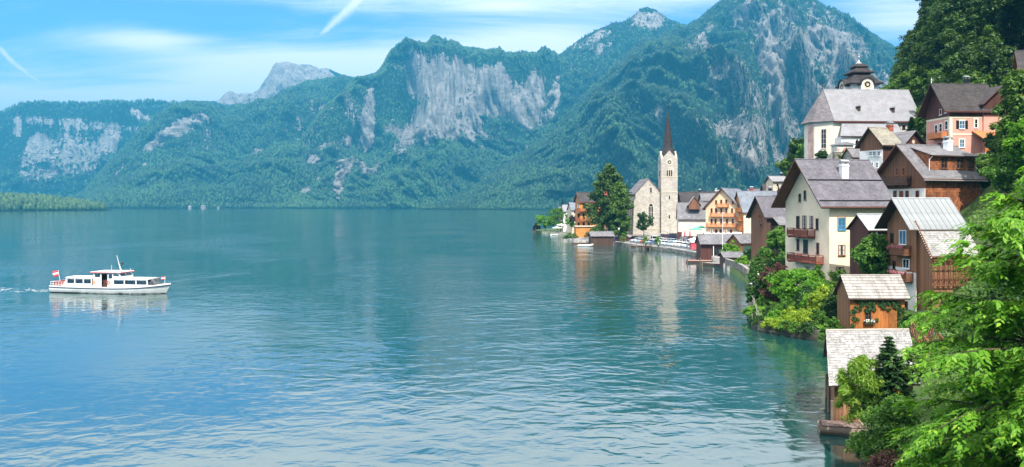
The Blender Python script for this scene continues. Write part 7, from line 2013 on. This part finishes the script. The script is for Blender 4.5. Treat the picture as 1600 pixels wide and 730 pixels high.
for sg in (-1, 1):
    b = MB(); pts = [Vector((V[i * k + (4 if sg < 0 else 5)][0], V[i * k + (4 if sg < 0 else 5)][1] * 1.005, V[i * k + 4][2] - .06)) for i in range(41)]
    for p, q in zip(pts[:-1], pts[1:]): b.bar(p, q, .10, .16)
    b.build('rubbing_strake', MAT['stripe_dark'], ft)
    b = MB()
    for i in range(41):
        pass
    pts = [Vector((V[i * k + (4 if sg < 0 else 5)][0], V[i * k + (4 if sg < 0 else 5)][1] * .97, V[i * k + 4][2] + .10)) for i in range(41)]
    for p, q in zip(pts[:-1], pts[1:]): b.bar(p, q, .05, .22)
    b.build('bulwark', MAT['hull_white'], ft)
def cabin(name, x0, x1, wd, z0, z1, nwin, rake=.0, slope0=0.0, roof='paint_white', curve=.0):
    """a saloon: sill, posts, dark glass band behind and a roof"""
    b = MB(); zs = z0 + (z1 - z0) * .42; zt_ = z1 - .16
    b.box((x0, -wd / 2, z0), (x1, -wd / 2 + .06, zs)); b.box((x0, wd / 2 - .06, z0), (x1, wd / 2, zs)); b.box((x0, -wd / 2 + .06, z0), (x0 + .06, wd / 2 - .06, z1 - .1)); b.box((x1 - .06, -wd / 2 + .06, z0), (x1, wd / 2 - .06, zs))
    w_ = (x1 - x0) / nwin
    for sg in (-1, 1):
        y = sg * wd / 2
        for i in range(nwin + 1):
            x = x0 + i * w_; x = min(max(x, x0 + .1), x1 - .1); b.box((x - .1, min(y, y - sg * .06), zs), (x + .1, max(y, y - sg * .06), zt_))
        b.box((x0, min(y, y - sg * .06), zt_), (x1, max(y, y - sg * .06), z1))
    o = b.build(name, MAT['hull_white'], ft)
    for sg in (-1, 1):
        for i in range(nwin):
            x = x0 + i * w_; g = MB(); y = sg * (wd / 2 - .09); g.box((x + .1, y - .01, zs), (x + w_ - .1, y + .01, zt_)); g.build('window', MAT['cabin_glass'], o)
    r_ = MB(); n = 8
    pr = [(-wd / 2 - .1, z1 + .003)] + [(wd / 2 * cos(pi - pi * i / n) * 1.04, z1 + .06 + .14 * sin(pi * i / n)) for i in range(n + 1)] + [(wd / 2 + .1, z1 + .003)]
    r_.prism(pr[::-1], 'x', x0 - .1, x1 + .12); r_.build('roof', MAT[roof], o)
    for i in range(int((x1 - x0) / 1.1)):
        for sg in (-1, 1):
            s_ = MB(); x = x0 + .5 + i * 1.1; s_.box((x, sg * wd * .25 - .45, z0), (x + .45, sg * wd * .25 + .45, z0 + .5)); s_.box((x, sg * wd * .25 - .45, z0 + .5), (x + .1, sg * wd * .25 + .45, z0 + 1.0)); s_.build('bench', MAT['wood_darkred'], o)
    return o
m, t, out = mat('cabin_glass')
tb_ = t.n('ShaderNodeBsdfTransparent', {0: (.62, .70, .72)}); gb = t.n('ShaderNodeBsdfGlossy', {0: (.9, .9, .9), 'Roughness': .05}); fr_ = t.n('ShaderNodeFresnel', {0: 1.5})
t.put(out.inputs[0], t.n('ShaderNodeMixShader', {0: t.m('ADD', fr_.outputs[0], .06), 1: tb_.outputs[0], 2: gb.outputs[0]}).outputs[0])
X = lambda px: (px - 174) / 184 * L / 1.0
zd = .98
cabin('aft_saloon', X(110), X(153), 3.5, zd, zd + 1.55, 3)
cabin('fore_saloon', X(187), X(244), 3.4, zd, zd + 1.45, 3)
# raked front of the fore saloon
b = MB(); x1 = X(244); b.hexa([(x1, -1.65, zd), (x1 + .95, -1.25, zd), (x1 + .95, 1.25, zd), (x1, 1.65, zd), (x1, -1.65, zd + .55), (x1 + .8, -1.2, zd + .5), (x1 + .8, 1.2, zd + .5), (x1, 1.65, zd + .55)]); fr = b.build('saloon_front', MAT['hull_white'], ft)
b = MB(); b.hexa([(x1, -1.6, zd + .553), (x1 + .78, -1.15, zd + .503), (x1 + .78, 1.15, zd + .503), (x1, 1.6, zd + .553), (x1 + .1, -1.5, zd + 1.4), (x1 + .25, -1.1, zd + 1.38), (x1 + .25, 1.1, zd + 1.38), (x1 + .1, 1.5, zd + 1.4)]); b.build('windscreen', MAT['cabin_glass'], fr)
# sloping end of the aft saloon roof
b = MB(); x0 = X(110); b.hexa([(x0 - 1.0, -1.6, zd), (x0 - .003, -1.75, zd), (x0 - .003, 1.75, zd), (x0 - 1.0, 1.6, zd), (x0 - .35, -1.5, zd + 1.1), (x0 - .12, -1.7, zd + 1.58), (x0 - .12, 1.7, zd + 1.58), (x0 - .35, 1.5, zd + 1.1)]); b.build('saloon_end', MAT['hull_white'], ft)
# wheelhouse, taller, with the red-edged roof
wx0, wx1 = X(154.5), X(200); zw = zd + 2.5
b = MB(); wy = 1.72
for sg in (-1, 1):
    y0, y1 = sorted((sg * wy, sg * (wy - .07)))
    xd0, xd1 = X(168.5), X(178.5)
    b.box((wx0, y0, zd), (xd0, y1, zd + 1.55)); b.box((xd1, y0, zd), (X(188), y1, zd + 1.55)); 
    for (a_, c_) in ((wx0, wx0 + .35), (X(166.3), xd0), (xd1, xd1 + .2), (X(188) - .2, X(188))): b.box((a_, y0, zd + 1.55), (c_, y1, zw - .12))
    b.box((wx0, y0, zw - .12), (X(190), y1, zw)); b.box((wx0 + .35, y0, zd + 1.55), (X(166.3), y1, zd + 1.75))
    b.box((X(188), y0, zd + 1.62), (wx1, y1, zd + 1.95)); b.bar((wx1, (y0 + y1) / 2, zd + 1.9), (wx1 - .45, (y0 + y1) / 2, zw - .02), .14, .09); b.box((X(190), y0, zw - .12), (wx1 - .35, y1, zw))
b.box((wx0, -wy + .07, zd), (wx0 + .07, wy - .07, zw)); b.box((wx1 - .07, -wy + .07, zd + 1.62), (wx1, wy - .07, zd + 1.95)); b.bar((wx1, 0, zd + 1.9), (wx1 - .45, 0, zw - .02), .1, .08)
wh = b.build('wheelhouse', MAT['hull_white'], ft)
for sg in (-1, 1):
    for (a_, c_, zlo) in ((wx0 + .35, X(166.3), zd + 1.75), (xd1 + .2, X(188) - .2, zd + 1.55), (X(188), wx1 - .3, zd + 1.95)):
        b = MB(); b.box((a_, sg * (wy - .035) - .01, zlo), (c_, sg * (wy - .035) + .01, zw - .12)); b.build('window', MAT['cabin_glass'], wh)
    b = MB(); b.box((xd0, sg * (wy - .5) - .03, zd), (xd1, sg * (wy - .5) + .03, zd + 1.25)); b.build('doorway', MAT['wood_darkred'], wh)
b = MB(); b.box((wx0 + .3, -.9, zd + .4), (wx0 + .5, .9, zd + 2.2)); b.box((X(183), -.6, zd + .5), (X(186), .6, zd + 1.9)); b.build('console', MAT['metal_dark'], wh)
b = MB(); rx0, rx1 = wx0 - .45, wx1 + .15
b.hexa([(rx0, -2.0, zw + .003), (rx1, -1.85, zw + .003), (rx1, 1.85, zw + .003), (rx0, 2.0, zw + .003), (rx0 + .1, -1.9, zw + .17), (rx1 - .1, -1.75, zw + .22), (rx1 - .1, 1.75, zw + .22), (rx0 + .1, 1.9, zw + .17)]); b.build('roof', MAT['paint_white'], wh)
b = MB()
for p, q in (((rx0, -2.02), (rx1, -1.87)), ((rx1, -1.87), (rx1, 1.87)), ((rx1, 1.87), (rx0, 2.02)), ((rx0, 2.02), (rx0, -2.02))): b.bar((*p, zw + .08), (*q, zw + .07), .06, .12)
b.build('red_edge', MAT['paint_red'], wh)
# skipper at the wheel (head and shoulders show through the glass)
sk = thing('person', 'boat skipper in a dark jacket standing inside the wheelhouse', 'person', (0, 0, 0)); sk.parent = None
hp = ft.matrix_basis
sw = Matrix.Translation((bx, by, 0)) @ Matrix.Rotation(YAW, 4, 'Z')
sk.location = sw @ Vector((X(184), -.45, zd + .02)); sk.rotation_euler = (0, 0, YAW)
me = bpy.data.meshes.new('body')
jv = [(0, 0, .92), (0, 0, 1.18), (0, 0, 1.42), (0, 0, 1.50), (0.02, 0, 1.60), (.03, 0, 1.74), (0, .10, .90), (0.02, .11, .50), (0, .11, .06), (.16, .12, .03), (0, -.10, .90), (0.02, -.11, .50), (0, -.11, .06), (.16, -.12, .03), (0, .19, 1.40), (.08, .24, 1.14), (.30, .18, 1.10), (.38, .15, 1.11), (0, -.19, 1.40), (.08, -.24, 1.14), (.30, -.18, 1.10), (.38, -.15, 1.11)]
je = [(0, 1), (1, 2), (2, 3), (3, 4), (4, 5), (0, 6), (6, 7), (7, 8), (8, 9), (0, 10), (10, 11), (11, 12), (12, 13), (2, 14), (14, 15), (15, 16), (16, 17), (2, 18), (18, 19), (19, 20), (20, 21)]
jr = [.15, .15, .15, .065, .095, .085, .095, .07, .05, .04, .095, .07, .05, .04, .075, .05, .04, .045, .075, .05, .04, .045]
me.from_pydata(jv, je, []); po = bpy.data.objects.new('body', me); COL.objects.link(po); setpar(po, sk); me.materials.append(plain('jacket_dark', (.03, .04, .07), .8, .2, 3))
sm = po.modifiers.new('skin', 'SKIN')
for v, r_ in zip(me.skin_vertices[0].data, jr): v.radius = (r_, r_)
me.skin_vertices[0].data[0].use_root = True
ss_ = po.modifiers.new('smooth', 'SUBSURF'); ss_.levels = 1; ss_.render_levels = 1
b = MB(); b.lathe([(0, -.125), (.06, -.11), (.085, -.04), (.09, .04), (.07, .10), (0, .125)], (.03, 0, 1.66), 12); b.lathe([(0, -.03), (.018, -.01), (.012, .02), (0, .03)], (.122, 0, 1.65), 6); hd = b.build('head', MAT['skin'], sk, smooth=True)
b = MB(); b.lathe([(.093, .03), (.088, .09), (.05, .125), (0, .135)], (.022, 0, 1.665), 12); b.build('hair', MAT['wood_dark'], sk, smooth=True)
# mast with radar ball, aerials
mx = X(190.5); b = MB(); b.tube((mx, 0, zw + .2), (mx - .35, 0, zw + 1.15), .10, .06, 8); b.tube((mx - .35, 0, zw + 1.15), (mx - .85, 0, zw + 2.9), .05, .03, 8); b.box((mx - .25, -.3, zw + .2), (mx + .2, .3, zw + .32)); ms = b.build('mast', MAT['paint_white'], ft)
b = MB(); b.lathe([(0, -.27), (.16, -.22), (.27, 0), (.16, .22), (0, .27)], (mx + .12, 0, zw + 1.45), 12); b.build('mast_ball', MAT['metal_dark'], ms, smooth=True)
b = MB(); b.tube((mx - .25, 0, zw + 1.3), (mx + .0, 0, zw + 1.45), .025, n=5); b.tube((X(178), -.6, zw + .18), (X(178), -.6, zw + 1.25), .02, n=5); b.tube((X(200), .9, zw + .18), (X(200.5), .9, zw + .6), .03, n=5); b.build('aerial', MAT['paint_white'], ms)
# stern seating and rails, flags
r_ = MB(); xs0, xs1 = X(84), X(107)
for sg in (-1, 1):
    for z in (.45, .85): r_.tube((xs0, sg * 1.75, sheer(-1) + z), (xs1, sg * 1.8, sheer(-.7) + z), .03, n=5)
    for x in np.linspace(xs0, xs1, 6): r_.tube((x, sg * 1.77, .9), (x, sg * 1.77, 1.02 + .85), .03, n=5)
for z in (.45, .85): r_.tube((xs0, -1.75, 1.02 + z), (xs0, 1.75, 1.02 + z), .03, n=5)
r_.build('stern_rail', MAT['paint_white'], ft)
bench = MB(); bench.box((-.22, -.62, .38), (.22, .62, .46)); bench.box((-.24, -.62, .46), (-.18, .62, .92)); bench.box((-.2, -.55, 0), (.2, -.48, .38)); bench.box((-.2, .48, 0), (.2, .55, .38)); bm_ = bench.mesh('stern_bench', MAT['seat_red'])
for i in range(4):
    for sg in (-1, 1): obj('stern_bench', bm_, ft, (X(88) + i * .62, sg * .85, .98))
def flag(x, z0, lean, hgt, fl, fh, nm):
    b = MB(); top = Vector((x + lean, 0, z0 + hgt)); b.tube((x, 0, z0), top, .035, .025, 6); pl_ = b.build('flag_staff', MAT['paint_white'], ft)
    for s_, mt in ((0, 'paint_red'), (1, 'cloth_white'), (2, 'paint_red')):
        nx_ = 9; gx_ = np.linspace(0, fl, nx_); V = []
        for q in gx_:
            for z in (0, 1):
                zz = top.z - .05 - (s_ + z) * fh / 3 - .16 * q * (1 if nm else .6); V.append((top.x - .03 - q * .93 - (top.z - zz) * lean / hgt, .10 * sin(q * 4.2), zz))
        o = np_mesh('flag_stripe', V, grid_faces(nx_, 2), MAT[mt], pl_); m_ = o.modifiers.new('thickness', 'SOLIDIFY'); m_.thickness = .012
flag(X(89), 1.0, -.55, 2.7, 1.15, 1.0, True)
flag(X(262), sheer(.95) + .1, .10, 1.35, .75, .55, False)
b = MB()
for x in (X(153.5), X(186.5)): b.lathe([(.26, 0), (.33, .05), (.26, .1), (.2, .05), (.26, 0)], (0, 0, 0), 14)
for x in (X(155.5), X(180.5)):
    bb = MB(); bb.lathe([(.20, 0), (.30, .06), (.20, .12), (.16, .06), (.20, 0)], (0, 0, 0), 14); o = bb.build('lifebuoy', MAT['paint_orange'], ft); o.location = (x, -wy - .02, zd + .9); o.rotation_euler = (pi / 2, 0, 0)
# wash along the hull and behind the stern: broken foam lying on the water
rng = np.random.default_rng(5); fv = []; ff = []
def foam(x, y, lx, ly):
    n = 9; s = len(fv); a0 = rng.uniform(0, 6.28); fv.append((x, y, .03))
    for i in range(n):
        a = 2 * pi * i / n; k_ = rng.uniform(.55, 1.2); fv.append((x + lx * cos(a) * k_, y + ly * sin(a) * k_, .022 + rng.uniform(0, .02)))
    for i in range(n): ff.append((s, s + 1 + i, s + 1 + (i + 1) % n))
for i in range(34):
    q = rng.uniform(0, 1); foam(-L / 2 - .5 - q ** 1.5 * 14, rng.normal(0, .5 + 1.3 * q), rng.uniform(.25, 1.0) * (1.1 - q * .6), rng.uniform(.08, .22))
for i in range(46):
    q = rng.uniform(-.45, .92); foam(q * L / 2, -beam(q) * .80 - rng.uniform(.0, .25) - .1, rng.uniform(.2, .8), rng.uniform(.05, .13))
for i in range(90):
    q = rng.uniform(0, 1) ** 1.3; sg = 1 if i % 2 else -1
    foam(-L / 2 - 2 - q * 34, sg * (1.2 + q * 34 * .16) + rng.normal(0, .25), rng.uniform(.2, .6), rng.uniform(.04, .10))
wk = np_mesh('wake_foam', np.array(fv), np.array(ff), plain('foam', (.55, .62, .64), .6, .1, 2.0)); wk.location = (bx, by, 0); wk.rotation_euler = (0, 0, YAW); tag(wk, kind='stuff')

# ------------------------------------------------------------------ specks of houses on the far shore
r = random.Random(9); wm = plain('plaster_far', (.27, .26, .24), .9, .1, .1)
def far_house(px, Y0, sz, roof, lab, grp, z=None):
    x = PX(px, Y0); rt = thing('shore_house', lab, 'house', (x, Y0, 1.0 if z is None else z), radians(r.uniform(-30, 30)), grp)
    L_, W_ = sz * r.uniform(.9, 1.4), sz * .8; h_ = sz * .55
    b = MB(); b.prism([(-W_ / 2, -6), (W_ / 2, -6), (W_ / 2, h_), (0, h_ + W_ * .38), (-W_ / 2, h_)], 'x', -L_ / 2, L_ / 2); b.build('wall', wm, rt)
    b = MB()
    for sg in (-1, 1):
        lo = [(-L_ / 2 - .6, sg * (W_ / 2 + .8), h_ - .5), (L_ / 2 + .6, sg * (W_ / 2 + .8), h_ - .5), (L_ / 2 + .6, 0, h_ + W_ * .38 + .1), (-L_ / 2 - .6, 0, h_ + W_ * .38 + .1)]
        b.hexa(lo + [(x_, y_, z_ + .5) for x_, y_, z_ in lo])
    b.build('roof', MAT[roof], rt)
far = [(297, 2960, 16), (318, 2958, 20), (341, 2960, 11), (752, 2560, 10), (761, 2556, 12), (770, 2545, 10), (779, 2540, 12), (790, 2530, 13), (796, 2524, 10), (806, 2500, 14), (813, 2496, 10), (829, 2480, 10)]
for i, (px, Y0, sz) in enumerate(far):
    far_house(px, Y0, sz * .62, 'slate_grey' if i % 3 else 'slate_pale', 'tiny pale house on the far shore at the foot of the mountains', 'houses on the far shore', 2.0 if px < 700 else 3.0)

# ------------------------------------------------------------------ the air
m = bpy.data.materials.new('haze'); m.use_nodes = True
m.node_tree.nodes.clear()
t = NT(m.node_tree)
vo = t.n('ShaderNodeVolumePrincipled')
vo.inputs['Color'].default_value = (0.05, 0.37, 0.64, 1)
vo.inputs['Density'].default_value = 0.000165
vo.inputs['Anisotropy'].default_value = 0.0
out = t.n('ShaderNodeOutputMaterial'); t.t.links.new(vo.outputs[0], out.inputs['Volume'])
hb = MB(); hb.box((-9500, -3500, -6), (9500, 9800, 1120))
hz = hb.build('haze', m); tag(hz, kind='stuff')
